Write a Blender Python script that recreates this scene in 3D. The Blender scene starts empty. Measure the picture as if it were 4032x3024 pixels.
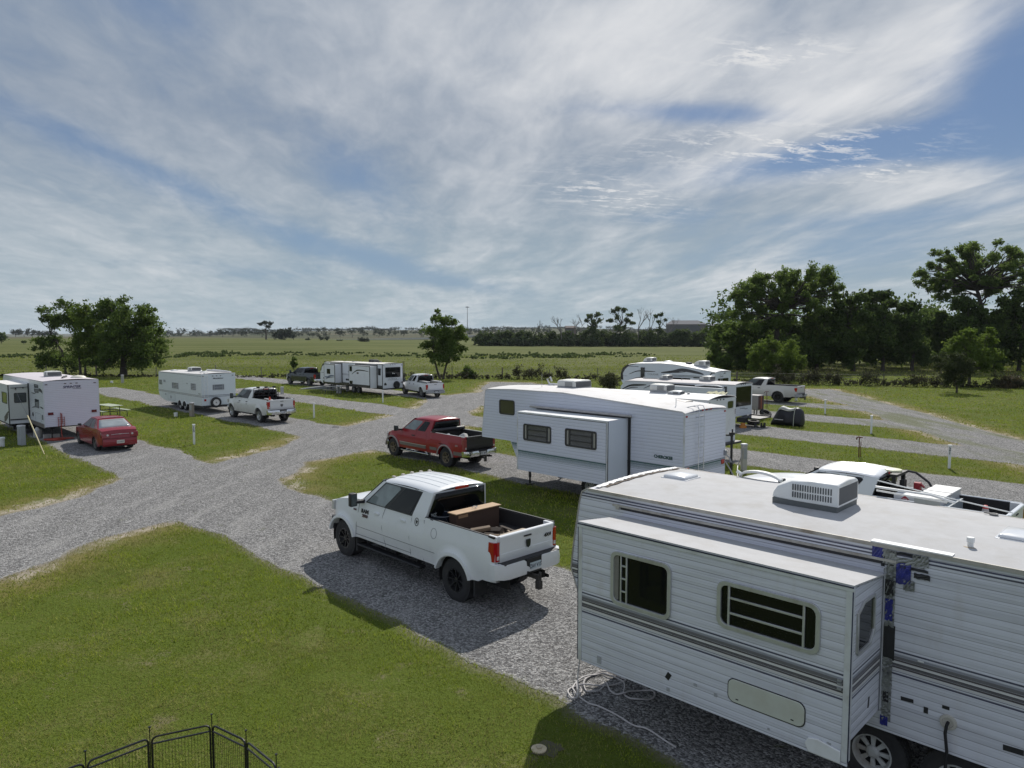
import bpy, bmesh, math, random
import numpy as np
from mathutils import Vector, Matrix
random.seed(7); RNG=np.random.default_rng(11)
sc=bpy.context.scene; COL=sc.collection
PI=math.pi
# ---------------------------------------------------------------- camera geometry (pixel of the 4032 px photo -> ground point)
F=2860.; CAMH=5.31; TH=math.atan((1512-1305)/F)
def at(u,v,z=0.):
    x=(u-2016)/F; y=-(v-1512)/F
    dy=math.cos(TH)+y*math.sin(TH); dz=-math.sin(TH)+y*math.cos(TH)
    t=(z-CAMH)/dz
    return (x*t,dy*t)
def zz(x0,y0,s): return lambda a,b,z=0.: at(x0+a/s,y0+b/s,z)
HD=math.radians(134.5)
UX,UY=math.cos(HD),math.sin(HD)
def qp(q,p): return (UX*q-UY*p, UY*q+UX*p)       # lane coordinates -> world
# ---------------------------------------------------------------- objects
def tag(o,label=None,cat=None,group=None,kind=None):
    if label: o['label']=label
    if cat: o['category']=cat
    if group: o['group']=group
    if kind: o['kind']=kind
    return o
def empty(name,loc=(0,0,0),rz=0,label=None,cat=None,group=None,scale=1):
    o=bpy.data.objects.new(name,None); COL.objects.link(o)
    o.location=(loc[0],loc[1],loc[2] if len(loc)>2 else 0); o.rotation_euler=(0,0,rz); o.scale=(scale,)*3
    o.empty_display_size=.3
    return tag(o,label,cat,group)
def kids(o): return [c for c in bpy.data.objects if c.parent==o]
def copy_tree(o,parent=None):
    c=o.copy(); COL.objects.link(c)
    if parent is not None: c.parent=parent
    for ch in kids(o): copy_tree(ch,c)
    return c
class MB:
    def __init__(s): s.v=[]; s.f=[]; s.m=[]; s.cur=0; s.M=None
    def add(s,vs,fs,m=None):
        b=len(s.v)
        if s.M is not None: vs=[tuple(s.M@Vector(p)) for p in vs]
        s.v.extend(vs); s.f.extend([tuple(i+b for i in f) for f in fs]); s.m.extend([s.cur if m is None else m]*len(fs)); return s
    def box(s,x0,x1,y0,y1,z0,z1,m=None):
        if x0>x1:x0,x1=x1,x0
        if y0>y1:y0,y1=y1,y0
        if z0>z1:z0,z1=z1,z0
        return s.add([(x0,y0,z0),(x1,y0,z0),(x1,y1,z0),(x0,y1,z0),(x0,y0,z1),(x1,y0,z1),(x1,y1,z1),(x0,y1,z1)],
            [(0,3,2,1),(4,5,6,7),(0,1,5,4),(1,2,6,5),(2,3,7,6),(3,0,4,7)],m)
    def hexa(s,b,t,m=None): # bottom 4, top 4 (ccw from above)
        return s.add(list(b)+list(t),[(3,2,1,0),(4,5,6,7),(0,1,5,4),(1,2,6,5),(2,3,7,6),(3,0,4,7)],m)
    def loft(s,rings,closed=True,caps=True,m=None):
        n=len(rings[0]); vs=[p for r in rings for p in r]; fs=[]
        for i in range(len(rings)-1):
            for j in range(n if closed else n-1):
                k=(j+1)%n; fs.append((i*n+j,i*n+k,(i+1)*n+k,(i+1)*n+j))
        if caps and closed:
            fs.append(tuple(range(n))[::-1]); fs.append(tuple((len(rings)-1)*n+j for j in range(n)))
        return s.add(vs,fs,m)
    def prism(s,poly,a,b,ax='y',m=None):
        # poly: 2D points in the plane normal to ax; extruded from a to b
        def P(p,t): return (p[0],t,p[1]) if ax=='y' else ((t,p[0],p[1]) if ax=='x' else (p[0],p[1],t))
        return s.loft([[P(p,a) for p in poly],[P(p,b) for p in poly]],m=m)
    def cyl(s,c,r,h,ax='z',n=20,r2=None,m=None,caps=True):
        r2=r if r2 is None else r2
        def P(a,rr,t):
            x,y=rr*math.cos(a),rr*math.sin(a)
            return (c[0]+x,c[1]+y,c[2]+t) if ax=='z' else ((c[0]+t,c[1]+x,c[2]+y) if ax=='x' else (c[0]+x,c[1]+t,c[2]+y))
        return s.loft([[P(2*PI*i/n,r,0) for i in range(n)],[P(2*PI*i/n,r2,h) for i in range(n)]],m=m,caps=caps)
    def lathe(s,prof,c=(0,0,0),ax='y',n=32,m=None):  # prof: (axial, radius)
        rings=[]
        for t,r in prof:
            ring=[]
            for i in range(n):
                a=2*PI*i/n; x,z=r*math.cos(a),r*math.sin(a)
                ring.append((c[0]+x,c[1]+t,c[2]+z) if ax=='y' else ((c[0]+x,c[1]+z,c[2]+t) if ax=='z' else (c[0]+t,c[1]+x,c[2]+z)))
            rings.append(ring)
        return s.loft(rings,caps=False,m=m)
    def tube(s,pts,r,n=8,m=None,closed=False):
        pts=[Vector(p) for p in pts]; rings=[]; up=None
        N=len(pts)
        for i,p in enumerate(pts):
            if closed: d=(pts[(i+1)%N]-pts[i-1])
            else: d=(pts[min(i+1,N-1)]-pts[max(i-1,0)])
            if d.length<1e-9: d=Vector((0,0,1))
            d.normalize()
            if up is None: up=Vector((0,0,1)) if abs(d.z)<.9 else Vector((1,0,0))
            a=d.cross(up)
            if a.length<1e-4: a=d.orthogonal()
            a.normalize(); b=a.cross(d); up=b
            rr=r[i] if isinstance(r,(list,tuple)) else r
            rings.append([tuple(p+a*(rr*math.cos(2*PI*k/n))+b*(rr*math.sin(2*PI*k/n))) for k in range(n)])
        if closed: rings.append(rings[0])
        return s.loft(rings,caps=not closed,m=m)
    def grid(s,fn,us,vs,m=None,flip=False):
        nu,nv=len(us),len(vs); V=[tuple(fn(u,v)) for u in us for v in vs]
        fs=[(i*nv+j,(i+1)*nv+j,(i+1)*nv+j+1,i*nv+j+1) for i in range(nu-1) for j in range(nv-1)]
        if flip: fs=[f[::-1] for f in fs]
        return s.add(V,fs,m)
    def build(s,name,mats,parent=None,smooth=False,bevel=0,label=None,sub=0,kind=None,solid=0,seg=2,ang=40):
        me=bpy.data.meshes.new(name); me.from_pydata(s.v,[],s.f)
        if not isinstance(mats,(list,tuple)): mats=[mats]
        for x in mats: me.materials.append(x)
        if len(mats)>1: me.polygons.foreach_set('material_index',s.m)
        o=bpy.data.objects.new(name,me); COL.objects.link(o)
        if parent is not None: o.parent=parent
        me.validate()
        bm=bmesh.new(); bm.from_mesh(me); bmesh.ops.recalc_face_normals(bm,faces=bm.faces) if not kind else None; bm.to_mesh(me); bm.free()
        if solid: md=o.modifiers.new('s','SOLIDIFY'); md.thickness=solid; md.offset=-1
        if bevel:
            md=o.modifiers.new('b','BEVEL'); md.width=bevel; md.segments=seg; md.limit_method='ANGLE'; md.angle_limit=math.radians(35)
        if sub: md=o.modifiers.new('u','SUBSURF'); md.levels=sub; md.render_levels=sub
        if smooth or bevel:
            me.polygons.foreach_set('use_smooth',[True]*len(me.polygons))
            try: me.set_sharp_from_angle(angle=math.radians(ang))
            except Exception: pass
        if label: o['label']=label
        if kind: o['kind']=kind
        return o
def npmesh(name,verts,faces,mat,parent=None,attrs=None,smooth=False):
    """verts (N,3), faces (M,k) all with k corners, attrs {name: (domain, values)}"""
    me=bpy.data.meshes.new(name); verts=np.asarray(verts,dtype=np.float32); faces=np.asarray(faces,dtype=np.int32)
    k=faces.shape[1]; me.vertices.add(len(verts)); me.vertices.foreach_set('co',verts.ravel())
    me.loops.add(faces.size); me.loops.foreach_set('vertex_index',faces.ravel())
    me.polygons.add(len(faces)); me.polygons.foreach_set('loop_start',np.arange(0,faces.size,k,dtype=np.int32))
    try: me.polygons.foreach_set('loop_total',np.full(len(faces),k,dtype=np.int32))
    except Exception: pass
    me.update(calc_edges=True)
    for n,(dom,val) in (attrs or {}).items():
        a=me.attributes.new(n,'FLOAT',dom); a.data.foreach_set('value',np.asarray(val,dtype=np.float32).ravel())
    if smooth: me.polygons.foreach_set('use_smooth',[True]*len(faces))
    me.materials.append(mat)
    o=bpy.data.objects.new(name,me); COL.objects.link(o)
    if parent is not None: o.parent=parent
    return o
_tc={}
def text(s,size,mat,parent,plane,a,b,out=.004,name='lettering',sx=1.,shear=0.,ext=.002,align='CENTER',rot=0,bold=0):
    cu=bpy.data.curves.new(name,'FONT'); cu.body=s; cu.size=size; cu.extrude=ext; cu.align_x=align; cu.align_y='CENTER'; cu.shear=shear; cu.offset=bold
    t=bpy.data.objects.new('tmp',cu); COL.objects.link(t)
    bpy.context.view_layer.update()
    me=bpy.data.meshes.new_from_object(t.evaluated_get(bpy.context.evaluated_depsgraph_get()))
    bpy.data.objects.remove(t); 
    cr,sr=math.cos(rot),math.sin(rot)
    for v in me.vertices:
        x,y,z=v.co; x*=sx; x,y=x*cr-y*sr,x*sr+y*cr
        v.co=plane(a,b,out+z,x,y)
    me.materials.clear(); me.materials.append(mat)
    o=bpy.data.objects.new(name,me); COL.objects.link(o); o.parent=parent
    return o
# wall planes: (a,z,out) -> local xyz ; text planes add (dx,dy) reading left to right seen from outside
class Plane:
    def __init__(s,kind,c): s.k=kind; s.c=c
    def __call__(s,a,z,out=0,dx=0,dy=0):
        z=z+dy
        if s.k=='left': return (a-dx,s.c+out,z)     # faces +y; reading direction is -x
        if s.k=='right': return (a+dx,s.c-out,z)
        if s.k=='rear': return (s.c-out,a-dx,z)     # faces -x; reading direction -y
        if s.k=='front': return (s.c+out,a+dx,z)
def rrect(a0,a1,z0,z1,r,n=4):
    if a0>a1:a0,a1=a1,a0
    if z0>z1:z0,z1=z1,z0
    r=min(r,(a1-a0)/2-1e-4,(z1-z0)/2-1e-4); P=[]
    for cx,cz,s in ((a1-r,z1-r,0),(a0+r,z1-r,1),(a0+r,z0+r,2),(a1-r,z0+r,3)):
        for i in range(n+1):
            t=(s+i/n)*PI/2; P.append((cx+r*math.cos(t),cz+r*math.sin(t)))
    return P
def plate(mb,pl,poly,o0,o1,m=None):
    mb.loft([[pl(a,z,o0) for a,z in poly],[pl(a,z,o1) for a,z in poly]],m=m)
def ring(mb,pl,po,pi,o0,o1,m=None):
    n=len(po); A=[pl(a,z,o0) for a,z in po];B=[pl(a,z,o1) for a,z in po];C=[pl(a,z,o1) for a,z in pi];D=[pl(a,z,o0) for a,z in pi]
    mb.loft([A,B,C,D],caps=False,m=m)
def window(par,pl,a0,a1,z0,z1,fm,gm,r=.07,fw=.035,bars=(),out=.02,name='window',barw=.022,o0=0):
    """bars: list of ('v',a) / ('h',z) or ('h',z,a0,a1)"""
    mb=MB(); po=rrect(a0,a1,z0,z1,r); pi=rrect(min(a0,a1)+fw,max(a0,a1)-fw,min(z0,z1)+fw,max(z0,z1)-fw,max(r-fw*.6,.01))
    ring(mb,pl,po,pi,o0-.01,o0+out)
    for b in bars:
        if b[0]=='v':
            lo,hi=(b[2],b[3]) if len(b)>2 else (min(z0,z1)+fw,max(z0,z1)-fw)
            plate(mb,pl,[(b[1]-barw/2,lo),(b[1]+barw/2,lo),(b[1]+barw/2,hi),(b[1]-barw/2,hi)],o0+.002,o0+out*.8)
        else:
            lo,hi=(b[2],b[3]) if len(b)>2 else (min(a0,a1)+fw,max(a0,a1)-fw)
            plate(mb,pl,[(lo,b[1]-barw/2),(hi,b[1]-barw/2),(hi,b[1]+barw/2),(lo,b[1]+barw/2)],o0+.001,o0+out*.7)
    w=mb.build(name,fm,par,bevel=.003,seg=1)
    g=MB(); pg=rrect(min(a0,a1)+fw*.6,max(a0,a1)-fw*.6,min(z0,z1)+fw*.6,max(z0,z1)-fw*.6,max(r-fw*.4,.01)); plate(g,pl,pg,o0-.008,o0+.0005)
    g.build('pane',gm,w); return w
def box_on(mb,pl,a0,a1,z0,z1,o0,o1,m=None):
    plate(mb,pl,[(a0,z0),(a1,z0),(a1,z1),(a0,z1)],o0,o1,m)
# ---------------------------------------------------------------- materials
class NT:
    def __init__(s,name):
        s.mat=bpy.data.materials.new(name); s.mat.use_nodes=True; s.t=s.mat.node_tree; s.t.nodes.clear()
        s.out=s.t.nodes.new('ShaderNodeOutputMaterial')
    def n(s,ty,**k):
        x=s.t.nodes.new(ty)
        for a,b in k.items():
            if a.startswith('i_'):
                key=a[2:]; key=int(key) if key.isdigit() else key
                s.set(x.inputs[key],b)
            else: setattr(x,a,b)
        return x
    def set(s,inp,b):
        if hasattr(b,'is_linked') or isinstance(b,bpy.types.NodeSocket): s.t.links.new(b,inp)
        else: inp.default_value=b
    def math(s,op,a,b=0.,c=0.,clamp=False):
        x=s.t.nodes.new('ShaderNodeMath'); x.operation=op; x.use_clamp=clamp
        s.set(x.inputs[0],a); s.set(x.inputs[1],b)
        if len(x.inputs)>2: s.set(x.inputs[2],c)
        return x.outputs[0]
    def mix(s,f,a,b):
        x=s.t.nodes.new('ShaderNodeMix'); x.data_type='RGBA'; s.set(x.inputs[0],f)
        s.set(x.inputs[6],a if not isinstance(a,tuple) else (*a[:3],1)); s.set(x.inputs[7],b if not isinstance(b,tuple) else (*b[:3],1)); return x.outputs[2]
    def ramp(s,f,stops,interp='LINEAR'):
        x=s.t.nodes.new('ShaderNodeValToRGB'); s.set(x.inputs[0],f); e=x.color_ramp.elements; x.color_ramp.interpolation=interp
        while len(e)<len(stops): e.new(.5)
        for i,(p,c) in enumerate(stops):
            e[i].position=p; e[i].color=(c,c,c,1) if not isinstance(c,tuple) else (*c[:3],1)
        return x.outputs[0]
    def sstep(s,x,lo,hi):
        m=s.t.nodes.new('ShaderNodeMapRange'); m.interpolation_type='SMOOTHSTEP'; s.set(m.inputs[0],x); m.inputs[1].default_value=lo; m.inputs[2].default_value=hi; return m.outputs[0]
    def noise(s,vec,scale,detail=3,rough=.55,dist=0,dim='3D'):
        x=s.t.nodes.new('ShaderNodeTexNoise'); x.noise_dimensions=dim
        if vec is not None: s.set(x.inputs['Vector'],vec)
        x.inputs['Scale'].default_value=scale; x.inputs['Detail'].default_value=detail; x.inputs['Roughness'].default_value=rough; x.inputs['Distortion'].default_value=dist
        return x.outputs[0]
    def coord(s,kind='Object'): return s.t.nodes.new('ShaderNodeTexCoord').outputs[kind]
    def pos(s): return s.t.nodes.new('ShaderNodeNewGeometry').outputs['Position']
    def mapv(s,v,sc=(1,1,1),loc=(0,0,0),rot=(0,0,0)):
        x=s.t.nodes.new('ShaderNodeMapping'); s.set(x.inputs[0],v); x.inputs['Scale'].default_value=sc; x.inputs['Location'].default_value=loc; x.inputs['Rotation'].default_value=rot; return x.outputs[0]
    def sep(s,v):
        x=s.t.nodes.new('ShaderNodeSeparateXYZ'); s.set(x.inputs[0],v); return x.outputs
    def bump(s,h,strength=.5,dist=.01,normal=None):
        x=s.t.nodes.new('ShaderNodeBump'); s.set(x.inputs['Height'],h); x.inputs['Strength'].default_value=strength; x.inputs['Distance'].default_value=dist
        if normal is not None: s.set(x.inputs['Normal'],normal)
        return x.outputs[0]
    def bsdf(s,col=(.8,.8,.8),rough=.5,metal=0,coat=0,normal=None,spec=.5,trans=0,sheen=0):
        b=s.t.nodes.new('ShaderNodeBsdfPrincipled')
        s.set(b.inputs['Base Color'],(*col[:3],1) if isinstance(col,tuple) else col); s.set(b.inputs['Roughness'],rough); b.inputs['Metallic'].default_value=metal
        b.inputs['Coat Weight'].default_value=coat; b.inputs['Coat Roughness'].default_value=.06; b.inputs['Specular IOR Level'].default_value=spec
        if trans: b.inputs['Transmission Weight'].default_value=trans
        if normal is not None: s.set(b.inputs['Normal'],normal)
        s.t.links.new(b.outputs[0],s.out.inputs[0]); return b
_mc={}
def simple(name,col,rough=.5,metal=0,coat=0,var=.12,scale=6,bump=0,spec=.5,dirt=None):
    if name in _mc: return _mc[name]
    N=NT(name); co=N.coord(); n=N.noise(co,scale,4,.6)
    c=N.mix(n,tuple(max(0,x*(1-var)) for x in col),tuple(min(1,x*(1+var)) for x in col))
    if dirt:
        d=N.noise(co,2.3,5,.65); c=N.mix(N.math('MULTIPLY',N.sstep(d,.45,.75),dirt[1]),c,dirt[0])
    r=N.math('ADD',rough-.06,N.math('MULTIPLY',n,.12))
    nm=N.bump(N.noise(co,scale*8,3),bump,.004) if bump else None
    N.bsdf(c,r,metal,coat,nm,spec); _mc[name]=N.mat; return N.mat
def paint(name,col,dirt=.25,rough=.32):
    """car paint: clear coat plus road dust low on the body"""
    if name in _mc: return _mc[name]
    N=NT(name); co=N.coord(); z=N.sep(co)[2]
    n=N.noise(co,3.,5,.65); n2=N.noise(co,28.,3,.6)
    low=N.math('MULTIPLY',N.math('SUBTRACT',1.,N.sstep(z,.35,1.15)),N.math('ADD',.35,N.math('MULTIPLY',n,1.1)))
    f=N.math('MULTIPLY',N.math('ADD',low,N.math('MULTIPLY',N.sstep(n,.5,.8),.3)),dirt,clamp=True)
    c=N.mix(f,N.mix(n2,tuple(x*.97 for x in col),col),(.27,.24,.20))
    N.bsdf(c,N.math('ADD',rough,N.math('MULTIPLY',f,.5)),0,.35,None,.4); _mc[name]=N.mat; return N.mat
def siding(name,pitch=.1,base=(.74,.76,.78),stripes=(),groove=.5,z0=0.,depth=.012,line=(.30,.29,.29),lw=.10,streak=.10,dirt=.25,gloss=.42):
    if name in _mc: return _mc[name]
    N=NT(name); co=N.coord(); X,Y,Z=N.sep(co)
    wav=N.math('MULTIPLY',N.math('SUBTRACT',N.noise(N.mapv(co,(.35,.35,0)),1.,2),.5),.012)
    zz_=N.math('ADD',Z,wav)
    t=N.math('FRACT',N.math('DIVIDE',N.math('ADD',zz_,10-z0),pitch))
    st=N.noise(N.mapv(co,(1.2,1.2,38)),1.,3,.6)      # long horizontal emboss streaks
    st2=N.noise(N.mapv(co,(6,6,1.2)),1.,4,.6)        # vertical rain streaks
    big=N.noise(co,.9,4,.6)
    c=N.mix(N.math('MULTIPLY',st,streak*4,clamp=True),base,tuple(x*.84 for x in base))
    if streak>.1: c=N.mix(N.math('MULTIPLY',N.sstep(N.noise(N.mapv(co,(.55,.55,15)),1.,4,.65),.42,.68),.55),c,tuple(x*.68 for x in base))
    for (a,b,sc_) in stripes:
        m=N.math('MULTIPLY',N.math('GREATER_THAN',Z,a),N.math('LESS_THAN',Z,b))
        m=N.math('MULTIPLY',m,N.math('ADD',.84,N.math('MULTIPLY',st2,.16)))
        c=N.mix(m,c,sc_)
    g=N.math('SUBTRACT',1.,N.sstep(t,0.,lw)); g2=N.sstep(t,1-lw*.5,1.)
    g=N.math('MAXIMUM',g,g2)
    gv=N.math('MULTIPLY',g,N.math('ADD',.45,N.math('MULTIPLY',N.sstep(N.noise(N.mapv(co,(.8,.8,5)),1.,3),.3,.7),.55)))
    c=N.mix(N.math('MULTIPLY',gv,groove),c,line)  # groove lines darkened in the colour, for lap shadow as well as dirt
    if streak>.1:
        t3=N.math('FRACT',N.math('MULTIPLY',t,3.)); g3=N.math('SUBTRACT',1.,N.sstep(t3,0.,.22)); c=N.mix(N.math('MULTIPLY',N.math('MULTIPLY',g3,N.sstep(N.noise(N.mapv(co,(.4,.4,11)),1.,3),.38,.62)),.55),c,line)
    dm=N.math('MULTIPLY',N.math('MULTIPLY',N.sstep(st2,.45,.75),N.sstep(big,.35,.7)),dirt)
    c=N.mix(dm,c,(.42,.38,.33))
    h=N.math('ADD',N.math('MULTIPLY',N.math('SINE',N.math('MULTIPLY',t,PI)),1.),N.math('MULTIPLY',st,.06))
    N.bsdf(c,gloss,0,.1,N.bump(h,.6,depth),.4); _mc[name]=N.mat; return N.mat
def leafmat(name,c1,c2,c3=None,trans=.35):
    if name in _mc: return _mc[name]
    N=NT(name); a=N.n('ShaderNodeAttribute',attribute_name='tone').outputs['Fac']
    c=N.mix(a,c1,c2)
    if c3: c=N.mix(N.sstep(a,.86,1.),c,c3)
    b=N.bsdf(c,.7,0,0,None,.08)
    tr=N.n('ShaderNodeBsdfTranslucent'); N.set(tr.inputs[0],N.mix(.5,c,tuple(min(1,x*1.5) for x in c2)))
    mx=N.n('ShaderNodeMixShader'); mx.inputs[0].default_value=trans
    N.t.links.new(b.outputs[0],mx.inputs[1]); N.t.links.new(tr.outputs[0],mx.inputs[2]); N.t.links.new(mx.outputs[0],N.out.inputs[0])
    _mc[name]=N.mat; return N.mat
GLASS=simple('dark_glass',(.006,.007,.008),.05,0,0,.2,2,spec=.3)
GLASSL=simple('tinted_glass',(.06,.075,.075),.05,0,0,.5,3,spec=.6)
RUB=simple('rubber',(.022,.022,.023),.85,0,0,.35,14,bump=.3,dirt=((.10,.09,.08),.35))
BLK=simple('black_plastic',(.015,.015,.017),.55,0,0,.3,9)
DARK=simple('underbody',(.012,.012,.012),.9)
CHR=simple('chrome',(.62,.63,.65),.18,1.,0,.2,5)
STEEL=simple('steel_rim',(.42,.42,.42),.38,.8,0,.3,8,dirt=((.12,.10,.08),.5))
WHT=simple('white_plastic',(.72,.73,.72),.45,0,0,.06,5,dirt=((.45,.42,.36),.4))
OFFW=simple('offwhite_plastic',(.62,.62,.58),.5,0,0,.08,4,dirt=((.35,.31,.24),.5))
REDL=simple('red_lamp',(.36,.006,.008),.12,0,.8,.25,20)
CLRL=simple('clear_lamp',(.55,.54,.52),.12,0,.8,.2,20)
AMB=simple('amber_lamp',(.55,.17,.02),.2,0,.5)
GRYM=simple('grey_metal',(.30,.31,.32),.5,.3,0,.15,8)
ALU=simple('aluminium',(.55,.56,.57),.32,.85,0,.12,8)
INK=simple('black_ink',(.02,.02,.022),.5)
ROOFW=simple('membrane_white',(.60,.59,.58),.75,0,0,.07,1.2,bump=.15,dirt=((.46,.43,.40),.6))
ROOFG=simple('membrane_weathered',(.43,.43,.432),.85,0,0,.16,5.,bump=.5,dirt=((.33,.31,.28),.45))
# ---------------------------------------------------------------- camera, sun, sky
cam=bpy.data.cameras.new('camera'); camo=bpy.data.objects.new('camera',cam); COL.objects.link(camo)
cam.sensor_width=36; cam.lens=F/4032*36; cam.clip_start=.1; cam.clip_end=20000
camo.location=(0,0,CAMH); camo.rotation_euler=(PI/2-TH,0,0); sc.camera=camo
SUNV=Vector((.35,1.05,1.0)).normalized()
sd=bpy.data.lights.new('sun','SUN'); so=bpy.data.objects.new('sun',sd); COL.objects.link(so)
sd.energy=4.6; sd.angle=math.radians(.53); sd.color=(1.,.955,.89); so.rotation_euler=SUNV.to_track_quat('Z','Y').to_euler(); so.location=(20,100,120)
W=bpy.data.worlds.new('World'); sc.world=W; W.use_nodes=True
def make_sky():
    N=NT.__new__(NT); N.t=W.node_tree; N.t.nodes.clear(); N.out=N.t.nodes.new('ShaderNodeOutputWorld')
    sky=N.n('ShaderNodeTexSky'); sky.sky_type='NISHITA'; sky.sun_disc=False
    sky.sun_elevation=math.asin(SUNV.z); sky.sun_rotation=math.atan2(SUNV.x,SUNV.y); sky.air_density=1.; sky.dust_density=.6; sky.ozone_density=2.5
    vm=N.n('ShaderNodeVectorMath',operation='SCALE'); N.set(vm.inputs[0],sky.outputs[0]); vm.inputs['Scale'].default_value=.078
    D=N.coord('Generated'); x,y,z=N.sep(D)
    zc=N.math('MAXIMUM',z,.0)
    dn=N.math('ADD',zc,.10)
    cb=N.n('ShaderNodeCombineXYZ'); N.set(cb.inputs[0],N.math('DIVIDE',x,dn)); N.set(cb.inputs[1],N.math('DIVIDE',y,dn)); P=cb.outputs[0]
    Pr=N.mapv(P,(1,1,1),(0,0,0),(0,0,math.radians(-9)))
    n1=N.noise(N.mapv(Pr,(.62,.20,1),(3.2,1.7,.3)),1.,5,.55,.35)
    n2=N.noise(N.mapv(Pr,(1.9,.75,1),(7.2,5.1,1.3)),1.,6,.54,.45)
    n3=N.noise(N.mapv(Pr,(7.5,3.6,1),(1.2,9.1,2.3)),1.,6,.62,.4)
    ys=N.math('MAXIMUM',y,.05); s=N.math('DIVIDE',x,ys); t=N.math('DIVIDE',z,ys)
    def blob(u,v,ru,rv,rot=0.):
        cs,ct=(u-2016)/F,(1305-v)/F; a=N.math('SUBTRACT',s,cs); b=N.math('SUBTRACT',t,ct); c,q=math.cos(math.radians(rot)),math.sin(math.radians(rot))
        p=N.math('DIVIDE',N.math('ADD',N.math('MULTIPLY',a,c),N.math('MULTIPLY',b,q)),ru/F); r=N.math('DIVIDE',N.math('SUBTRACT',N.math('MULTIPLY',b,c),N.math('MULTIPLY',a,q)),rv/F)
        e=N.math('ADD',N.math('MULTIPLY',p,p),N.math('MULTIPLY',r,r)); return N.math('MULTIPLY',N.math('EXPONENT',N.math('MULTIPLY',e,-1.)),N.math('GREATER_THAN',y,.05))
    gaps=[(330,560,520,70,-24,.22),(860,800,420,70,-22,.24),(2600,860,260,40,4,.15),(1420,720,260,150,-35,.22),(4000,330,330,330,20,.50),(3420,600,640,70,9,.62),(3900,560,260,110,10,.25),(2750,470,420,45,-2,.30),(3350,990,480,95,6,.40),(1430,1010,330,50,-14,.34),(1800,1120,320,40,-8,.3),(1330,1330,900,40,0,.1),(3500,860,500,45,4,.22),(620,60,300,80,-25,.15),(700,1050,700,40,-4,.18)]
    g=None
    for u,v,ru,rv,ro,k in gaps:
        b=N.math('MULTIPLY',blob(u,v,ru,rv,ro),k); g=b if g is None else N.math('ADD',g,b)
    hi=[(2500,230,1050,330,-3,.42),(3700,180,220,330,-25,.30),(2700,700,700,120,5,.22),(3900,750,500,110,8,.30),(3300,420,600,90,6,.26),(1300,420,330,80,-20,.10),(2900,1090,900,140,0,.12),(500,900,700,160,-12,.10)]
    w=None
    for u,v,ru,rv,ro,k in hi:
        b=N.math('MULTIPLY',blob(u,v,ru,rv,ro),k); w=b if w is None else N.math('ADD',w,b)
    cov=N.math('ADD',N.math('SUBTRACT',N.math('ADD',N.math('MULTIPLY',n1,.7),N.math('MULTIPLY',n2,.55)),g),.14)
    cover=N.sstep(N.math('ADD',cov,N.math('MULTIPLY',N.math('SUBTRACT',n3,.5),.25)),.26,.74)
    cal=N.math('ADD',.62,N.math('MULTIPLY',N.sstep(s,-.55,.15),.75)); br=N.math('ADD',N.math('ADD',N.math('MULTIPLY',N.math('MULTIPLY',N.math('SUBTRACT',n2,.5),1.0),cal),N.math('MULTIPLY',N.math('SUBTRACT',n3,.5),.50)),N.math('ADD',w,N.math('MULTIPLY',N.math('SUBTRACT',n1,.5),.7)))
    bright=N.sstep(br,-.22,.80)
    grey=N.mix(N.sstep(z,.0,.28),(.36,.45,.51),(.265,.325,.415))
    cloud=N.mix(bright,grey,(.76,.77,.79))
    # small bright puffs in the clear patches
    n4=N.noise(N.mapv(Pr,(7.,15.,1),(4.2,2.1,4.3)),1.,6,.72,.3)
    pa=N.math('ADD',N.math('ADD',blob(3050,590,480,70,2),blob(2400,780,240,60,-8)),N.math('ADD',blob(3000,250,320,60,0),N.math('MULTIPLY',blob(3420,690,220,40,2),.9)))
    puff=N.math('MULTIPLY',N.sstep(n4,.50,.62),N.math('MINIMUM',pa,1.))
    base=N.mix(.72,vm.outputs[0],(.095,.185,.37)); base=N.mix(N.math('MULTIPLY',N.sstep(z,.26,.02),.6),base,(.31,.42,.52))
    c=N.mix(cover,base,cloud); c=N.mix(N.math('MULTIPLY',puff,.85),c,(.80,.80,.80))
    # unseen sky behind the viewer brightened, added as fill for camera-facing sides
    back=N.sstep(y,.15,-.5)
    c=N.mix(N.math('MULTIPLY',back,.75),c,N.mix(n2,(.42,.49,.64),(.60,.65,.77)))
    c=N.mix(N.sstep(z,-.02,-.1),c,(.10,.11,.07))
    bg=N.n('ShaderNodeBackground'); N.set(bg.inputs[0],c); bg.inputs[1].default_value=1.
    N.t.links.new(bg.outputs[0],N.out.inputs[0])
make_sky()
W.cycles.sampling_method='MANUAL'; W.cycles.sample_map_resolution=1024
sc.view_settings.view_transform='Standard'; sc.view_settings.look='None'; sc.view_settings.exposure=0; sc.view_settings.gamma=1; sc.view_settings.use_curve_mapping=False
sc.render.film_transparent=False
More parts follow.
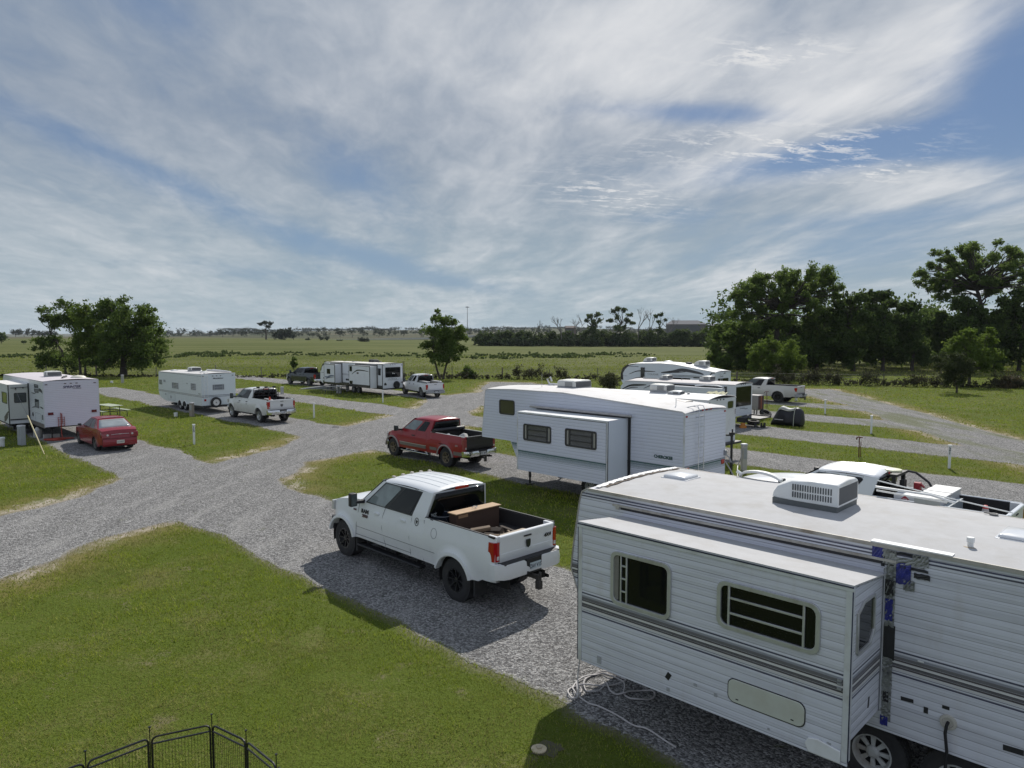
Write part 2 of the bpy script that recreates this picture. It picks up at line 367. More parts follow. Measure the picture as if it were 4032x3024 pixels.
# ---------------------------------------------------------------- gravel layout in lane coordinates (q along the pitches, p across)
def strip(q0,q1,p0,p1): return [(q0,p0),(q1,p0),(q1,p1),(q0,p1)]
ROADC=[(13,8),(18.7,-2.9),(20.4,-5.4),(21.2,-7.2),(22.6,-11.8),(24.3,-12.3),(27,-14.6),(27.3,-17.7),(28.4,-21.6),(31,-26.6),(34.6,-30),(38.6,-34.6),(41,-38.5),(44,-42.7),(47,-47),(52,-54),(56,-52),(50,-45),(46.9,-42.3),(46.8,-37.6),(44.9,-35),(40,-30.1),(37.8,-26.4),(35.1,-21.7),(33.3,-18),(31.2,-15.8),(29.6,-12.5),(29,-11.7),(28.2,-8.3),(26.2,-6.1),(25.1,-3.9),(22.5,2),(19.5,10)]
ROADR=[(30,-64.5),(24.4,-58.4),(20,-53.6),(15,-46.6),(9.5,-38.8),(5.6,-33.8),(1.6,-27),(-3,-20),(-8,-24),(2.5,-35.5),(7.3,-41.5),(9.6,-44.8),(11.5,-47.3),(14.6,-51.6),(17.4,-55.3),(22.7,-62.4),(27,-68)]
GRAV=[ROADC,ROADR,strip(-12,23,-7.55,-11.75),strip(27,76,-8.3,-11.7),strip(-8,76,-18.1,-21.45),strip(-8,66,-26.7,-29.95),strip(2,42,-34.65,-38.45),strip(44,90,-35.2,-38.3),strip(12,47,-42.75,-45.9),strip(16,52,-50.5,-53.3)]
def sdf(poly,X,Y):
    n=len(poly); d=np.full(X.shape,1e9); ins=np.zeros(X.shape,bool)
    for i in range(n):
        ax,ay=poly[i]; bx,by=poly[(i+1)%n]; ex,ey=bx-ax,by-ay; wx,wy=X-ax,Y-ay
        t=np.clip((wx*ex+wy*ey)/(ex*ex+ey*ey+1e-12),0,1); d=np.minimum(d,np.hypot(wx-ex*t,wy-ey*t))
        c=((ay<=Y)&(by>Y))|((by<=Y)&(ay>Y)); 
        with np.errstate(divide='ignore',invalid='ignore'): xx=ax+(Y-ay)*ex/np.where(abs(ey)<1e-12,1e-12,ey)
        ins^=c&(X<xx)
    return np.where(ins,-d,d)
WG=[[qp(q,p) for q,p in P] for P in GRAV]
def vnoise(X,Y,s,seed=0):
    X=X/s+seed*17.3; Y=Y/s+seed*9.1; xi=np.floor(X).astype(np.int64); yi=np.floor(Y).astype(np.int64); fx=X-xi; fy=Y-yi; fx=fx*fx*(3-2*fx); fy=fy*fy*(3-2*fy)
    def h(a,b):
        n=(a*374761393+b*668265263+seed*1442695)&0x7fffffff; n=((n^(n>>13))*1274126177)&0x7fffffff; return ((n^(n>>16))&0xffff)/65535.
    return (h(xi,yi)*(1-fx)+h(xi+1,yi)*fx)*(1-fy)+(h(xi,yi+1)*(1-fx)+h(xi+1,yi+1)*fx)*fy
def gravel_d(X,Y,jit=True):
    d=np.full(X.shape,1e9)
    for P in WG: d=np.minimum(d,sdf(P,X,Y))
    if jit: d=d+(vnoise(X,Y,2.3,1)-.5)*.50+(vnoise(X,Y,.7,2)-.5)*.26
    return d
def road_d(X,Y): return np.minimum(sdf(WG[0],X,Y),sdf(WG[1],X,Y))
# ---------------------------------------------------------------- ground material (grass, worn verge, gravel)
def ground_material():
    N=NT('ground_cover'); P=N.pos(); X,Y,Z=N.sep(P)
    d=N.n('ShaderNodeAttribute',attribute_name='edge').outputs['Fac']; rd=N.n('ShaderNodeAttribute',attribute_name='verge').outputs['Fac']
    n_f=N.noise(P,38.,2,.6); n_m=N.noise(P,6.,4,.6); n_l=N.noise(P,.55,4,.6); n_x=N.noise(P,.13,3,.55); n_t=N.noise(P,14.,3,.65)
    # gravel: crushed pale limestone
    vo=N.n('ShaderNodeTexVoronoi',feature='F1'); N.set(vo.inputs['Vector'],P); vo.inputs['Scale'].default_value=33.; vo.inputs['Randomness'].default_value=1
    vc=vo.outputs['Color']; vd=vo.outputs['Distance']; vr=N.sep(vc)[0]
    gcol=N.ramp(N.math('ADD',N.math('MULTIPLY',vr,.62),N.math('MULTIPLY',n_f,.38)),[(.0,(.045,.044,.043)),(.34,(.150,.147,.143)),(.60,(.285,.280,.272)),(.84,(.47,.460,.445)),(1.,(.74,.73,.71))])
    rut=N.noise(N.mapv(P,(1,.22,1),rot=(0,0,math.radians(-44.5))),1.6,4,.6)
    gcol=N.mix(N.math('MULTIPLY',N.sstep(n_l,.52,.78),.28),gcol,(.19,.185,.18))
    gcol=N.mix(N.math('MULTIPLY',N.sstep(rut,.50,.70),.38),gcol,(.40,.39,.37)); gcol=N.mix(N.math('MULTIPLY',N.sstep(rut,.46,.30),.26),gcol,(.13,.128,.125))
    weed=N.math('MULTIPLY',N.sstep(N.noise(P,1.6,5,.7),.60,.72),N.sstep(n_x,.44,.62)); weed=N.math('MAXIMUM',weed,N.math('MULTIPLY',N.math('MULTIPLY',N.sstep(X,15,24),N.sstep(Y,22,32)),N.sstep(N.math('ADD',N.noise(N.mapv(P,(1,.16,1),rot=(0,0,math.radians(-28))),.9,4,.6),N.math('MULTIPLY',N.math('SUBTRACT',n_m,.5),.3)),.46,.60)))
    # lawn
    g1=N.mix(n_m,(.062,.092,.011),(.105,.142,.020)); g2=N.mix(n_f,(.028,.044,.008),(.15,.18,.038))
    lawn=N.mix(.5,g1,g2)
    dry=N.math('MULTIPLY',N.sstep(N.math('ADD',n_l,N.math('MULTIPLY',N.math('SUBTRACT',n_t,.5),.5)),.48,.74),.62)
    lawn=N.mix(dry,lawn,N.mix(n_t,(.105,.105,.035),(.22,.195,.09)))
    bare=N.sstep(N.math('ADD',N.noise(P,.9,5,.7),N.math('MULTIPLY',N.math('SUBTRACT',n_f,.5),.3)),.61,.70)
    lawn=N.mix(N.math('MULTIPLY',bare,.6),lawn,N.mix(n_t,(.13,.10,.065),(.27,.22,.16)))
    # open field beyond the fence: longer grass in soft bands
    fy=N.math('ADD',Y,N.math('MULTIPLY',X,.02))
    band=N.noise(N.mapv(P,(.012,.055,1)),1.,4,.6); band2=N.noise(N.mapv(P,(.05,.35,1)),1.,4,.7); tuft=N.noise(N.mapv(P,(.6,1.1,1)),1.,5,.7)
    field=N.mix(N.sstep(band,.36,.64),(.075,.090,.024),(.118,.128,.044))
    field=N.mix(N.math('MULTIPLY',N.sstep(band2,.50,.72),.55),field,(.185,.180,.085))
    field=N.mix(N.math('MULTIPLY',N.sstep(tuft,.42,.75),.40),field,(.050,.072,.018))
    far=N.mix(N.sstep(N.noise(N.mapv(P,(.004,.008,1)),1.,4,.6),.4,.62),(.105,.098,.062),(.050,.062,.034))
    field=N.mix(N.sstep(Y,480,640),field,far)
    lawn=N.mix(N.sstep(N.math('ADD',Y,N.math('MULTIPLY',n_l,3.)),85,91),lawn,field)
    # worn verge along the drives: straw and fine pale dust
    vy=N.math('MULTIPLY',N.sstep(N.noise(P,.33,4,.7),.30,.55),N.math('MULTIPLY',N.sstep(N.math('ADD',rd,N.math('MULTIPLY',N.math('SUBTRACT',n_l,.5),2.2)),2.1,.5),.8))
    lawn=N.mix(vy,lawn,N.mix(n_t,(.12,.105,.03),(.25,.205,.085)))
    vs=N.math('MULTIPLY',N.sstep(N.noise(P,.42,4,.7),.40,.56),N.math('MULTIPLY',N.sstep(N.math('ADD',rd,N.math('MULTIPLY',N.math('SUBTRACT',N.noise(P,1.1,5,.7),.5),2.6)),.85,.15),N.sstep(n_m,.25,.6)))
    lawn=N.mix(vs,lawn,N.mix(n_f,(.27,.225,.17),(.56,.50,.43)))
    # blend
    e=N.math('ADD',d,N.math('ADD',N.math('MULTIPLY',N.math('SUBTRACT',n_t,.5),.34),N.math('MULTIPLY',N.math('SUBTRACT',n_f,.5),.30)))
    isg=N.sstep(e,.06,-.05)
    soil=N.math('MULTIPLY',N.sstep(e,.32,.05),.55)
    c=N.mix(soil,lawn,(.19,.165,.13))
    c=N.mix(isg,c,gcol)
    c=N.mix(N.math('MULTIPLY',N.math('MULTIPLY',weed,isg),.55),c,(.13,.15,.045))
    h=N.mix(isg,N.math('MULTIPLY',n_t,1.),N.math('SUBTRACT',1.,vd))
    b1=N.bump(N.math('MULTIPLY',N.math('SUBTRACT',1.,vd),isg),.9,.03)
    b2=N.bump(N.math('ADD',N.math('MULTIPLY',n_f,.5),n_t),.8,.05,b1)
    N.bsdf(c,.95,0,0,b2,.05); return N.mat
GM=ground_material()
# ---------------------------------------------------------------- ground sheet
def axis(fine0,fine1,st,far0,far1,g=1.13):
    a=list(np.arange(fine0,fine1+1e-6,st)); s=st; x=a[-1]
    while x<far1: s*=g; x+=s; a.append(x)
    s=st; x=a[0]
    while x>far0: s*=g; x-=s; a.insert(0,x)
    return np.array(a)
def height(X,Y):
    r=np.hypot(X,Y); az=X/np.maximum(Y,1)
    up=np.clip((r-560)/1500,0,1); up=up*up*(3-2*up)
    side=np.clip((az+.46)/.12,0,1)
    h=up*side*(9.5+3.*np.sin(az*9+1.)+2.*np.sin(az*23))
    h+=np.where(r>130,np.clip((r-130)/200,0,1)*.35*np.sin(X*.021+Y*.013),0)
    h-=np.clip((r-900)/900,0,1)*(1-side)*14
    return np.where(Y<0,0,h)
xs=axis(-50,50,.42,-4200,4200); ys=axis(2,86,.42,-150,5200)
gX,gY=np.meshgrid(xs,ys,indexing='ij'); nx,ny=gX.shape
V=np.stack([gX,gY,height(gX,gY)],-1).reshape(-1,3)
ii,jj=np.meshgrid(np.arange(nx-1),np.arange(ny-1),indexing='ij'); A0=(ii*ny+jj).ravel(); Fq=np.stack([A0,A0+ny,A0+ny+1,A0+1],-1)
gr=npmesh('ground',V,Fq,GM,attrs={'edge':('POINT',np.clip(gravel_d(gX,gY),-3,5)),'verge':('POINT',np.clip(road_d(gX,gY),-3,8))})
tag(gr,kind='structure')
# gravel drives: a fine sheet 4 mm above, its ragged border following the same outline
def gravel_sheet():
    st=.2; xs=np.arange(-62,58,st); ys=np.arange(3,96,st); X,Y=np.meshgrid(xs,ys,indexing='ij'); n,m=X.shape
    D=gravel_d(X,Y); gx,gy=np.gradient(D,st); gl=np.maximum(np.hypot(gx,gy),.3)
    keep=(D[:-1,:-1]<.0)|(D[1:,:-1]<.0)|(D[:-1,1:]<.0)|(D[1:,1:]<.0)
    out=(D>0); X2=np.where(out,X-gx/gl*np.minimum(D,st*1.2)*.9,X); Y2=np.where(out,Y-gy/gl*np.minimum(D,st*1.2)*.9,Y)
    I,J=np.nonzero(keep); a=I*m+J; Fc=np.stack([a,a+m,a+m+1,a+1],-1); used=np.unique(Fc); mp=-np.ones(n*m,int); mp[used]=np.arange(len(used))
    XX,YY=X2.ravel()[used],Y2.ravel()[used]; v=np.stack([XX,YY,np.full(len(used),.006)],-1)
    o=npmesh('gravel_road',v,mp[Fc],GM,attrs={'edge':('POINT',np.clip(gravel_d(XX,YY),-3,5)),'verge':('POINT',np.clip(road_d(XX,YY),-3,8))}); tag(o,kind='structure')
gravel_sheet()
# ---------------------------------------------------------------- mown grass as blades (thinning out with distance)
def blades(X,Y,h,w,lean=.55):
    n=len(X); a=RNG.uniform(0,2*PI,n); b=RNG.uniform(0,2*PI,n); hh=h*RNG.uniform(.5,1.3,n); ww=w*RNG.uniform(.6,1.3,n)
    L=hh*RNG.uniform(.2,lean+.5,n); z0=np.full(n,.0)
    v0=np.stack([X-np.cos(a)*ww/2,Y-np.sin(a)*ww/2,z0],-1); v1=np.stack([X+np.cos(a)*ww/2,Y+np.sin(a)*ww/2,z0],-1)
    v2=np.stack([X+np.cos(b)*L,Y+np.sin(b)*L,hh],-1)
    v=np.stack([v0,v1,v2],1).reshape(-1,3); f=np.arange(3*n).reshape(-1,3); return v,f
def lawn_material(name='lawn_blade'):
    N=NT(name); a=N.n('ShaderNodeAttribute',attribute_name='tone').outputs['Fac']; dr=N.n('ShaderNodeAttribute',attribute_name='dry').outputs['Fac']
    c=N.mix(a,(.070,.112,.010),(.37,.43,.055)); c=N.mix(dr,c,N.mix(a,(.160,.140,.052),(.44,.38,.19)))
    b=N.bsdf(c,.8,0,0,None,.04); tr=N.n('ShaderNodeBsdfTranslucent'); N.set(tr.inputs[0],N.mix(.5,c,(.22,.27,.04)))
    mx=N.n('ShaderNodeMixShader'); mx.inputs[0].default_value=.35
    N.t.links.new(b.outputs[0],mx.inputs[1]); N.t.links.new(tr.outputs[0],mx.inputs[2]); N.t.links.new(mx.outputs[0],N.out.inputs[0]); return N.mat
def scatter_lawn():
    VV=[];FF=[];T=[];DR=[];off=0
    for (r0,r1,dens,h,w) in ((6,12,1500,.045,.010),(12,19,700,.055,.016),(19,30,260,.065,.028),(30,48,80,.075,.05),(48,86,24,.09,.09)):
        hw=.86; area=hw*(r1*r1-r0*r0); n=int(area*dens)
        y=np.sqrt(RNG.uniform(r0*r0,r1*r1,n)); x=RNG.uniform(-hw,hw,n)*y
        d=gravel_d(x,y)
        cl=.55*vnoise(x,y,.22,5)+.45*vnoise(x,y,.09,15); cl=np.clip((cl-.5)*1.5+.5,0,1); cl2=vnoise(x,y,.9,6); big=vnoise(x,y,2.6,7)
        vr=road_d(x,y)+(big-.5)*1.6
        prob=np.clip((d+.02)/.10,0,1)*np.clip(.42+cl*.8+cl2*.35,0,1)*np.where(vr<.9,.30+.5*np.clip(vr,0,1),1)
        bare=vnoise(x,y,1.5,8)*.6+vnoise(x,y,.45,9)*.4; prob*=np.where(bare>.72,.3,1)
        k=RNG.uniform(0,1,n)<prob; x,y,cl,cl2,big,vr,bare=x[k],y[k],cl[k],cl2[k],big[k],vr[k],bare[k]
        v,f=blades(x,y,h*(.45+.9*cl2*cl+.35*cl2),w); m=len(x)
        tone=np.clip(.30*RNG.uniform(0,1,m)+.95*(cl*.7+cl2*.3-.20)+.25*(vnoise(x,y,4.,10)-.3),0,1)
        dry=np.clip((vnoise(x,y,3.1,11)*.50+vnoise(x,y,.6,12)*.50-.50+.10*np.clip((15-y)/6,0,1))*3.4,0,.9)*.8+np.where(vr<1.3,.5*(1.3-np.clip(vr,0,1.3)),0)+np.where(bare>.7,.3,0)
        dry=np.clip(dry*RNG.uniform(.4,1.4,m),0,1); dry=np.where(RNG.uniform(0,1,m)<.13,.95,dry); tone=np.clip(tone+RNG.normal(0,.16,m),0,1)
        VV.append(v);FF.append(f+off);off+=len(v);T.append(tone);DR.append(dry)
    o=npmesh('lawn_grass',np.concatenate(VV),np.concatenate(FF),lawn_material(),attrs={'tone':('FACE',np.concatenate(T)),'dry':('FACE',np.concatenate(DR))})
    tag(o,'short mown green and straw grass of the camping lawns','grass',kind='stuff')
scatter_lawn()
def scatter_field():
    # taller meadow grass and weeds beyond the fence
    VV=[];FF=[];T=[];DR=[];off=0
    for (r0,r1,dens,h,w) in ((86,112,7,.18,.13),(112,160,2.2,.18,.22)):
        n=int(.8*(r1*r1-r0*r0)*dens); y=np.sqrt(RNG.uniform(r0*r0,r1*r1,n)); x=RNG.uniform(-.8,.8,n)*y
        cl=vnoise(x,y,5.,21); k=(RNG.uniform(0,1,n)<.15+cl*.9)&(x<.75*y); x,y=x[k],y[k]
        v,f=blades(x,y,h*(.5+vnoise(x,y,9.,22)),w); VV.append(v);FF.append(f+off);off+=len(v)
        T.append(np.clip(RNG.uniform(0,.6,len(x))+.4*vnoise(x,y*3,20.,23),0,1)); DR.append(np.clip(vnoise(x*.3,y*2,14.,24)*1.3-.35,0,1)*RNG.uniform(.3,1,len(x)))
    o=npmesh('meadow_grass',np.concatenate(VV),np.concatenate(FF),lawn_material('meadow_blade'),attrs={'tone':('FACE',np.concatenate(T)),'dry':('FACE',np.concatenate(DR))})
    tag(o,'long meadow grass in soft bands over the open field','grass',kind='stuff')
scatter_field()
# ---------------------------------------------------------------- caravans
class FR:
    def __init__(s,P,head): s.P=P; s.h=math.radians(head); s.u=(math.cos(s.h),math.sin(s.h)); s.l=(-math.sin(s.h),math.cos(s.h))
    def w(s,x,y,z=0): return (s.P[0]+s.u[0]*x+s.l[0]*y, s.P[1]+s.u[1]*x+s.l[1]*y, z)
    def shift(s,x,y): p=s.w(x,y); return FR((p[0],p[1]),math.degrees(s.h))
    def top(s,u,v,z):
        X,Y=at(u,v,z); dx,dy=X-s.P[0],Y-s.P[1]; return (dx*s.u[0]+dy*s.u[1], dx*s.l[0]+dy*s.l[1])
    def root(s,name,label,cat,group=None): return empty(name,(s.P[0],s.P[1],0),s.h,label,cat,group)
def crown_roof(root,line,y0,y1,mat,rise=.06,over=.012,name='roof',edge=.035,edgemat=None):
    """line: (x,z) from rear to front along the wall top; a crowned membrane with rolled edges"""
    n=9; mb=MB(); ym=(y0+y1)/2; hw=abs(y1-y0)/2+over
    rows=[]
    for x,z in line:
        r=[(x,ym+hw,z-edge)]
        for i in range(n):
            t=-1+2*i/(n-1); r.append((x,ym-t*hw,z+.006+rise*(1-t*t)))
        r.append((x,ym-hw,z-edge)); rows.append(r)
    mb.loft(rows,closed=False,caps=False)
    return mb.build(name,mat,root,smooth=True,ang=50)
def ac_unit(root,x,y,z,L=.78,Wd=.68,H=.30,mat=None,fwd=1,slots=0,name='air_conditioner',style=0,dark=None):
    """rounded shroud: centre x,y on roof height z; fwd=+1 slopes towards +x"""
    mat=mat or OFFW; mb=MB(); rings=[]
    prof=[(-.5,.0,.96,.80),(-.5,.02,1.,.97),(-.46,.03,1.,1.),(-.1,.02,1.,1.),(.2,.0,.98,.93),(.42,.0,.93,.70),(.5,.0,.86,.45)] if style==0 else [(-.5,0,.92,.86),(-.47,0,1.,.97),(-.40,0,1.,1.),(.40,0,1.,1.),(.47,0,1.,.97),(.5,0,.92,.86)]
    for t,_,w,h in prof:
        hw=Wd/2*w; hh=H*h; xx=x+fwd*t*L; r=min(.05,hh*.3)
        rings.append([(xx,y+hw,z+.095),(xx,y+hw,z+hh-r*1.4),(xx,y+hw-r*.5,z+hh-r*.45),(xx,y+hw-r*1.6,z+hh),(xx,y,z+hh+.015),(xx,y-hw+r*1.6,z+hh),(xx,y-hw+r*.5,z+hh-r*.45),(xx,y-hw,z+hh-r*1.4),(xx,y-hw,z+.095)])
    mb.loft(rings); o=mb.build(name,mat,root,bevel=.01,smooth=True)
    b=MB(); b.box(x-L*.49,x+L*.48,y-Wd*.492,y+Wd*.492,z-.02,z+.10); b.build('base',dark or GRYM,o,bevel=.006)
    g=MB(); pl=Plane('left',y+Wd/2)
    if slots:
        a0=x-L*.42; wd=L*.60
        for i in range(slots):
            for (zl,zh) in ((.36,.56),(.60,.82)):
                a=a0+wd*(i+.5)/slots; plate(g,pl,rrect(a-wd/slots*.26,a+wd/slots*.26,z+H*zl,z+H*zh,.008,2),-.004,.0035)
    else:
        for i in range(5):
            zc=z+H*(.30+.11*i); plate(g,pl,[(x-L*.36,zc),(x+L*.05,zc),(x+L*.05,zc+H*.06),(x-L*.36,zc+H*.06)],-.003,.003)
    pr=Plane('rear',x-fwd*L/2) if fwd>0 else Plane('front',x+L/2)
    box_on(g,pr,y-Wd*.45,y+Wd*.45,z+H*.30,z+H*.86,-.012,.003)
    if style==1:
        for i in range(6): plate(g,Plane('rear',x-L/2),[(y-Wd*.36,z+H*(.26+.09*i)),(y+Wd*.36,z+H*(.26+.09*i)),(y+Wd*.36,z+H*(.30+.09*i)),(y-Wd*.36,z+H*(.30+.09*i))],.003,.006)
    g.build('grille',simple('grille_grey',(.10,.105,.11),.7,0,0,.3,60,bump=.5),o)
    return o
def roof_vent(root,x,y,z,s=.36,h=.09,mat=None,name='roof_vent'):
    mb=MB(); mb.box(x-s/2-.03,x+s/2+.03,y-s/2-.03,y+s/2+.03,z-.03,z+.02); k=s/2
    mb.loft([[(x+a*k*f,y+b*k*f,z+hh) for a,b in ((-1,-1),(1,-1),(1,1),(-1,1))] for f,hh in ((1,.02),(1,.045),(.92,.06),(.5,h),(.12,h+.012))])
    return mb.build(name,mat or WHT,root,bevel=.008,smooth=True)
def wheel(root,x,y,r,w=.2,rr=.2,spokes=8,rimmat=None,side=1,name='wheel',dish=.03,kind='steel',tyremat=None):
    """outer face at y (side=+1: outer face looks to +y)"""
    s=side; ty=MB(); hw=w/2
    ty.lathe([(-w*s,rr*.98),(-w*s,r*.90),(-w*.93*s,r*.965),(-w*.82*s,r),(-w*.18*s,r),(-w*.07*s,r*.965),(-w*.0*s,r*.88),(s*.004,(r+rr)*.5),(0,rr*1.03),(-.03*s,rr*.97),(-w*s,rr*.98)],(x,y,r),n=40)
    # tread blocks
    for i in range(36):
        a=2*PI*i/36
        for k,(t0,t1) in enumerate(((.06,.30),(.38,.62),(.70,.94))):
            aa=a+(PI/36 if k==1 else 0); c,q=math.cos(aa),math.sin(aa); d=.040*r/.4
            rad=r*1.012; P=[]
            for t in (t0,t1):
                for da in (-d,d):
                    P.append((x+rad*math.cos(aa+da*2.),y-w*t*s,r+rad*math.sin(aa+da*2.)))
            rad2=r*.96; Q=[]
            for t in (t0,t1):
                for da in (-d,d):
                    Q.append((x+rad2*math.cos(aa+da*2.),y-w*t*s,r+rad2*math.sin(aa+da*2.)))
            ty.hexa([Q[0],Q[1],Q[3],Q[2]],[P[0],P[1],P[3],P[2]])
    wv=empty(name,(0,0,0)); wv.parent=root
    ty.build('tyre',tyremat or RUB,wv,smooth=True,ang=35)
    rm=MB(); rm.lathe([(-.012*s,rr*1.03),(.004*s,rr*1.02),(.0*s,rr*.94),(-.03*s,rr*.90),(-(dish+.03)*s,rr*.86),(-(dish+.05)*s,rr*.80)],(x,y,r),n=40)
    if kind=='steel':
        rm.lathe([(-(dish+.02)*s,rr*.36),(-(dish)*s,rr*.34),(-(dish-.02)*s,rr*.20),(-(dish-.02)*s,.001)],(x,y,r),n=24)
        for i in range(spokes):
            a=2*PI*i/spokes; da=PI/spokes*.52
            def pt(ra,aa,yy): return (x+ra*math.cos(aa),y+yy*s,r+ra*math.sin(aa))
            rm.hexa([pt(rr*.33,a-da*1.35,-dish-.035),pt(rr*.86,a-da*.8,-dish-.045),pt(rr*.86,a+da*.8,-dish-.045),pt(rr*.33,a+da*1.35,-dish-.035)],[pt(rr*.33,a-da*1.35,-dish-.012),pt(rr*.86,a-da*.8,-dish-.02),pt(rr*.86,a+da*.8,-dish-.02),pt(rr*.33,a+da*1.35,-dish-.012)])
    else:
        rm.lathe([(-(dish+.02)*s,rr*.24),(-(dish-.02)*s,rr*.22),(-(dish-.03)*s,.001)],(x,y,r),n=20)
        for i in range(spokes):
            a=2*PI*i/spokes; da=PI/spokes*.36
            def pt(ra,aa,yy): return (x+ra*math.cos(aa),y+yy*s,r+ra*math.sin(aa))
            rm.hexa([pt(rr*.18,a-da*1.5,-dish-.03),pt(rr*.92,a-da*.75,-.05),pt(rr*.92,a+da*.75,-.05),pt(rr*.18,a+da*1.5,-dish-.03)],[pt(rr*.18,a-da*1.3,-dish+.012),pt(rr*.92,a-da*.55,-.012),pt(rr*.92,a+da*.55,-.012),pt(rr*.18,a+da*1.3,-dish+.012)])
    rm.build('rim',rimmat or STEEL,wv,smooth=True,ang=30)
    hb=MB(); hb.cyl((x,y-(dish+.10)*s,r),rr*.9,.03*s,'y',24); hb.build('brake_disc',DARK,wv)
    return wv
def ladder(root,pl,ya,yb,z0,z1,rungs=6,mat=None,hook=.35,o=.10):
    mb=MB(); mat=mat or ALU
    for a in (ya,yb):
        mb.tube([pl(a,z0,o),pl(a,z1+.10,o),pl(a,z1+.20,o-.05),pl(a,z1+.20,-.06),pl(a,z1+.12,-hook),pl(a,z1+.01,-hook)],.012,8)
        for z in (z0+.1,(z0+z1)*.5,z1-.12): mb.tube([pl(a,z,o),pl(a,z,0)],.010,6)
    for i in range(rungs):
        z=z0+.12+(z1-z0-.2)*i/(rungs-1); mb.tube([pl(ya,z,o),pl(yb,z,o)],.011,6)
    return mb.build('ladder',mat,root,smooth=True)
def decal(root,pl,poly,mat,out=.004,name='decal',lift=.001):
    mb=MB(); plate(mb,pl,poly,lift-.002,out); return mb.build(name,mat,root)
def curve_pts(pts,n=8):
    P=[];m=len(pts)
    for i in range(m-1):
        p0=pts[max(i-1,0)];p1=pts[i];p2=pts[i+1];p3=pts[min(i+2,m-1)]
        for k in range(n):
            t=k/n; P.append(tuple(.5*((2*b)+(-a+c)*t+(2*a-5*b+4*c-d)*t*t+(-a+3*b-3*c+d)*t**3) for a,b,c,d in zip(p0,p1,p2,p3)))
    P.append(tuple(pts[-1])); return P
def swoosh(root,pl,pts,w,mat,name='decal',out=.004):
    """tapering brush stroke along pts"""
    c=curve_pts(pts,6); n=len(c); up=[];dn=[]
    for i,p in enumerate(c):
        t=i/(n-1); ww=w*math.sin(PI*min(1,max(0,t*.86+.07)))**.8*.5; a=c[max(i-1,0)];b=c[min(i+1,n-1)]; dx,dz=b[0]-a[0],b[1]-a[1]; L=math.hypot(dx,dz) or 1
        up.append((p[0]-dz/L*ww,p[1]+dx/L*ww)); dn.append((p[0]+dz/L*ww,p[1]-dx/L*ww))
    mb=MB()
    mb.loft([[pl(*u,.0),pl(*u,out),pl(*d,out),pl(*d,.0)] for u,d in zip(up,dn)])
    return mb.build(name,mat,root)
def lamp(root,pl,a,z,w=.09,h=.035,mat=None,name='marker_lamp',o=.02):
    mb=MB(); plate(mb,pl,rrect(a-w/2,a+w/2,z-h/2,z+h/2,.012,3),0,o); return mb.build(name,mat or REDL,root,bevel=.004,seg=1)
TRIM=simple('trim_white',(.60,.62,.63),.45,.1,0,.08,5,dirt=((.30,.26,.20),.5))
NAVY=simple('navy_tape',(.02,.025,.06),.5)
FOIL=simple('foil_tape',(.26,.27,.26),.42,.5,0,.6,14,bump=1.,dirt=((.04,.04,.05),.95))
BLUET=simple('blue_tape',(.02,.025,.20),.35,0,.2,.6,14,bump=.8,dirt=((.03,.03,.05),.95))
TANV=simple('beige_blind',(.30,.29,.25),.7,0,0,.12,8)
def undercarriage(root,x0,x1,y0,y1,z,mat=DARK,beam=.12):
    mb=MB(); mb.box(x0,x1,y0+.35,y0+.43,z-beam,z); mb.box(x0,x1,y1-.43,y1-.35,z-beam,z)
    k=x0+.4
    while k<x1-.2: mb.box(k,k+.06,y0+.43,y1-.43,z-beam+.02,z-.02); k+=1.1
    mb.box(x0+.2,x1-.2,y0+.3,y1-.3,z-.03,z-.002)
    return mb.build('chassis',mat,root)
def jack_leg(root,x,y,ztop,mat=None,foot=True,name='jack_leg'):
    mb=MB(); mb.box(x-.035,x+.035,y-.035,y+.035,.25,ztop); mb.box(x-.026,x+.026,y-.026,y+.026,.04,.3)
    if foot: mb.box(x-.11,x+.11,y-.11,y+.11,.0,.045)
    return mb.build(name,mat or BLK,root,bevel=.004,seg=1)

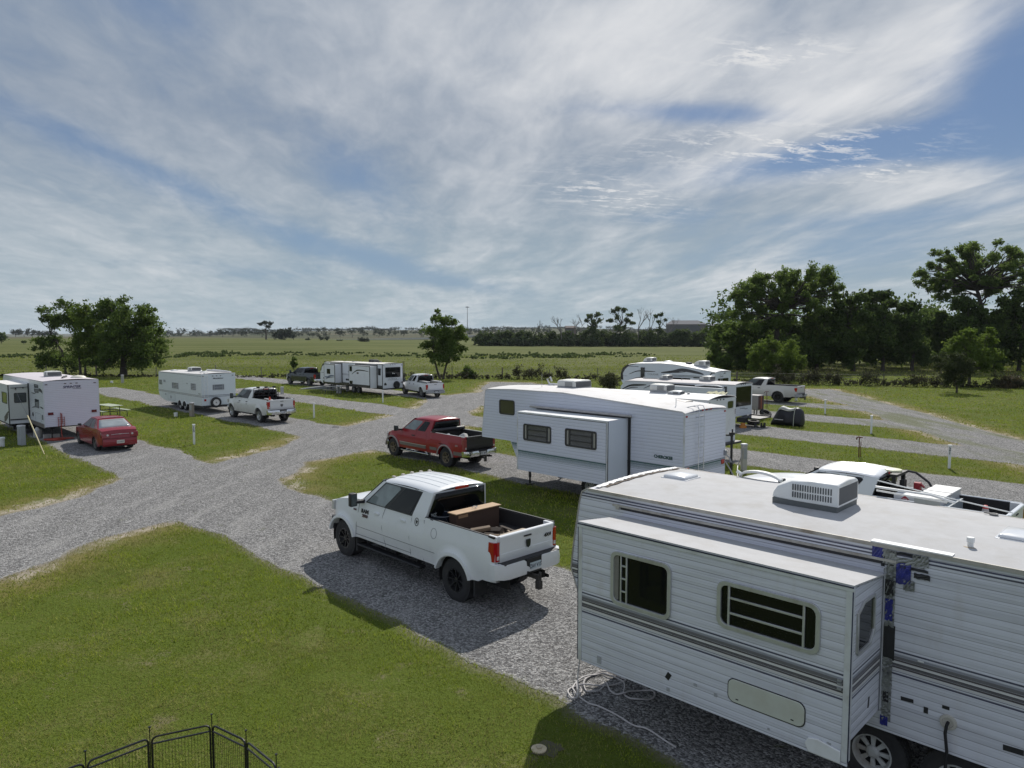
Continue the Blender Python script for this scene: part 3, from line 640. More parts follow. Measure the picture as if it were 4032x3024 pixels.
# ===== A: the big near caravan with the open slide-out ============================================================
def near_caravan():
    Fr=FR(at(3332.6,3020,.75),135.84); r=Fr.root('travel_trailer','weathered white foreground caravan with brown and navy stripes and a peeling roof edge','caravan')
    st=[(1.712,1.732,(.012,.014,.05)),(1.665,1.69,(.26,.27,.31)),(1.628,1.662,(.09,.088,.092)),(1.606,1.626,(.025,.014,.013)),(1.582,1.604,(.66,.65,.62)),(1.548,1.580,(.05,.046,.05)),(1.525,1.546,(.022,.013,.012)),(1.502,1.522,(.58,.57,.55)),(1.485,1.492,(.12,.12,.13)),(1.447,1.467,(.012,.014,.055)),(2.812,2.832,(.014,.016,.06)),(2.772,2.792,(.03,.03,.06))]
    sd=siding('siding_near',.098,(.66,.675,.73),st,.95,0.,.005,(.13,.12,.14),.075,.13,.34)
    Y0,Y1=-1.02,-3.44
    prof=[(-6.2,.75),(4.12,.75),(4.43,1.25),(4.57,1.59),(4.52,2.0),(4.40,2.72),(4.36,2.84),(4.26,2.905),(-6.2,2.905)]
    # body with an opening behind the slide is not seen: one closed shell
    w=MB(); w.prism(prof,Y1,Y0); w.build('wall',sd,r)
    crown_roof(r,[(-6.2,2.905),(-3,2.905),(0,2.905),(2,2.905),(3.6,2.905),(4.1,2.90),(4.25,2.87),(4.33,2.80)],Y0,Y1,ROOFG,.05,.004,edge=.0)
    t=MB() # roof edge mouldings and front cap beading
    t.box(-6.2,4.24,Y0-.004,Y0+.018,2.872,2.915); t.box(-6.2,4.24,Y1-.018,Y1+.004,2.872,2.915)
    t.tube([(4.26,Y0,2.905),(4.37,Y0,2.84),(4.41,Y0,2.72),(4.53,Y0,2.0),(4.58,Y0,1.59),(4.44,Y0,1.25),(4.13,Y0,.75)],.014,6)
    t.build('edge_trim',simple('aged_trim',(.42,.40,.36),.6,.2,0,.3,9,dirt=((.16,.12,.08),.8)),r)
    pe=MB() # peeling white sealant along the front of the roof
    ff=lambda y:2.912+.05*(1-((y-(Y0+Y1)/2)/1.22)**2); ys_=[Y0-.10-.03*i for i in range(76)]
    pe.loft([[(4.10+.018*math.sin(y*31)+.012*math.sin(y*67),y,ff(y)+.010+.006*math.sin(y*53)),(4.16,y,ff(y)+.012),(4.215+.008*math.sin(y*45),y,ff(y)+.004)] for y in ys_],closed=False,caps=False)
    pe.build('peeling_sealant',simple('peeling_white',(.78,.78,.76),.6,0,0,.1,20,bump=.6),r,solid=.003)
    pd=MB(); pts=[(4.03+.012*math.sin(i*2.1),Y0-.2-i*.11) for i in range(20)]
    for (a,b),(c,d) in zip(pts[:-1],pts[1:]):
        f=lambda y:2.917+.05*(1-((y-(Y0+Y1)/2)/1.21)**2)
        k=.02+.014*math.sin(b*9); pd.add([(a,b,f(b)),(a+k+.03,b,f(b)),(c+k+.03,d,f(d)),(c,d,f(d))],[(0,1,2,3)])
    pd.build('bare_seam',simple('rusty_seam',(.10,.075,.055),.9,0,0,.5,30),r,solid=.003)
    # slide-out: box, outer skin with skirt and corner trims, sagging roof
    s=MB(); s.hexa([(0,Y0+.002,1.0),(3.6,Y0+.002,1.0),(3.6,-.012,1.0),(0,-.012,1.0)],[(0,Y0+.002,2.545),(3.6,Y0+.002,2.545),(3.6,-.012,2.664),(0,-.012,2.664)]); s.box(-.004,3.604,-.012,0,.75,2.672); s.build('slide_out',sd,r)
    so=MB(); so.add([(-.02,.012,2.684),(3.62,.012,2.690),(3.62,Y0+.004,2.572),(-.02,Y0+.004,2.566)],[(0,1,2,3)]); so.build('slide_roof',ROOFG,r,solid=.02)
    tr=MB()
    tr.box(3.545,3.608,-.005,.010,.75,2.69); tr.box(-.008,.058,-.005,.010,.80,2.69); tr.box(-.02,3.62,-.004,.014,2.632,2.674)
    tr.box(-.012,.0,-.06,.006,.8,2.68); tr.box(-.010,0,Y0,Y0+.07,1.0,2.66)
    tr.build('slide_trim',TRIM,r,bevel=.003,seg=1)
    ln=MB(); ln.box(3.608,3.617,-.004,.012,.76,2.69); ln.box(-.015,-.008,-.004,.012,.80,2.69); ln.box(-.02,3.62,.012,.019,2.672,2.684); ln.box(-.014,-.010,Y0+.07,Y0+.078,1.0,2.66); ln.build('seal',NAVY,r)
    L=Plane('left',0.); M=Plane('left',Y0); RS=Plane('rear',0.)
    al=simple('window_alu',(.50,.51,.51),.4,.5,0,.12,7,dirt=((.24,.20,.15),.6))
    window(r,L,2.135,3.05,1.715,2.43,al,GLASS,.10,.05,[('v',2.80,1.76,2.39),('v',2.89),('h',2.25,2.80,2.89),('h',2.08,2.80,2.89),('h',1.91,2.80,2.89)],.028,barw=.022)
    cu=MB()
    for i in range(5): cu.box(2.935+.019*i,2.947+.019*i,-.001,.006,1.78,2.38)
    cu.build('curtain',TANV,r)
    window(r,L,.305,1.51,1.845,2.41,al,GLASS,.11,.05,[('v',1.36),('v',.485),('h',2.22,.485,1.36),('h',2.04,.485,1.36)],.028,barw=.026)
    # the bay window in the end of the slide, with one clipped corner
    po=[(-.15,1.93),(-.15,2.36),(-.34,2.45),(-.66,2.45),(-.70,2.41),(-.70,2.02),(-.58,1.90),(-.19,1.89)]
    cx=sum(p[0] for p in po)/8; cz=sum(p[1] for p in po)/8; pi_=[(cx+(a-cx)*.86,cz+(b-cz)*.88) for a,b in po]
    mb=MB(); ring(mb,RS,po,pi_,-.01,.022); wv=mb.build('window',al,r,bevel=.004,seg=1); g=MB(); plate(g,RS,[(cx+(a-cx)*.9,cz+(b-cz)*.92) for a,b in po],-.01,.002); g.build('pane',GLASS,wv)
    # luggage hatch
    h=MB(); plate(h,L,rrect(.45,1.345,.995,1.265,.08,5),-.004,.016); ho=h.build('storage_hatch',simple('hatch_cream',(.52,.54,.47),.5,0,0,.05,3,dirt=((.40,.38,.30),.4)),r,bevel=.005)
    h=MB(); plate(h,L,rrect(.44,1.355,.985,1.275,.085,5),-.006,.008); h.build('hatch_seal',BLK,ho)
    for a,z in ((1.23,1.04),(.58,1.045)): lamp(ho,L,a,z,.035,.012,INK,'latch',.02)
    # worn patches, vents and screws on the side
    def patch(pl,a,z,w,h,m,rot=0,name='side_vent',o=.006):
        c,q=math.cos(rot),math.sin(rot); mb=MB(); plate(mb,pl,[(a+x*c-y*q,z+x*q+y*c) for x,y in ((-w,-h),(w,-h),(w,h),(-w,h))],0,o); mb.build(name,m,r)
    gv=simple('vent_grey',(.33,.34,.35),.6,0,0,.5,60,bump=.6)
    patch(L,3.24,.86,.035,.05,gv); patch(L,2.16,1.0,.03,.045,BLK,.5,'open_hatch'); patch(L,2.16,.83,.02,.025,gv); patch(L,1.78,1.02,.022,.018,gv); patch(L,1.51,.99,.02,.022,gv)
    for a,z,w,h in ((.33,.90,.03,.02),(.27,.915,.022,.02),(.185,.93,.022,.012),(.14,.87,.02,.012),(.85,.83,.012,.012)): patch(L,a,z,w,h,gv,.1,'sticker_residue')
    for z in (1.57,1.62,1.66): patch(L,.095,z,.022,.014,GRYM,0,'catch',.02)
    patch(M,-.28,1.20,.065,.022,INK,-.05,'patch',.003); patch(M,-.47,1.15,.022,.035,INK,0,'patch',.003); patch(M,-.66,1.25,.035,.018,INK,0,'patch',.003); patch(M,-1.28,1.03,.09,.03,INK,-.04,'patch',.003)
    patch(RS,-.62,1.22,.02,.06,INK,.2,'patch',.003); patch(M,-.40,1.68,.03,.007,WHT,0,'screw_plate',.006)
    # moulded skirt at the rear of the slide
    sk=MB(); plate(sk,L,[(.06,.76),(.40,.76),(.44,.85),(.40,.92),(.30,.94),(.06,.90)],0,.022); sk.build('skirt',WHT,r,bevel=.01)
    # gutter and seal above the slide
    gu=MB(); gu.box(-.12,3.78,Y0,Y0+.022,2.722,2.752); gu.box(3.66,3.72,Y0,Y0+.02,2.68,2.755); gu.build('gutter',simple('aged_trim',(.42,.40,.36),.6),r)
    gs=MB(); gs.box(-.1,3.64,Y0,Y0+.012,2.685,2.718); gs.build('seal',INK,r)
    # crumpled repair tape beside the slide
    tp=MB()
    for k,(z0,z1) in enumerate(((.88,1.62),(1.98,2.86))):
        nz=34; P=[]
        for i in range(nz+1):
            z=z0+(z1-z0)*i/nz
            P.append([(-.018-.020*j+.004*math.sin(i*i*1.1+j),Y0+.010+.006*math.sin(i*i*.37+j*j*1.3),z) for j in range(6)])
        tp.loft(P,closed=False,caps=False)
    tp.build('repair_tape',FOIL,r)
    hole=MB(); hole.box(-.13,-.012,Y0-.01,Y0+.006,1.60,2.0); hole.build('torn_gap',INK,r)
    for (a0,a1,z0,z1,m) in ((.14,.02,2.74,2.87,BLUET),(.03,-.10,2.70,2.86,FOIL),(-.05,-.40,2.72,2.80,FOIL),(-.12,-.27,2.50,2.74,BLUET),(-.20,-.31,2.44,2.56,FOIL),(-.30,-.46,2.60,2.66,INK),(-.02,-.36,2.83,2.86,INK),(-.16,-.44,2.68,2.71,INK),(-.01,-.10,2.34,2.52,INK),(-.03,-.09,1.10,1.22,INK),(.04,.0,2.66,2.78,INK),(-.28,-.44,2.74,2.86,FOIL),(-.02,-.10,2.05,2.30,BLUET),(-.01,-.09,.82,.93,BLUET),(-.02,-.10,1.30,1.44,FOIL)):
        n=9; mb=MB(); mb.loft([[(a0+(a1-a0)*i/n,Y0+.014+.004*math.sin(i*i*.9+z0*7+j*3),z0+(z1-z0)*j/4+.004*math.sin(i*i*1.3)) for j in range(5)] for i in range(n+1)],closed=False,caps=False); mb.build('repair_tape',m,r)
    ws=MB(); ws.box(.16,-.66,Y0-.10,Y0+.012,2.914,2.928); ws.build('patch_strip',simple('peeling_white',(.8,.8,.8)),r)
    # power inlet and its cable
    pi=MB(); pi.lathe([(0,.085),(.022,.08),(.026,.055),(.012,.05),(.01,0.001)],(-.69,Y0,1.10),'y',20); po2=pi.build('power_inlet',simple('inlet',(.45,.43,.38),.6),r)
    pc=MB(); pc.tube([(-.69,Y0+.01,1.10),(-.69,Y0+.07,1.09),(-.68,Y0+.075,1.0),(-.70,Y0+.06,.8),(-.69,Y0+.05,.55),(-.70,Y0+.08,.2),(-.72,Y0+.1,.03)],.017,8); pc.build('power_cable',BLK,r,smooth=True)
    # roof gear
    V=Fr.top
    z4=lambda a,b,z: Fr.top(3032+a/2.212,1700+b/2.212,z); z3=lambda a,b,z: Fr.top(2200+a/2.212,1750+b/2.212,z)
    a=z4(45,610,2.955); b=z4(560,705,2.955); c=z4(710,625,2.955)
    Lx=a[0]-b[0]; cx=(a[0]+b[0])/2; cy=(b[1]+c[1])/2; Wy=abs(b[1]-c[1])
    ac_unit(r,cx-.01,cy,2.935,Lx+.08,Wy+.05,.40,WHT,1,16,dark=simple('ac_base',(.11,.12,.12),.6))
    v=[z3(905,300,2.96),z3(1165,295,2.96),z3(1060,255,2.96)]
    roof_vent(r,(v[0][0]+v[1][0])/2+.02,(v[0][1]+v[1][1])/2-.13,2.95,.40,.08,simple('vent_clear',(.70,.71,.72),.25,0,.4,.05,5))
    p=z4(1745,1000,2.94); mb=MB(); mb.cyl((p[0],p[1],2.92),.030,.085,n=20); mb.cyl((p[0],p[1],2.99),.039,.055,n=20); mb.build('vent_pipe',WHT,r,bevel=.004)
    mb=MB(); mb.cyl((p[0],p[1],2.928),.09,.012,n=24,r2=.07); mb.build('pipe_collar',simple('old_sealant',(.33,.27,.19),.8,0,0,.4,20,bump=.5),r)
    p=z4(1995,870,2.95); roof_vent(r,p[0]-.30,p[1]+.10,2.945,.50,.07,simple('vent_clear',(.7,.7,.7)))
    p=z4(1950,722,2.93); mb=MB(); mb.cyl((p[0],p[1],2.92),.05,.025,n=18); mb.box(p[0]-.02,p[0]+.11,p[1]-.012,p[1]+.012,2.935,2.95); mb.build('aerial_base',simple('dark_fitting',(.12,.12,.12)),r)
    # folded awning arm along the far edge
    a=z3(1490,270,2.98); b=z3(1890,330,2.95); y=Y1-.04
    mb=MB(); n=10; mb.loft([[(a[0]+(b[0]-a[0])*i/n,y+dy,2.94+.09*math.sin(PI*min(1,i/n*1.05))**.5+dz) for dy,dz in ((.05,-.02),(.05,.02),(-.05,.02),(-.05,-.02))] for i in range(n+1)]); mb.build('awning_arm',WHT,r,bevel=.006)
    mb=MB(); mb.tube([(a[0]+.05,y+.02,3.0),(a[0]-.02,y,2.96),(a[0],y,2.90)],.03,8); mb.build('awning_bracket',WHT,r,smooth=True)
    mb=MB(); mb.tube([(.92,Y1-.12,3.04),(.2,Y1-.13,3.03),(-.10,Y1-.16,2.96)],.018,8); mb.tube([(.92,Y1-.2,3.12),(.1,Y1-.2,3.02),(-.75,Y1-.2,2.93)],.009,6); mb.tube([(.92,Y1-.16,2.98),(0,Y1-.16,2.95)],.013,6); mb.box(-6,.9,Y1-.16,Y1-.02,2.76,2.86); mb.build('awning_pole',WHT,r,smooth=True)
    undercarriage(r,-6,3.9,Y1,Y0,.75)
    steel=simple('white_steel_wheel',(.42,.43,.42),.5,0,0,.12,8,dirt=((.20,.16,.11),.7))
    for x in (.10,-.78): wheel(r,x,Y0-.10,.375,.21,.215,8,steel)
    for x in (.10,-.78): wheel(r,x,Y1+.10,.375,.21,.215,8,steel,side=-1)
    jack_leg(r,3.2,Y0-.5,.7); jack_leg(r,3.2,Y1+.5,.7); return r,Fr
RVA,FA=near_caravan()

# ===== B: fifth-wheel caravan with green stripes =================================================================
def fifth_wheel():
    F0=FR(at(2036.6,1847.5,.8),135.0); Fr=F0.shift(-3.69,0)
    r=Fr.root('fifth_wheel_trailer','white ribbed fifth wheel caravan with dark green stripes, right behind the red pickup','caravan')
    gq=(.018,.085,.075); g2=(.05,.12,.12)
    st=[(1.405,1.455,gq),(1.375,1.395,g2),(1.345,1.362,gq),(1.318,1.332,g2),(1.292,1.304,gq),(1.268,1.277,g2),(1.235,1.245,gq)]
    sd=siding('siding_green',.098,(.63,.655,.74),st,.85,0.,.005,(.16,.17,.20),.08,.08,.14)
    Y0,Y1=-1.0,-3.30
    prof=[(-1.95,.92),(-1.80,.82),(4.62,.82),(5.0,1.50),(6.45,1.50),(6.47,1.62),(6.29,3.18),(6.20,3.25),(4.97,3.31),(2.59,3.33),(-1.86,3.05),(-1.95,3.0)]
    MB().prism(prof,Y1,Y0).build('wall',sd,r)
    crown_roof(r,[(-1.96,3.0),(-1.86,3.05),(0,3.17),(2.59,3.33),(4.97,3.31),(6.20,3.25),(6.30,3.18)],Y0,Y1,ROOFW,.06,.01,edge=.03)
    t=MB(); t.box(-1.955,-1.90,Y0-.004,Y0+.006,.93,3.0); t.box(-1.958,-1.95,Y1,Y0+.004,2.965,3.0); t.tube([(6.29,Y0,3.2),(6.47,Y0,1.62),(6.45,Y0,1.5),(5.0,Y0,1.5),(4.62,Y0,.82)],.012,6); t.build('edge_trim',TRIM,r)
    s=MB(); s.box(0,3.69,Y0+.002,0,.80,2.70); s.build('slide_out',sd,r)
    e=MB(); e.box(-.004,0,Y0+.03,-.03,.81,2.68); e.build('slide_end_panel',simple('pale_panel',(.62,.66,.72),.35,0,.2,.03,2),r)
    t=MB(); t.box(-.008,.04,-.03,.008,.80,2.71); t.box(3.65,3.70,-.03,.008,.80,2.71); t.box(-.008,3.70,-.02,.009,2.66,2.712); t.box(0,3.69,Y0+.01,.0,2.70,2.712); t.build('slide_trim',TRIM,r,bevel=.004,seg=1)
    ln=MB(); ln.box(-.014,-.008,-.02,.006,.8,2.7); ln.box(.045,.055,.0,.004,.81,2.66); ln.box(.05,3.64,0,.004,2.645,2.657); ln.box(-.10,-.012,Y0,Y0+.02,.84,2.76); ln.box(3.0,.1,Y0+.02,Y0+.03,2.712,2.74); ln.build('seal',BLK,r)
    # slide topper awning
    t=MB(); t.cyl((-.20,Y0+.12,2.79),.035,4.15,'x',12); t.box(-.12,3.82,Y0+.01,Y0+.14,2.805,2.822); t.build('slide_topper',simple('topper',(.42,.40,.38),.6,.2,0,.3,7),r,smooth=True)
    t=MB(); t.box(-.10,3.72,Y0+.0,Y0+.05,2.725,2.775); t.build('seal',BLK,r)
    bk=simple('window_black',(.02,.02,.022),.35,0,.3)
    L=Plane('left',0.);M=Plane('left',Y0);R=Plane('rear',-1.95)
    sm=simple('smoked_blinds',(.075,.08,.085),.18,0,.6,.4,3)
    window(r,L,2.20,3.40,1.80,2.34,bk,sm,.07,.045,[('h',2.16,2.36,3.24),('h',1.98,2.36,3.24),('v',3.22),('v',2.38)],.026,barw=.03)
    window(r,L,.40,1.62,1.81,2.36,bk,sm,.07,.045,[('h',2.18,.56,1.46),('h',2.0,.56,1.46),('v',1.44),('v',.58)],.026,barw=.03)
    for a in (3.31,2.29,1.53,.49):
        mb=MB(); plate(mb,L,[(a-.03,1.87),(a+.03,1.87),(a+.03,2.29),(a-.03,2.29)],.0,.004); mb.build('blind',TANV,r)
    window(r,M,4.80,5.56,2.40,2.92,bk,simple('smoked_pane',(.06,.057,.04),.12,0,.5,.3,2),.08,.035,[],.022)
    text('CHEROKEE',.125,simple('green_letter',(.01,.06,.055),.4),r,M,-1.25,1.68,.006,'lettering',1.0,0,.002,bold=.006)
    # rear: stripe, lamps, ladder
    mb=MB(); mb.box(-1.956,-1.95,Y1,Y0,1.478,1.492); mb.build('stripe',simple('green_line',(.01,.05,.05)),r)
    for y in (-1.93,-2.16,-2.40): lamp(r,R,y,3.0+.035,.075,.035)
    for y in (-1.07,-3.22): lamp(r,R,y,2.91,.09,.045)
    lamp(r,R,-3.14,1.38,.16,.14,REDL,'tail_lamp',.03); lamp(r,R,-1.14,1.38,.16,.14,REDL,'tail_lamp',.03)
    ladder(r,R,-1.58,-1.87,1.25,2.98,6)
    mb=MB(); mb.box(-2.03,-1.95,-3.27,-3.2,1.56,1.72); mb.tube([(-2.0,-3.24,1.6),(-2.1,-3.28,1.5),(-2.16,-3.3,1.35)],.02,8); mb.build('cable_box',GRYM,r)
    mb=MB(); mb.box(-2.02,-1.9,Y1+.05,Y0-.05,.80,.90); mb.build('rear_bumper',simple('bumper_white',(.6,.62,.64)),r,bevel=.01)
    # roof gear
    G=lambda a,b,z: Fr.top(1900+a/2.212,1100+b/2.212,z)
    a=G(660,943,3.37); b=G(800,953,3.37); c=G(920,940,3.37)
    ac_unit(r,(a[0]+b[0])/2,(b[1]+c[1])/2,3.34,abs(a[0]-b[0])+.10,abs(b[1]-c[1])+.06,.30,OFFW,1,0,style=1)
    v=G(1735,1065,3.16); roof_vent(r,v[0],v[1]-.1,3.12,.42,.08,simple('vent_tan',(.33,.31,.28),.5))
    v=G(600,915,3.40); mb=MB(); mb.box(v[0]-.12,v[0]+.12,v[1]-.08,v[1]+.08,3.36,3.40); mb.tube([(v[0]-.3,v[1],3.42),(v[0]+.1,v[1],3.42),(v[0]+.2,v[1],3.58),(v[0]+.05,v[1],3.66),(v[0]-.02,v[1],3.52)],.032,8); mb.build('tv_aerial',simple('aerial_white',(.6,.6,.6)),r,smooth=True)
    v=G(517,942,3.36); mb=MB(); mb.tube([(v[0],v[1],3.3),(v[0],v[1],3.84)],.006,6); mb.build('whip_aerial',GRYM,r)
    mb=MB(); mb.tube([(-1.3,-1.55,3.1),(-1.3,-1.55,3.36)],.012,6); mb.build('vent_pipe',WHT,r)
    undercarriage(r,-1.8,4.5,Y1,Y0,.82)
    jack_leg(r,4.35,Y0-.30,.85); jack_leg(r,4.35,Y1+.30,.85); jack_leg(r,-1.2,Y0-.35,.85)
    mb=MB(); mb.box(5.6,5.95,-2.3,-2.0,1.40,1.5); mb.cyl((5.78,-2.15,1.27),.05,.15,n=12); mb.cyl((5.78,-2.15,1.27),.10,.025,n=16); mb.build('king_pin',BLK,r)
    for x in (.55,1.5): wheel(r,x,Y0-.08,.37,.21,.2,8,simple('white_steel_wheel',(.42,.43,.42)))
    for x in (.55,1.5): wheel(r,x,Y1+.08,.37,.21,.2,8,simple('white_steel_wheel',(.42,.43,.42)),side=-1)
    return r,Fr
RVB,FB=fifth_wheel()

# ===== C: caravan at the left edge ===============================================================================
def left_caravan():
    Fr=FR(at(176.3,1683.4,.65),134.5); r=Fr.root('travel_trailer','tall white caravan at the left edge with plain ribbed rear wall and burgundy lamps','caravan')
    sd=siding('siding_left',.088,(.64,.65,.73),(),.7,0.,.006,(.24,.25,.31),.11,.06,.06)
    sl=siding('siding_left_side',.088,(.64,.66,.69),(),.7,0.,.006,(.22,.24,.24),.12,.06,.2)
    prof=[(0,.65),(9.3,.65),(9.6,1.0),(9.6,2.5),(9.3,2.84),(0,2.89)]
    MB().prism(prof,-2.42,0).build('wall',sl,r)
    mb=MB(); mb.box(-.008,.0,-2.40,-.02,.655,2.90); mb.build('rear_wall',sd,r)
    crown_roof(r,[(-.02,2.89),(3,2.875),(6,2.86),(9.3,2.84)],0,-2.42,simple('membrane_purple',(.56,.52,.54),.75,0,0,.12,1.1),.06,.01)
    t=MB(); t.box(-.012,.03,-.035,.008,.65,2.87); t.box(-.012,.03,-2.43,-2.39,.65,2.87); t.build('edge_trim',simple('trim_blue_white',(.55,.58,.62)),r)
    R=Plane('rear',-.008); L=Plane('left',0)
    for y in (-.94,-1.19,-1.44): lamp(r,R,y,2.75,.10,.035,simple('dark_lamp',(.06,.02,.02),.3))
    for y in (-.13,-2.25): lamp(r,R,y,2.73,.11,.035,simple('dark_lamp',(.06,.02,.02)))
    bur=simple('burgundy_lamp',(.11,.01,.014),.25,0,.5)
    lamp(r,R,-.27,1.30,.23,.13,bur,'tail_lamp',.03); lamp(r,R,-2.17,1.30,.23,.13,bur,'tail_lamp',.03)
    text('SPRINTER',.17,simple('navy_letter',(.03,.03,.09),.4),r,R,-1.22,2.57,.006,'lettering',1.05,.25,.002,bold=.004)
    decal(r,R,[(-1.25,2.47),(-1.62,2.47),(-1.66,2.49),(-1.28,2.485)],simple('navy_letter',(.03,.03,.09)),name='underline')
    # windows of the side
    tn=simple('window_tan',(.42,.42,.38),.5)
    window(r,L,.95,1.79,2.50,2.68,BLK,simple('dim_pane',(.05,.06,.065),.1,0,.5),.02,.02,[],.012)
    window(r,L,.95,1.79,2.28,2.46,BLK,simple('dim_pane',(.05,.06,.065)),.02,.02,[],.012)
    window(r,L,.95,1.79,1.52,1.94,BLK,simple('dim_pane',(.05,.06,.065)),.02,.02,[],.012)
    mb=MB(); po=rrect(.62,1.85,.82,1.26,.12,5); pi=rrect(.64,1.83,.84,1.24,.11,5); ring(mb,L,po,pi,0,.01); mb.build('storage_door',simple('door_line',(.40,.43,.43)),r)
    mb=MB(); plate(mb,L,rrect(.22,.40,1.0,1.24,.02),0,.02); mb.build('outlet_box',simple('outlet',(.14,.14,.15)),r)
    for k,(x,z) in enumerate(((.5,2.47),(.48,2.42),(.46,2.37))): swoosh(r,L,[(x+.45,z),(x+.1,z+.02),(x-.35,z-.08)],.06,INK)
    swoosh(r,L,[(2.5,2.22),(1.9,2.2),(1.2,2.33)],.04,INK); swoosh(r,L,[(.75,1.60),(.4,1.58),(.1,1.55)],.07,INK); swoosh(r,L,[(2.5,1.44),(1.6,1.56),(1.0,1.52)],.09,simple('grey_swoosh',(.18,.18,.19)))
    mb=MB(); mb.lathe([(0,.11),(.03,.10),(.03,.07),(0,.07)],(2.3,0,1.12),'y',16); mb.build('hose_port',simple('port_dark',(.08,.08,.08)),r)
    mb=MB(); mb.box(0,3.0,-.002,.01,.60,.80); mb.build('skirt',simple('dusty_skirt',(.15,.13,.115),.7,0,0,.3,4),r)
    # slide-out
    y1=.90; s=MB(); s.box(3.04,7.2,0,y1,.62,2.60); s.build('slide_out',sl,r)
    e=MB(); e.box(3.032,3.04,.02,y1-.02,.86,2.58); e.build('slide_end_panel',simple('cream_panel',(.52,.53,.50),.5,0,0,.06,2),r)
    t=MB(); t.box(3.03,7.2,0,y1+.02,2.60,2.625); t.build('slide_roof',simple('slide_roof_white',(.72,.70,.66),.6),r)
    t=MB(); t.box(3.028,3.06,y1-.03,y1+.012,.5,2.61); t.box(3.0,3.03,-.0,.06,.80,2.66); t.box(3.02,3.034,.06,y1-.04,.80,.86); t.build('seal',INK,r)
    RR=Plane('rear',3.032); window(r,RR,.13,.66,1.68,2.19,BLK,simple('dim_pane',(.05,.06,.065)),.05,.03,[],.014)
    mb=MB(); mb.tube([(2.99,.06,2.47),(2.99,.80,2.455)],.014,6); mb.box(2.98,3.03,.55,.60,2.36,2.46); mb.box(2.98,3.03,.24,.28,2.40,2.47); mb.build('awning_catch',INK,r)
    Lf=Plane('left',y1)
    window(r,Lf,3.35,4.6,1.62,2.2,BLK,simple('dim_pane',(.05,.06,.065)),.04,.03,[],.014)
    for k in range(3): swoosh(r,Lf,[(3.1+k*.12,1.25-k*.14),(3.5+k*.15,1.12-k*.16),(4.3,.85-k*.1)],.13,simple('grey_swoosh2',(.09,.075,.075)))
    mb=MB(); mb.box(3.1,7,0,.8,.50,.60); mb.box(3.2,3.3,.05,.7,.3,.5); mb.build('slide_rail',DARK,r)
    G=lambda a,b,z: Fr.top(a/3.687,1400+b/3.687,z)
    a=G(530,295,2.95); b=G(808,285,2.95); cx=(a[0]+b[0])/2
    ac_unit(r,3.55,-1.2,2.92,.74,.70,.29,OFFW,1,0,style=1)
    mb=MB(); mb.lathe([(0,.36),(.05,.34),(.11,.24),(.14,.02)],(1.3,-1.85,2.93),'z',24); mb.build('satellite_dome',simple('cream_plastic',(.66,.63,.52),.5),r,smooth=True)
    mb=MB(); mb.tube([(1.0,-1.05,2.96),(1.3,-1.2,3.02),(1.7,-1.3,2.98),(2.1,-1.5,3.0)],.05,6); mb.build('folded_aerial',BLK,r,smooth=True)
    undercarriage(r,.1,9.2,-2.42,0,.65)
    for x in (4.2,5.1): wheel(r,x,-.14,.36,.2,.19)
    jack_leg(r,.5,-.4,.6); jack_leg(r,.5,-2.0,.6)
    return r,Fr
RVC,FC=left_caravan()

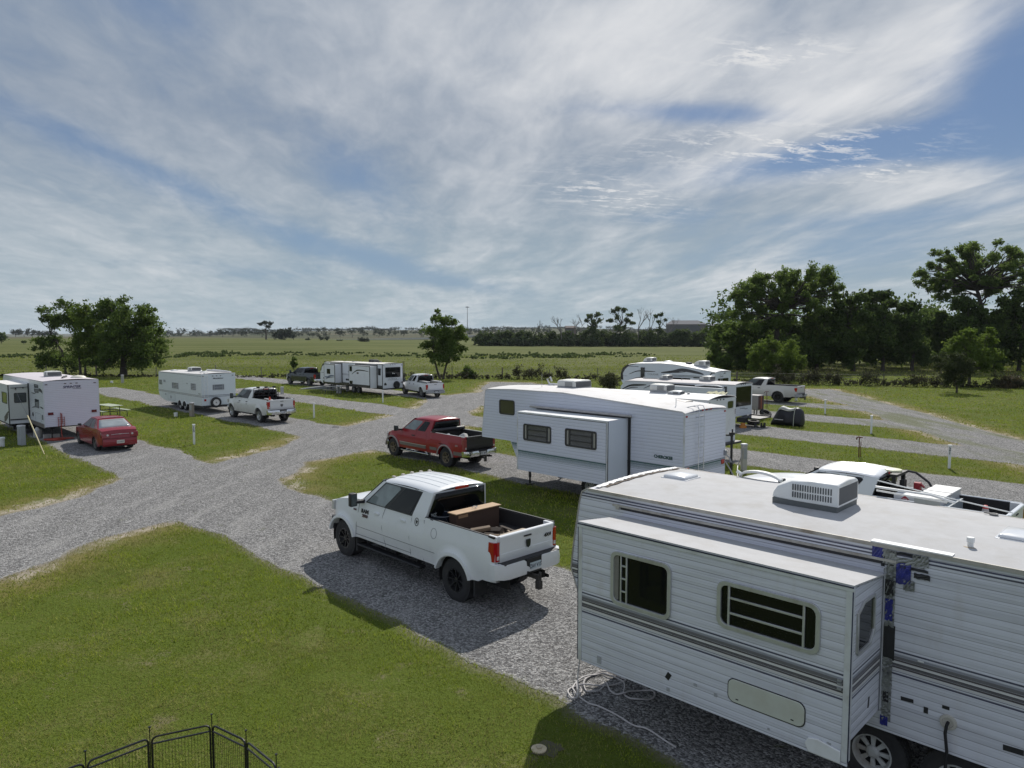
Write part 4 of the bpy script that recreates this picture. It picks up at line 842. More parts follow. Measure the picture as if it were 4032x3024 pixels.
# ===== D: small caravan with spare wheel =========================================================================
def small_caravan():
    Fr=FR(at(795.3,1599.3,.5),134.5); r=Fr.root('travel_trailer','small older white caravan with white spare wheel and ladder on its rear wall','caravan')
    st=[(1.14,1.165,(.04,.04,.07)),(1.06,1.085,(.04,.04,.07)),(1.085,1.14,(.60,.60,.60)),(2.40,2.42,(.05,.05,.08))]
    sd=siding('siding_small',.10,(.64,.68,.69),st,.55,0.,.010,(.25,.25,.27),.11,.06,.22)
    prof=[(.0,.50),(5.3,.42),(6.2,.42),(7.5,.62),(7.80,1.02),(7.82,1.2),(7.72,2.38),(7.6,2.46),(4,2.50),(0,2.56)]
    MB().prism(prof,-2.24,0).build('wall',sd,r)
    m=simple('rear_sheet',(.60,.655,.68),.45,0,.1,.05,3)
    mb=MB(); mb.hexa([(-.02,-2.23,.52),(0,-2.23,.52),(0,-.01,.52),(-.02,-.01,.52)],[(-.012,-2.23,2.56),(0,-2.23,2.56),(0,-.01,2.56),(-.012,-.01,2.56)]); mb.build('rear_wall',m,r,bevel=.006)
    [None for z0_ in (1.145,1.06) for mb in (MB(),) for _ in (mb.box(-.026,-.02,-2.23,-.01,z0_,z0_+.025),mb.build('stripe',simple('navy_line',(.03,.03,.06)),r))]
    crown_roof(r,[(-.02,2.55),(0,2.56),(4,2.50),(7.6,2.46),(7.72,2.4)],0,-2.24,simple('roof_old',(.55,.54,.53),.8,0,0,.15,2),.06,.01)
    R=Plane('rear',-.022);L=Plane('left',0)
    for y in (-.74,-.99,-1.25): lamp(r,R,y,2.42,.08,.04,simple('dark_lamp',(.06,.02,.02)))
    lamp(r,R,-2.05,2.42,.1,.04,simple('dark_lamp',(.06,.02,.02))); lamp(r,R,-.12,2.42,.1,.04,simple('dark_lamp',(.06,.02,.02)))
    text('Mountaineer',.115,INK,r,R,-1.08,2.26,.005,'lettering',1.15,.35,.002,bold=.002)
    wf=simple('window_grey',(.42,.44,.45),.5)
    cp=simple('curtain_pane',(.16,.18,.21),.15,0,.4,.3,4)
    window(r,R,-1.47,-.70,1.49,1.87,wf,cp,.02,.03,[('h',1.68,-1.34,-.83),('v',-.82),('v',-1.35)],.02,barw=.02)
    window(r,L,3.95,5.15,1.38,1.80,wf,cp,.02,.03,[('h',1.68),('h',1.58),('h',1.48),('v',4.85),('v',4.2)],.02,barw=.02)
    window(r,L,.9,1.76,1.46,1.91,wf,cp,.02,.03,[('h',1.78),('h',1.68),('h',1.58),('v',1.55),('v',1.1)],.02,barw=.02)
    window(r,L,7.05,7.62,1.52,1.88,wf,cp,.02,.03,[('h',1.7),('v',7.3)],.02,barw=.02)
    for a in (1.0,.72): mb=MB()
    text('Prowler',.09,INK,r,L,.35,1.27,.005,'lettering',1.2,.3)
    mb=MB(); plate(mb,L,rrect(6.4,6.75,1.75,1.9,.02),0,.02); plate(mb,L,rrect(2.3,2.5,1.8,1.88,.01),0,.015); plate(mb,L,rrect(5.3,5.5,.66,.85,.01),0,.02); plate(mb,L,rrect(6.3,6.5,.85,.95,.01),0,.02); mb.build('side_vent',simple('vent_grey',(.33,.34,.35)),r)
    mb=MB(); ring(mb,L,rrect(4.6,6.0,.55,1.0,.04),rrect(4.62,5.98,.57,.98,.035),0,.01); mb.build('storage_door',simple('door_line',(.40,.43,.43)),r)
    # spare wheel on the rear wall
    mb=MB(); mb.lathe([(0,.17),(-.02,.30),(-.06,.345),(-.14,.345),(-.17,.30),(-.17,.2)],(-.03,-.86,.70),'x',32); sp=mb.build('spare_wheel',RUB,r,smooth=True)
    mb=MB(); mb.lathe([(-.165,.215),(-.175,.20),(-.14,.18),(-.15,.06),(-.16,.001)],(-.03,-.86,.70),'x',28); mb.build('rim',simple('spare_white',(.62,.62,.60),.5,0,0,.2,9),sp,smooth=True)
    mb=MB(); 
    for a in range(5): mb.cyl((-.20,-.86+.035*math.cos(a*1.256),.70+.035*math.sin(a*1.256)),.010,.01,'x',8)
    mb.box(-.20,-.18,-.885,-.835,.69,.72); mb.build('lug',INK,sp)
    lamp(r,R,-.21,.87,.13,.13,REDL,'tail_lamp'); lamp(r,R,-2.0,.87,.13,.13,REDL,'tail_lamp')
    ladder(r,R,-.13,-.36,1.0,2.52,7,WHT)
    mb=MB(); mb.box(-.16,-.06,-2.15,-.1,.38,.48); mb.build('rear_bumper',BLK,r)
    ac_unit(r,4.0,-1.12,2.58,.74,.68,.27,OFFW,1,0,style=1)
    roof_vent(r,6.5,-.7,2.52,.40,.07); 
    mb=MB(); mb.tube([(.5,-1.95,2.66),(2.9,-1.95,2.68)],.045,8); mb.tube([(.6,-2.2,2.60),(4.5,-2.2,2.58)],.06,8); mb.build('rolled_awning',simple('awning_white',(.66,.66,.66)),r,smooth=True)
    mb=MB(); mb.tube([(.3,-.3,2.62),(.9,-.7,2.72),(1.6,-.6,2.64),(2.2,-.9,2.7)],.03,6); mb.build('roof_hose',WHT,r,smooth=True)
    undercarriage(r,.1,7.2,-2.24,0,.5)
    for x in (3.78,2.92): wheel(r,x,-.02,.30,.18,.17,8,simple('white_steel_wheel',(.42,.43,.42)))
    mb=MB()
    for x in (3.78,2.92): 
        po=[(x+.38*math.cos(a),.30+.38*math.sin(a)) for a in np.linspace(0,PI,13)]; pi=[(x+.34*math.cos(a),.30+.34*math.sin(a)) for a in np.linspace(0,PI,13)]
        mb.loft([[L(*p,0) for p in po],[L(*p,.03) for p in po],[L(*p,.03) for p in pi],[L(*p,0) for p in pi]],closed=False,caps=False)
    mb.build('wheel_arch',WHT,r)
    mb=MB(); 
    for x in (3.78,2.92): plate(mb,L,[(x+.34*math.cos(a),.30+.34*math.sin(a)) for a in np.linspace(0,PI,13)],-.02,.003)
    mb.build('wheel_well',DARK,r)
    mb=MB(); mb.box(4.9,5.7,-.6,-.1,.22,.34); mb.build('folded_steps',BLK,r,bevel=.01)
    return r,Fr
RVD,FD=small_caravan()

# ===== E: modern caravan with two slide-outs, black trim ==========================================================
def modern_caravan():
    Fr=FR(at(1506.6,1530.4,.6),134.5); r=Fr.root('travel_trailer','modern white caravan with black trimmed slide-outs and a wide black rear window','caravan')
    w=simple('fibreglass_white',(.70,.72,.74),.35,0,.3,.03,2,dirt=((.5,.5,.5),.2))
    prof=[(0,.85),(0,.60),(9.6,.60),(9.86,.74),(10.0,1.05),(9.95,1.7),(9.6,2.25),(9.05,2.53),(0,2.64)]
    MB().prism(prof,-2.07,0).build('wall',w,r)
    crown_roof(r,[(-.02,2.64),(4,2.59),(9.0,2.535),(9.3,2.42)],0,-2.07,simple('roof_tan',(.68,.65,.60),.7,0,0,.06,1),.05,.01)
    L=Plane('left',0);R=Plane('rear',0)
    bl=simple('gloss_black',(.012,.012,.014),.25,0,.4)
    mb=MB(); mb.box(0,9.3,.0,.010,2.60-.03,2.615); mb.box(0,9.5,0,.008,.58,.84); mb.box(-.008,.05,-.02,.012,.6,2.62); mb.box(-.008,.04,-2.08,-2.03,.6,2.62); mb.build('black_trim',bl,r)
    mb=MB(); plate(mb,L,[(9.05,2.53),(9.3,2.40),(9.7,2.05),(9.8,1.75),(9.95,1.7),(9.6,2.27),(9.1,2.56)],0,.01); mb.build('nose_trim',bl,r)
    ye=.72
    for (x0,x1,z0,z1) in ((.78,3.95,.62,2.44),(6.25,8.05,.80,2.42)):
        s=MB(); s.box(x0,x1,0,ye,z0,z1); s.build('slide_out',w,r)
        t=MB(); 
        for a in (x0,x1): t.box(a-.012,a+.035 if a==x0 else a+.012,ye-.03,ye+.012,z0,z1+.02)
        t.box(x0,x1,ye-.02,ye+.012,z1-.03,z1+.02); t.box(x0,x1,ye-.01,ye+.010,z0,z0+(.24 if x0<3 else .03)); t.box(x0-.09,x0-.01,0,.05,z0,z1+.08); t.box(x0-.09,x1+.06,0,.06,z1+.02,z1+.10); t.box(x1+.01,x1+.06,0,.04,z0,z1+.05)
        t.build('slide_trim',bl,r)
    S1=Plane('left',ye)
    window(r,S1,7.0,7.58,1.55,2.0,bl,GLASS,.04,.03,[],.014)
    window(r,S1,3.45,3.84,1.92,2.36,bl,GLASS,.02,.02,[],.012); window(r,S1,3.38,3.84,.74,1.12,bl,GLASS,.02,.02,[],.012)
    mb=MB(); box_on(mb,S1,2.45,2.7,1.75,1.88,0,.02); mb.build('side_vent',simple('brown_vent',(.10,.07,.06)),r)
    swoosh(r,S1,[(3.5,1.68),(2.8,2.0),(2.1,2.07),(.95,2.0)],.10,bl)
    swoosh(r,S1,[(7.95,1.28),(7.5,1.25),(7.0,1.38),(6.35,1.42)],.16,simple('blue_grey',(.10,.13,.18),.4)); swoosh(r,S1,[(7.9,1.05),(7.3,1.2),(6.3,1.32)],.05,bl)
    window(r,L,.24,.62,1.68,2.26,bl,GLASS,.08,.03,[],.014)
    mb=MB(); [None for (q0,q1,z0_,z1_) in ((4.1,6.2,1.58,1.60),(4.1,6.2,1.50,1.515),(.1,.72,2.20,2.23),(8.1,9.9,1.55,1.57)) for mb in (MB(),) for _ in (box_on(mb,L,q0,q1,z0_,z1_,0,.006),mb.build('stripe',bl,r))]
    for k in range(3): swoosh(r,L,[(5.3,1.86-.05*k),(4.8,1.83-.05*k),(4.2,1.86-.04*k)],.035,simple('grey_swoosh',(.18,.18,.19)))
    swoosh(r,L,[(9.6,2.2),(9.2,2.3),(8.3,2.32)],.08,bl)
    mb=MB(); box_on(mb,L,5.1,5.6,1.02,1.18,0,.012); box_on(mb,L,9.0,9.45,1.0,1.12,0,.006); mb.build('hatch_dark',bl,r)
    mb=MB(); ring(mb,L,rrect(8.2,9.2,.9,1.3,.1),rrect(8.23,9.17,.93,1.27,.09),0,.008); mb.build('storage_door',simple('door_line',(.40,.43,.43)),r)
    # rear
    window(r,R,-1.80,-.28,1.50,2.34,bl,GLASS,.05,.03,[],.02)
    mb=MB(); plate(mb,R,[( -1.03+.045*math.cos(a),1.83+.06*math.sin(a)) for a in np.linspace(0,2*PI,12)[:-1]],.002,.006); plate(mb,R,[( -1.17+.05*math.cos(a),1.81+.03*math.sin(a)) for a in np.linspace(0,2*PI,12)[:-1]],.002,.006); mb.build('window_sticker',WHT,r)
    text('OUTBACK',.17,simple('grey_letter',(.22,.23,.24),.4),r,R,-1.0,1.36,.005,'lettering',1.15,.2)
    decal(r,R,[(-.5,1.27),(-1.6,1.27),(-1.6,1.255),(-.5,1.26)],INK,name='underline')
    decal(r,R,[(-.14,.86),(-.42,.86),(-.38,1.0),(-.28,1.08),(-.17,1.02)],INK,name='decal')
    for y in (-.8,-1.03,-1.26): lamp(r,R,y,2.55,.07,.04,simple('dark_lamp',(.06,.02,.02)))
    for y in (-.14,-1.93): lamp(r,R,y,2.5,.06,.08,simple('dark_lamp',(.06,.02,.02)))
    mb=MB(); mb.lathe([(0,.15),(-.02,.27),(-.06,.31),(-.13,.31),(-.16,.27),(-.165,.17),(-.14,.12),(-.14,.001)],(0,-1.35,.86),'x',28); mb.build('spare_wheel',RUB,r,smooth=True)
    lamp(r,R,-1.93,1.05,.2,.07,simple('dark_lamp',(.06,.02,.02)),'tail_lamp')
    ladder(r,Plane('rear',-.0),-2.06,-2.2,1.0,2.6,6,BLK,.1,.05)
    mb=MB(); mb.box(-.18,-.06,-2.05,-.05,.5,.6); mb.build('rear_bumper',BLK,r)
    ac_unit(r,3.25,-1.35,2.64,.72,.6,.24,simple('black_shroud',(.015,.015,.015),.6),1,0,style=1,dark=BLK)
    mb=MB(); mb.box(2.2,2.5,-1.5,-1.2,2.66,2.75); mb.build('vent_cover',BLK,r,bevel=.03); roof_vent(r,5.6,-.9,2.60,.35,.06,GRYM); roof_vent(r,7.0,-.9,2.58,.35,.05,WHT)
    undercarriage(r,.1,9.4,-2.07,0,.6)
    for x in (4.5,3.7): wheel(r,x,-.05,.30,.18,.17)
    jack_leg(r,.4,-.3,.6); jack_leg(r,8.6,-.3,.6)
    mb=MB(); mb.box(5.1,6.1,.05,.6,.25,.3); mb.box(5.1,6.1,.05,.35,.45,.5); mb.build('folded_steps',BLK,r)
    mb=MB(); mb.tube([(9.6,-1.03,.5),(11.2,-1.03,.45)],.06,8); mb.box(10.2,10.7,-1.3,-.75,.5,.9); mb.build('tow_bar',BLK,r)
    return r,Fr
RVE,FE=modern_caravan()

# ===== H: caravan just behind the green striped one =============================================================
def mid_caravan():
    P=at(2400+1365/2.765,1370+1015/2.765,.7); Fr=FR(P,135).shift(0,2.25)
    r=Fr.root('travel_trailer','white caravan with small oval rear window and yellow roof tarp behind the green striped one','caravan')
    w=simple('fibreglass_plain',(.68,.70,.72),.4,0,.2,.03,2,dirt=((.45,.42,.38),.35))
    prof=[(0,.72),(6.2,.72),(6.5,1.2),(6.3,2.2),(5.9,2.5),(0,2.58)]
    MB().prism(prof,-2.25,0).build('wall',w,r)
    crown_roof(r,[(-.02,2.57),(0,2.58),(3,2.54),(5.9,2.50)],0,-2.25,simple('membrane_clean',(.74,.73,.71),.7,0,0,.05,1),.13,.01)
    R=Plane('rear',0.)
    window(r,R,-2.06,-1.51,2.10,2.46,TRIM,simple('olive_pane',(.035,.04,.02),.1,0,.5),.1,.03,[],.02)
    for y in (-.70,-.96,-1.22): lamp(r,R,y,2.54,.07,.05,BLK)
    lamp(r,R,-.1,2.45,.08,.05,BLK)
    for z in (2.05,1.98,1.9): lamp(r,R,-2.2,z,.03,.05,simple('burgundy_lamp',(.11,.01,.014)))
    mb=MB(); mb.box(-.25,0,-2.35,-.1,.66,.74); mb.build('rear_bumper',BLK,r)
    G=lambda a,b,z: Fr.top(2400+a/2.765,1370+b/2.765,z)
    a=G(430,480,2.70);b=G(660,495,2.70)
    ac_unit(r,2.9,-1.15,2.68,.85,.70,.34,OFFW,1,0,style=1)
    v=G(560,520,2.68); ac_unit(r,1.95,-.75,2.64,.62,.40,.17,WHT,1,0,style=0,name='roof_vent_cover')
    v=G(860,505,2.68); mb=MB(); mb.cyl((v[0],v[1],2.66),.05,.07,n=12); mb.box(v[0]-.06,v[0]+.06,v[1]-.06,v[1]+.06,2.73,2.75); mb.build('vent_pipe',GRYM,r)
    mb=MB(); n=7; mb.loft([[(1.0-.75*i/n,-1.55-.5*j/4,2.70+.05*math.sin(i*2.2+j)+.015*j) for j in range(5)] for i in range(n+1)],closed=False,caps=False); mb.build('roof_tarp',simple('yellow_tarp',(.60,.57,.36),.7,0,0,.2,6),r,solid=.01)
    undercarriage(r,.1,6.2,-2.25,0,.72); 
    for x in (2.9,2.1): wheel(r,x,-.1,.34,.2,.19)
    return r,Fr
RVH,FH=mid_caravan()

# ===== G: caravan with a picture window in its rear =============================================================
def window_caravan():
    P=at(2400+1548/2.765,1370+720/2.765,.6); Fr=FR(P,135).shift(0,2.05)
    r=Fr.root('travel_trailer','white caravan whose rear wall is one tall dark picture window','caravan')
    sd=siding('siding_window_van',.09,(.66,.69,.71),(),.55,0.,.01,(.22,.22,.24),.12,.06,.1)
    prof=[(0,.60),(7.4,.60),(7.75,1.1),(7.7,1.9),(7.45,2.2),(7.1,2.28),(0,2.38)]
    MB().prism(prof,-2.05,0).build('wall',sd,r)
    crown_roof(r,[(-.03,2.37),(0,2.38),(3.5,2.33),(7.1,2.28),(7.4,2.2)],0,-2.05,simple('membrane_greige',(.52,.49,.48),.75,0,0,.08,1),.10,.012)
    bl=simple('gloss_black',(.012,.012,.014)); L=Plane('left',0);R=Plane('rear',0.)
    mb=MB(); mb.box(-.01,0,-2.03,-1.90,.62,2.36); mb.box(-.01,0,-.14,-.02,.62,2.36); mb.build('rear_corner_panel',simple('fibreglass_white',(.7,.72,.74)),r)
    window(r,R,-1.90,-.14,1.14,2.24,bl,GLASS,.05,.03,[],.02)
    for y in (-.72,-.95,-1.2): lamp(r,R,y,2.36,.07,.05,BLK)
    text('Freedom',.14,simple('grey_letter',(.22,.23,.24)),r,R,-.9,1.02,.006,'lettering',1.1,.35); text('Express',.11,simple('grey_letter',(.22,.23,.24)),r,R,-1.35,.98,.006,'lettering',1.1,.35)
    s=MB(); s.box(.55,3.9,0,.45,.7,2.16); s.build('slide_out',sd,r)
    t=MB(); t.box(.47,.55,0,.05,.7,2.26); t.box(.47,4.0,0,.06,2.17,2.25); t.build('slide_trim',bl,r)
    swoosh(r,L,[(7.6,1.72),(7.0,1.98),(6.3,2.05),(5.8,2.08)],.12,bl); swoosh(r,L,[(6.0,1.85),(5.4,2.1),(5.0,2.22)],.05,bl)
    swoosh(r,L,[(7.4,1.7),(6.9,1.86),(6.4,1.9)],.08,simple('grey_swoosh',(.18,.18,.19)))
    ac_unit(r,5.0,-.9,2.42,.6,.60,.26,OFFW,1,0); ac_unit(r,2.25,-.95,2.44,.72,.64,.30,OFFW,1,0,style=0)
    mb=MB(); mb.tube([(6.5,-.8,2.42),(5.6,-.8,2.44),(5.0,-.5,2.40)],.03,6); mb.cyl((3.9,-.9,2.4),.05,.08,n=10); mb.cyl((6.6,-.9,2.38),.06,.10,n=10); mb.build('roof_fitting',GRYM,r)
    mb=MB(); mb.tube([(2.4,.10,2.22),(1.8,.12,2.28),(1.0,.12,2.28),(.6,.1,2.22)],.035,8); mb.build('slide_topper',WHT,r,smooth=True)
    mb=MB(); mb.box(-1.2,0,-1.95,-.6,.50,.56); mb.box(-1.2,-.0,-1.95,-1.88,.56,.62); mb.box(-.5,0,-.65,-.3,.3,.55); mb.build('cargo_rack',BLK,r)
    undercarriage(r,.1,7.3,-2.05,0,.6); jack_leg(r,-.1,-1.0,.55,simple('rusty_jack',(.12,.06,.04)))
    for x in (3.4,2.6): wheel(r,x,-.1,.33,.2,.18)
    return r,Fr
RVG,FG=window_caravan()

# ===== F: far fifth wheel with rounded black nose =================================================================
def far_fifth_wheel():
    Fr=FR((14.09,50.3),135); r=Fr.root('fifth_wheel_trailer','fifth wheel caravan with rounded black nose and black swooshes near the right-hand woodland','caravan')
    w=simple('fibreglass_far',(.66,.70,.74),.35,0,.3,.03,2)
    prof=[(0,.55),(5.9,.55),(6.3,1.25),(7.85,1.35),(8.02,1.6),(8.05,2.1),(7.85,2.5),(7.4,2.78),(6.6,2.90),(4.5,2.97),(3.2,2.92),(0,2.48)]
    MB().prism(prof,-2.2,0).build('wall',w,r)
    crown_roof(r,[(-.02,2.47),(0,2.48),(1.6,2.70),(3.2,2.92),(4.5,2.97),(6.6,2.90),(7.4,2.78)],0,-2.2,simple('membrane_bright',(.78,.77,.75),.65,0,0,.04,1),.08,.01)
    bl=simple('gloss_black',(.012,.012,.014)); L=Plane('left',0);R=Plane('rear',0.); gs=simple('grey_swoosh',(.18,.18,.19))
    mb=MB(); plate(mb,L,[(8.05,2.1),(7.85,2.5),(7.4,2.78),(6.6,2.90),(6.6,2.86),(7.3,2.70),(7.65,2.42),(7.85,2.1),(7.8,1.6),(8.02,1.6)],0,.012); mb.build('nose_trim',bl,r)
    mb=MB(); mb.box(7.4,8.06,-2.2,0,1.9,1.92); po=[(7.86,2.50),(7.42,2.79),(6.9,2.86)]
    mb.loft([[(8.06,0,2.1),(8.06,-2.2,2.1)],[(7.87,0,2.52),(7.87,-2.2,2.52)],[(7.43,0,2.80),(7.43,-2.2,2.80)]],closed=False,caps=False); mb.build('nose_cap',bl,r)
    mb=MB(); plate(mb,L,[(.0,2.44),(.28,2.44),(.40,2.3),(.36,1.9),(.30,1.9),(.33,2.28),(.22,2.38),(0,2.4)],0,.012); plate(mb,L,[(0,2.46),(3.2,2.90),(4.5,2.95),(4.5,2.975),(3.2,2.925),(0,2.485)],0,.010); mb.build('roof_line_trim',bl,r)
    mb=MB(); box_on(mb,L,5.85,6.15,1.75,2.62,0,.09); mb.build('awning_case',bl,r)
    [None for (q0,q1,z0_,z1_) in ((.9,4.2,2.14,2.17),(1.2,4.0,2.06,2.09),(1.2,1.7,2.0,2.058),(6.4,7.5,2.64,2.67)) for mb in (MB(),) for _ in (box_on(mb,L,q0,q1,z0_,z1_,0,.01),mb.build('stripe',bl,r))]
    swoosh(r,L,[(7.3,2.05),(6.5,2.32),(5.5,2.34),(4.9,2.34)],.08,bl); swoosh(r,L,[(7.2,1.62),(6.2,1.85),(5.2,1.7)],.09,gs)
    swoosh(r,L,[(4.4,2.28),(3.4,2.4),(2.6,2.55),(1.5,2.42),(.9,2.3)],.22,simple('dark_swoosh',(.06,.06,.065),.4)); swoosh(r,L,[(4.0,2.36),(3.2,2.35),(2.3,2.43)],.07,bl)
    text('COUGAR',.19,simple('grey_letter',(.22,.23,.24)),r,L,5.1,2.13,.006,'lettering',1.2,0)
    window(r,L,1.95,3.45,1.5,1.98,bl,GLASS,.06,.03,[],.02); window(r,L,.45,.75,1.4,1.98,bl,GLASS,.08,.03,[],.02); window(r,L,3.6,4.15,1.5,1.98,bl,GLASS,.05,.03,[],.02)
    window(r,R,-1.85,-.40,1.5,2.02,bl,GLASS,.04,.03,[],.02)
    text('Cougar',.15,INK,r,R,-.9,2.17,.006,'lettering',1.1,.2); swoosh(r,R,[(-1.15,2.3),(-1.3,2.38),(-1.5,2.36)],.06,INK)
    ladder(r,R,-.55,-.78,1.2,2.42,5,ALU)
    ac_unit(r,6.15,-1.1,2.98,.8,.62,.36,OFFW,1,0); ac_unit(r,1.7,-1.1,2.80,.95,.66,.42,OFFW,1,0)
    roof_vent(r,4.5,-1.1,3.03,.5,.10); mb=MB(); mb.box(2.6,2.95,-1.3,-.95,2.92,3.06); mb.build('vent_cover',BLK,r,bevel=.02)
    undercarriage(r,.1,5.8,-2.2,0,.55)
    for x in (3.0,2.2): wheel(r,x,-.1,.32,.2,.18)
    return r,Fr
RVF,FF_=far_fifth_wheel()
# ---------------------------------------------------------------- pickups
def pickup(Fr,S,label,color,group=None,name='pickup_truck'):
    """local x: 0 at rear axle, forward +; y: outer face of the left tyres = 0, truck spans towards -y"""
    g=lambda k,d=None: S.get(k,d)
    r=Fr.root(name,label,'pickup truck',group)
    WB=g('wb',3.8); R=g('r',.40); hw=g('hw',.86); yc=-hw+.03; HW=hw
    sill=g('sill',.50); belt=g('belt',1.30); bed=g('bed',1.38); roof=g('roof',1.92); xr=g('xr',-1.15); xn=g('xn',WB+.72)
    cr=g('cab_rear',.98); crt=g('cab_rear_top',.80); wsb=g('ws_base',WB-.80); wst=g('ws_top',WB-1.62); hoodf=g('hoodf',belt-.06); hoodr=g('hoodr',belt+.04)
    P=color; dk=g('detail',2)
    AR=R*1.20                                                   # arch radius
    wells=g('flare',.035)
    # --- side skins: a structured grid with the arches cut out and a soft shoulder
    def ztop(x):
        if x<cr: return bed
        if x<wsb: return belt
        t=min(1,(x-wsb)/(xn-.25-wsb)); return hoodr-.03+(hoodf-.05-hoodr)*t**1.6-.10*max(0,(x-(xn-.35))/.35)**2
    def zbot(x):
        z=sill
        for ax in (0,WB):
            d=abs(x-ax)
            if d<AR: z=max(z,R*.98+math.sqrt(AR*AR-d*d)*.98) if d<AR*.999 else z
        if x<xr+.35: z=max(z,sill+.06)
        if x>WB+AR: z=max(z,sill+.08)
        return min(z,ztop(x)-.12)
    def yprof(x,z,side):
        b=bed if x<cr else belt
        t=(z-sill)/(b-sill); y=HW*(1-.035*max(0,t-.62)**1.3*4-.05*max(0,.30-t)-.012*math.cos(t*PI*2))
        if x>wsb: y-=.05*((x-wsb)/(xn-wsb))**2*HW+ .10*max(0,(x-(xn-.45))/.45)**2
        if x<xr+.25: y-=.06*((xr+.25-x)/.25)**2
        for ax in (0,WB):
            d=math.hypot(x-ax,z-R); 
            if d<AR*1.28: y+=wells*(1-max(0,(d-AR)/(AR*.28)))**.7 if d>=AR*.98 else wells
        return y
    us=sorted(set([round(v,4) for v in list(np.arange(xr,xn+.001,.11))+[xr,xn,cr,cr+.005,wsb]+[ax+AR*math.cos(a) for ax in (0,WB) for a in np.linspace(0.02,PI-.02,21)]+[ax+s*AR*1.01 for ax in (0,WB) for s in (-1,1)]]))
    us=[u for u in us if xr<=u<=xn]
    body=MB(); nv=11
    for s in (1,-1):
        body.grid(lambda u,v: (u,yc+s*yprof(u,zbot(u)+(ztop(u)-zbot(u))*v,s),zbot(u)+(ztop(u)-zbot(u))*v),us,list(np.linspace(0,1,nv)),flip=s<0)
        # return lip at the bottom of the skin
        body.grid(lambda u,v: (u,yc+s*(yprof(u,zbot(u),s)-v*.10),zbot(u)+.002),us,[0,1],flip=s>0)
    # hood with fenders
    def hz(x,y):
        t=(x-wsb)/(xn-wsb); e=abs(y-yc)/HW; return ztop(x)+.045*(1-e**2.2)+.018*math.exp(-((e-.45)/.12)**2)*(1-t)-.0
    hx=[u for u in us if u>=wsb]; ev=[-1,-.97,-.9,-.75,-.55,-.45,-.3,0,.3,.45,.55,.75,.9,.97,1]
    body.grid(lambda u,v:(u,yc+v*yprof(u,ztop(u),1),hz(u,yc+v*HW)),hx,ev)
    # front end
    fy=yprof(xn,.9,1)
    body.loft([[(xn,yc-fy,sill+.08),(xn,yc+fy,sill+.08),(xn,yc+fy,ztop(xn)),(xn,yc,ztop(xn)+.045),(xn,yc-fy,ztop(xn))],[(xn+.06,yc-fy*.92,sill+.12),(xn+.06,yc+fy*.92,sill+.12),(xn+.06,yc+fy*.92,ztop(xn)-.06),(xn+.06,yc,ztop(xn)-.03),(xn+.06,yc-fy*.92,ztop(xn)-.06)]])
    # cab back wall below the glass, cowl
    body.box(cr,cr+.05,yc-HW*.95,yc+HW*.95,sill,belt-.005); body.box(wsb-.12,wsb+.02,yc-HW*.92,yc+HW*.92,belt-.06,belt-.01)
    b=body.build('body',P,r,smooth=True,ang=42)
    # --- greenhouse
    tw=g('tumble',.145); gl=MB()
    def side_y(z): return HW*.955-tw*max(0.,(z-belt)/(roof-belt))**1.1
    def roofz(x,v): 
        t=(x-crt)/(wst-crt); return roof+.055*(1-v*v)+.03*math.sin(PI*min(1,max(0,t)))-.0
    xs_=[crt-.03]+list(np.linspace(crt,wst,12))+[wst+.10]
    cab=MB()
    cab.grid(lambda u,v:(u,yc+v*(side_y(roof)+.004),roofz(u,v)-(.030 if (u<crt-.01 or u>wst+.05) else 0)-.05*max(0,abs(v)-.9)/.1*.9),xs_,[-1,-.97,-.92,-.8,-.6,-.4,-.2,0,.2,.4,.6,.8,.92,.97,1])
    for s in (1,-1):  # body-coloured window surround: full side sheet
        cab.grid(lambda u,v:((cr+(crt-.03-cr)*v)+((wsb+(wst+.10-wsb)*v)-(cr+(crt-.03-cr)*v))*u, yc+s*side_y(belt-.02+(roof-.035-belt+.02)*v), belt-.02+(roof-.035-belt+.02)*v),list(np.linspace(0,1,14)),list(np.linspace(0,1,6)))
    def backx(z): return cr+(crt-.03-cr)*((z-belt)/(roof-.035-belt))
    def wsx(z): return wsb+(wst+.10-wsb)*((z-belt)/(roof-.035-belt))
    cab.grid(lambda u,v:(backx(belt-.02+(roof-.02-belt)*v)-.0,yc+u*side_y(belt-.02+(roof-.035-belt+.02)*v),belt-.02+(roof-.015-belt+.02)*v),list(np.linspace(-1,1,8)),[0,.5,1])
    cab.grid(lambda u,v:(wsx(belt-.02+(roof-.02-belt)*v),yc+u*side_y(belt-.02+(roof-.035-belt+.02)*v),belt-.02+(roof-.0-belt+.02)*v),list(np.linspace(-1,1,8)),[0,.5,1])
    cb=cab.build('cab',P,r,smooth=True,ang=50)
    if g('ribs',0):
        m=MB()
        for k in range(5):
            v=-.62+.31*k; m.tube([(u,yc+v*side_y(roof),roofz(u,v)+.001) for u in np.linspace(crt+.12,wst-.02,7)],.007,5)
        m.build('roof_rib',P,cb,smooth=True)
    # glass panels (proud of the sheet by 3 mm); lists of (x0,x1) fractions between rear and windscreen lines
    pil=simple('pillar_black',(.012,.012,.013),.3)
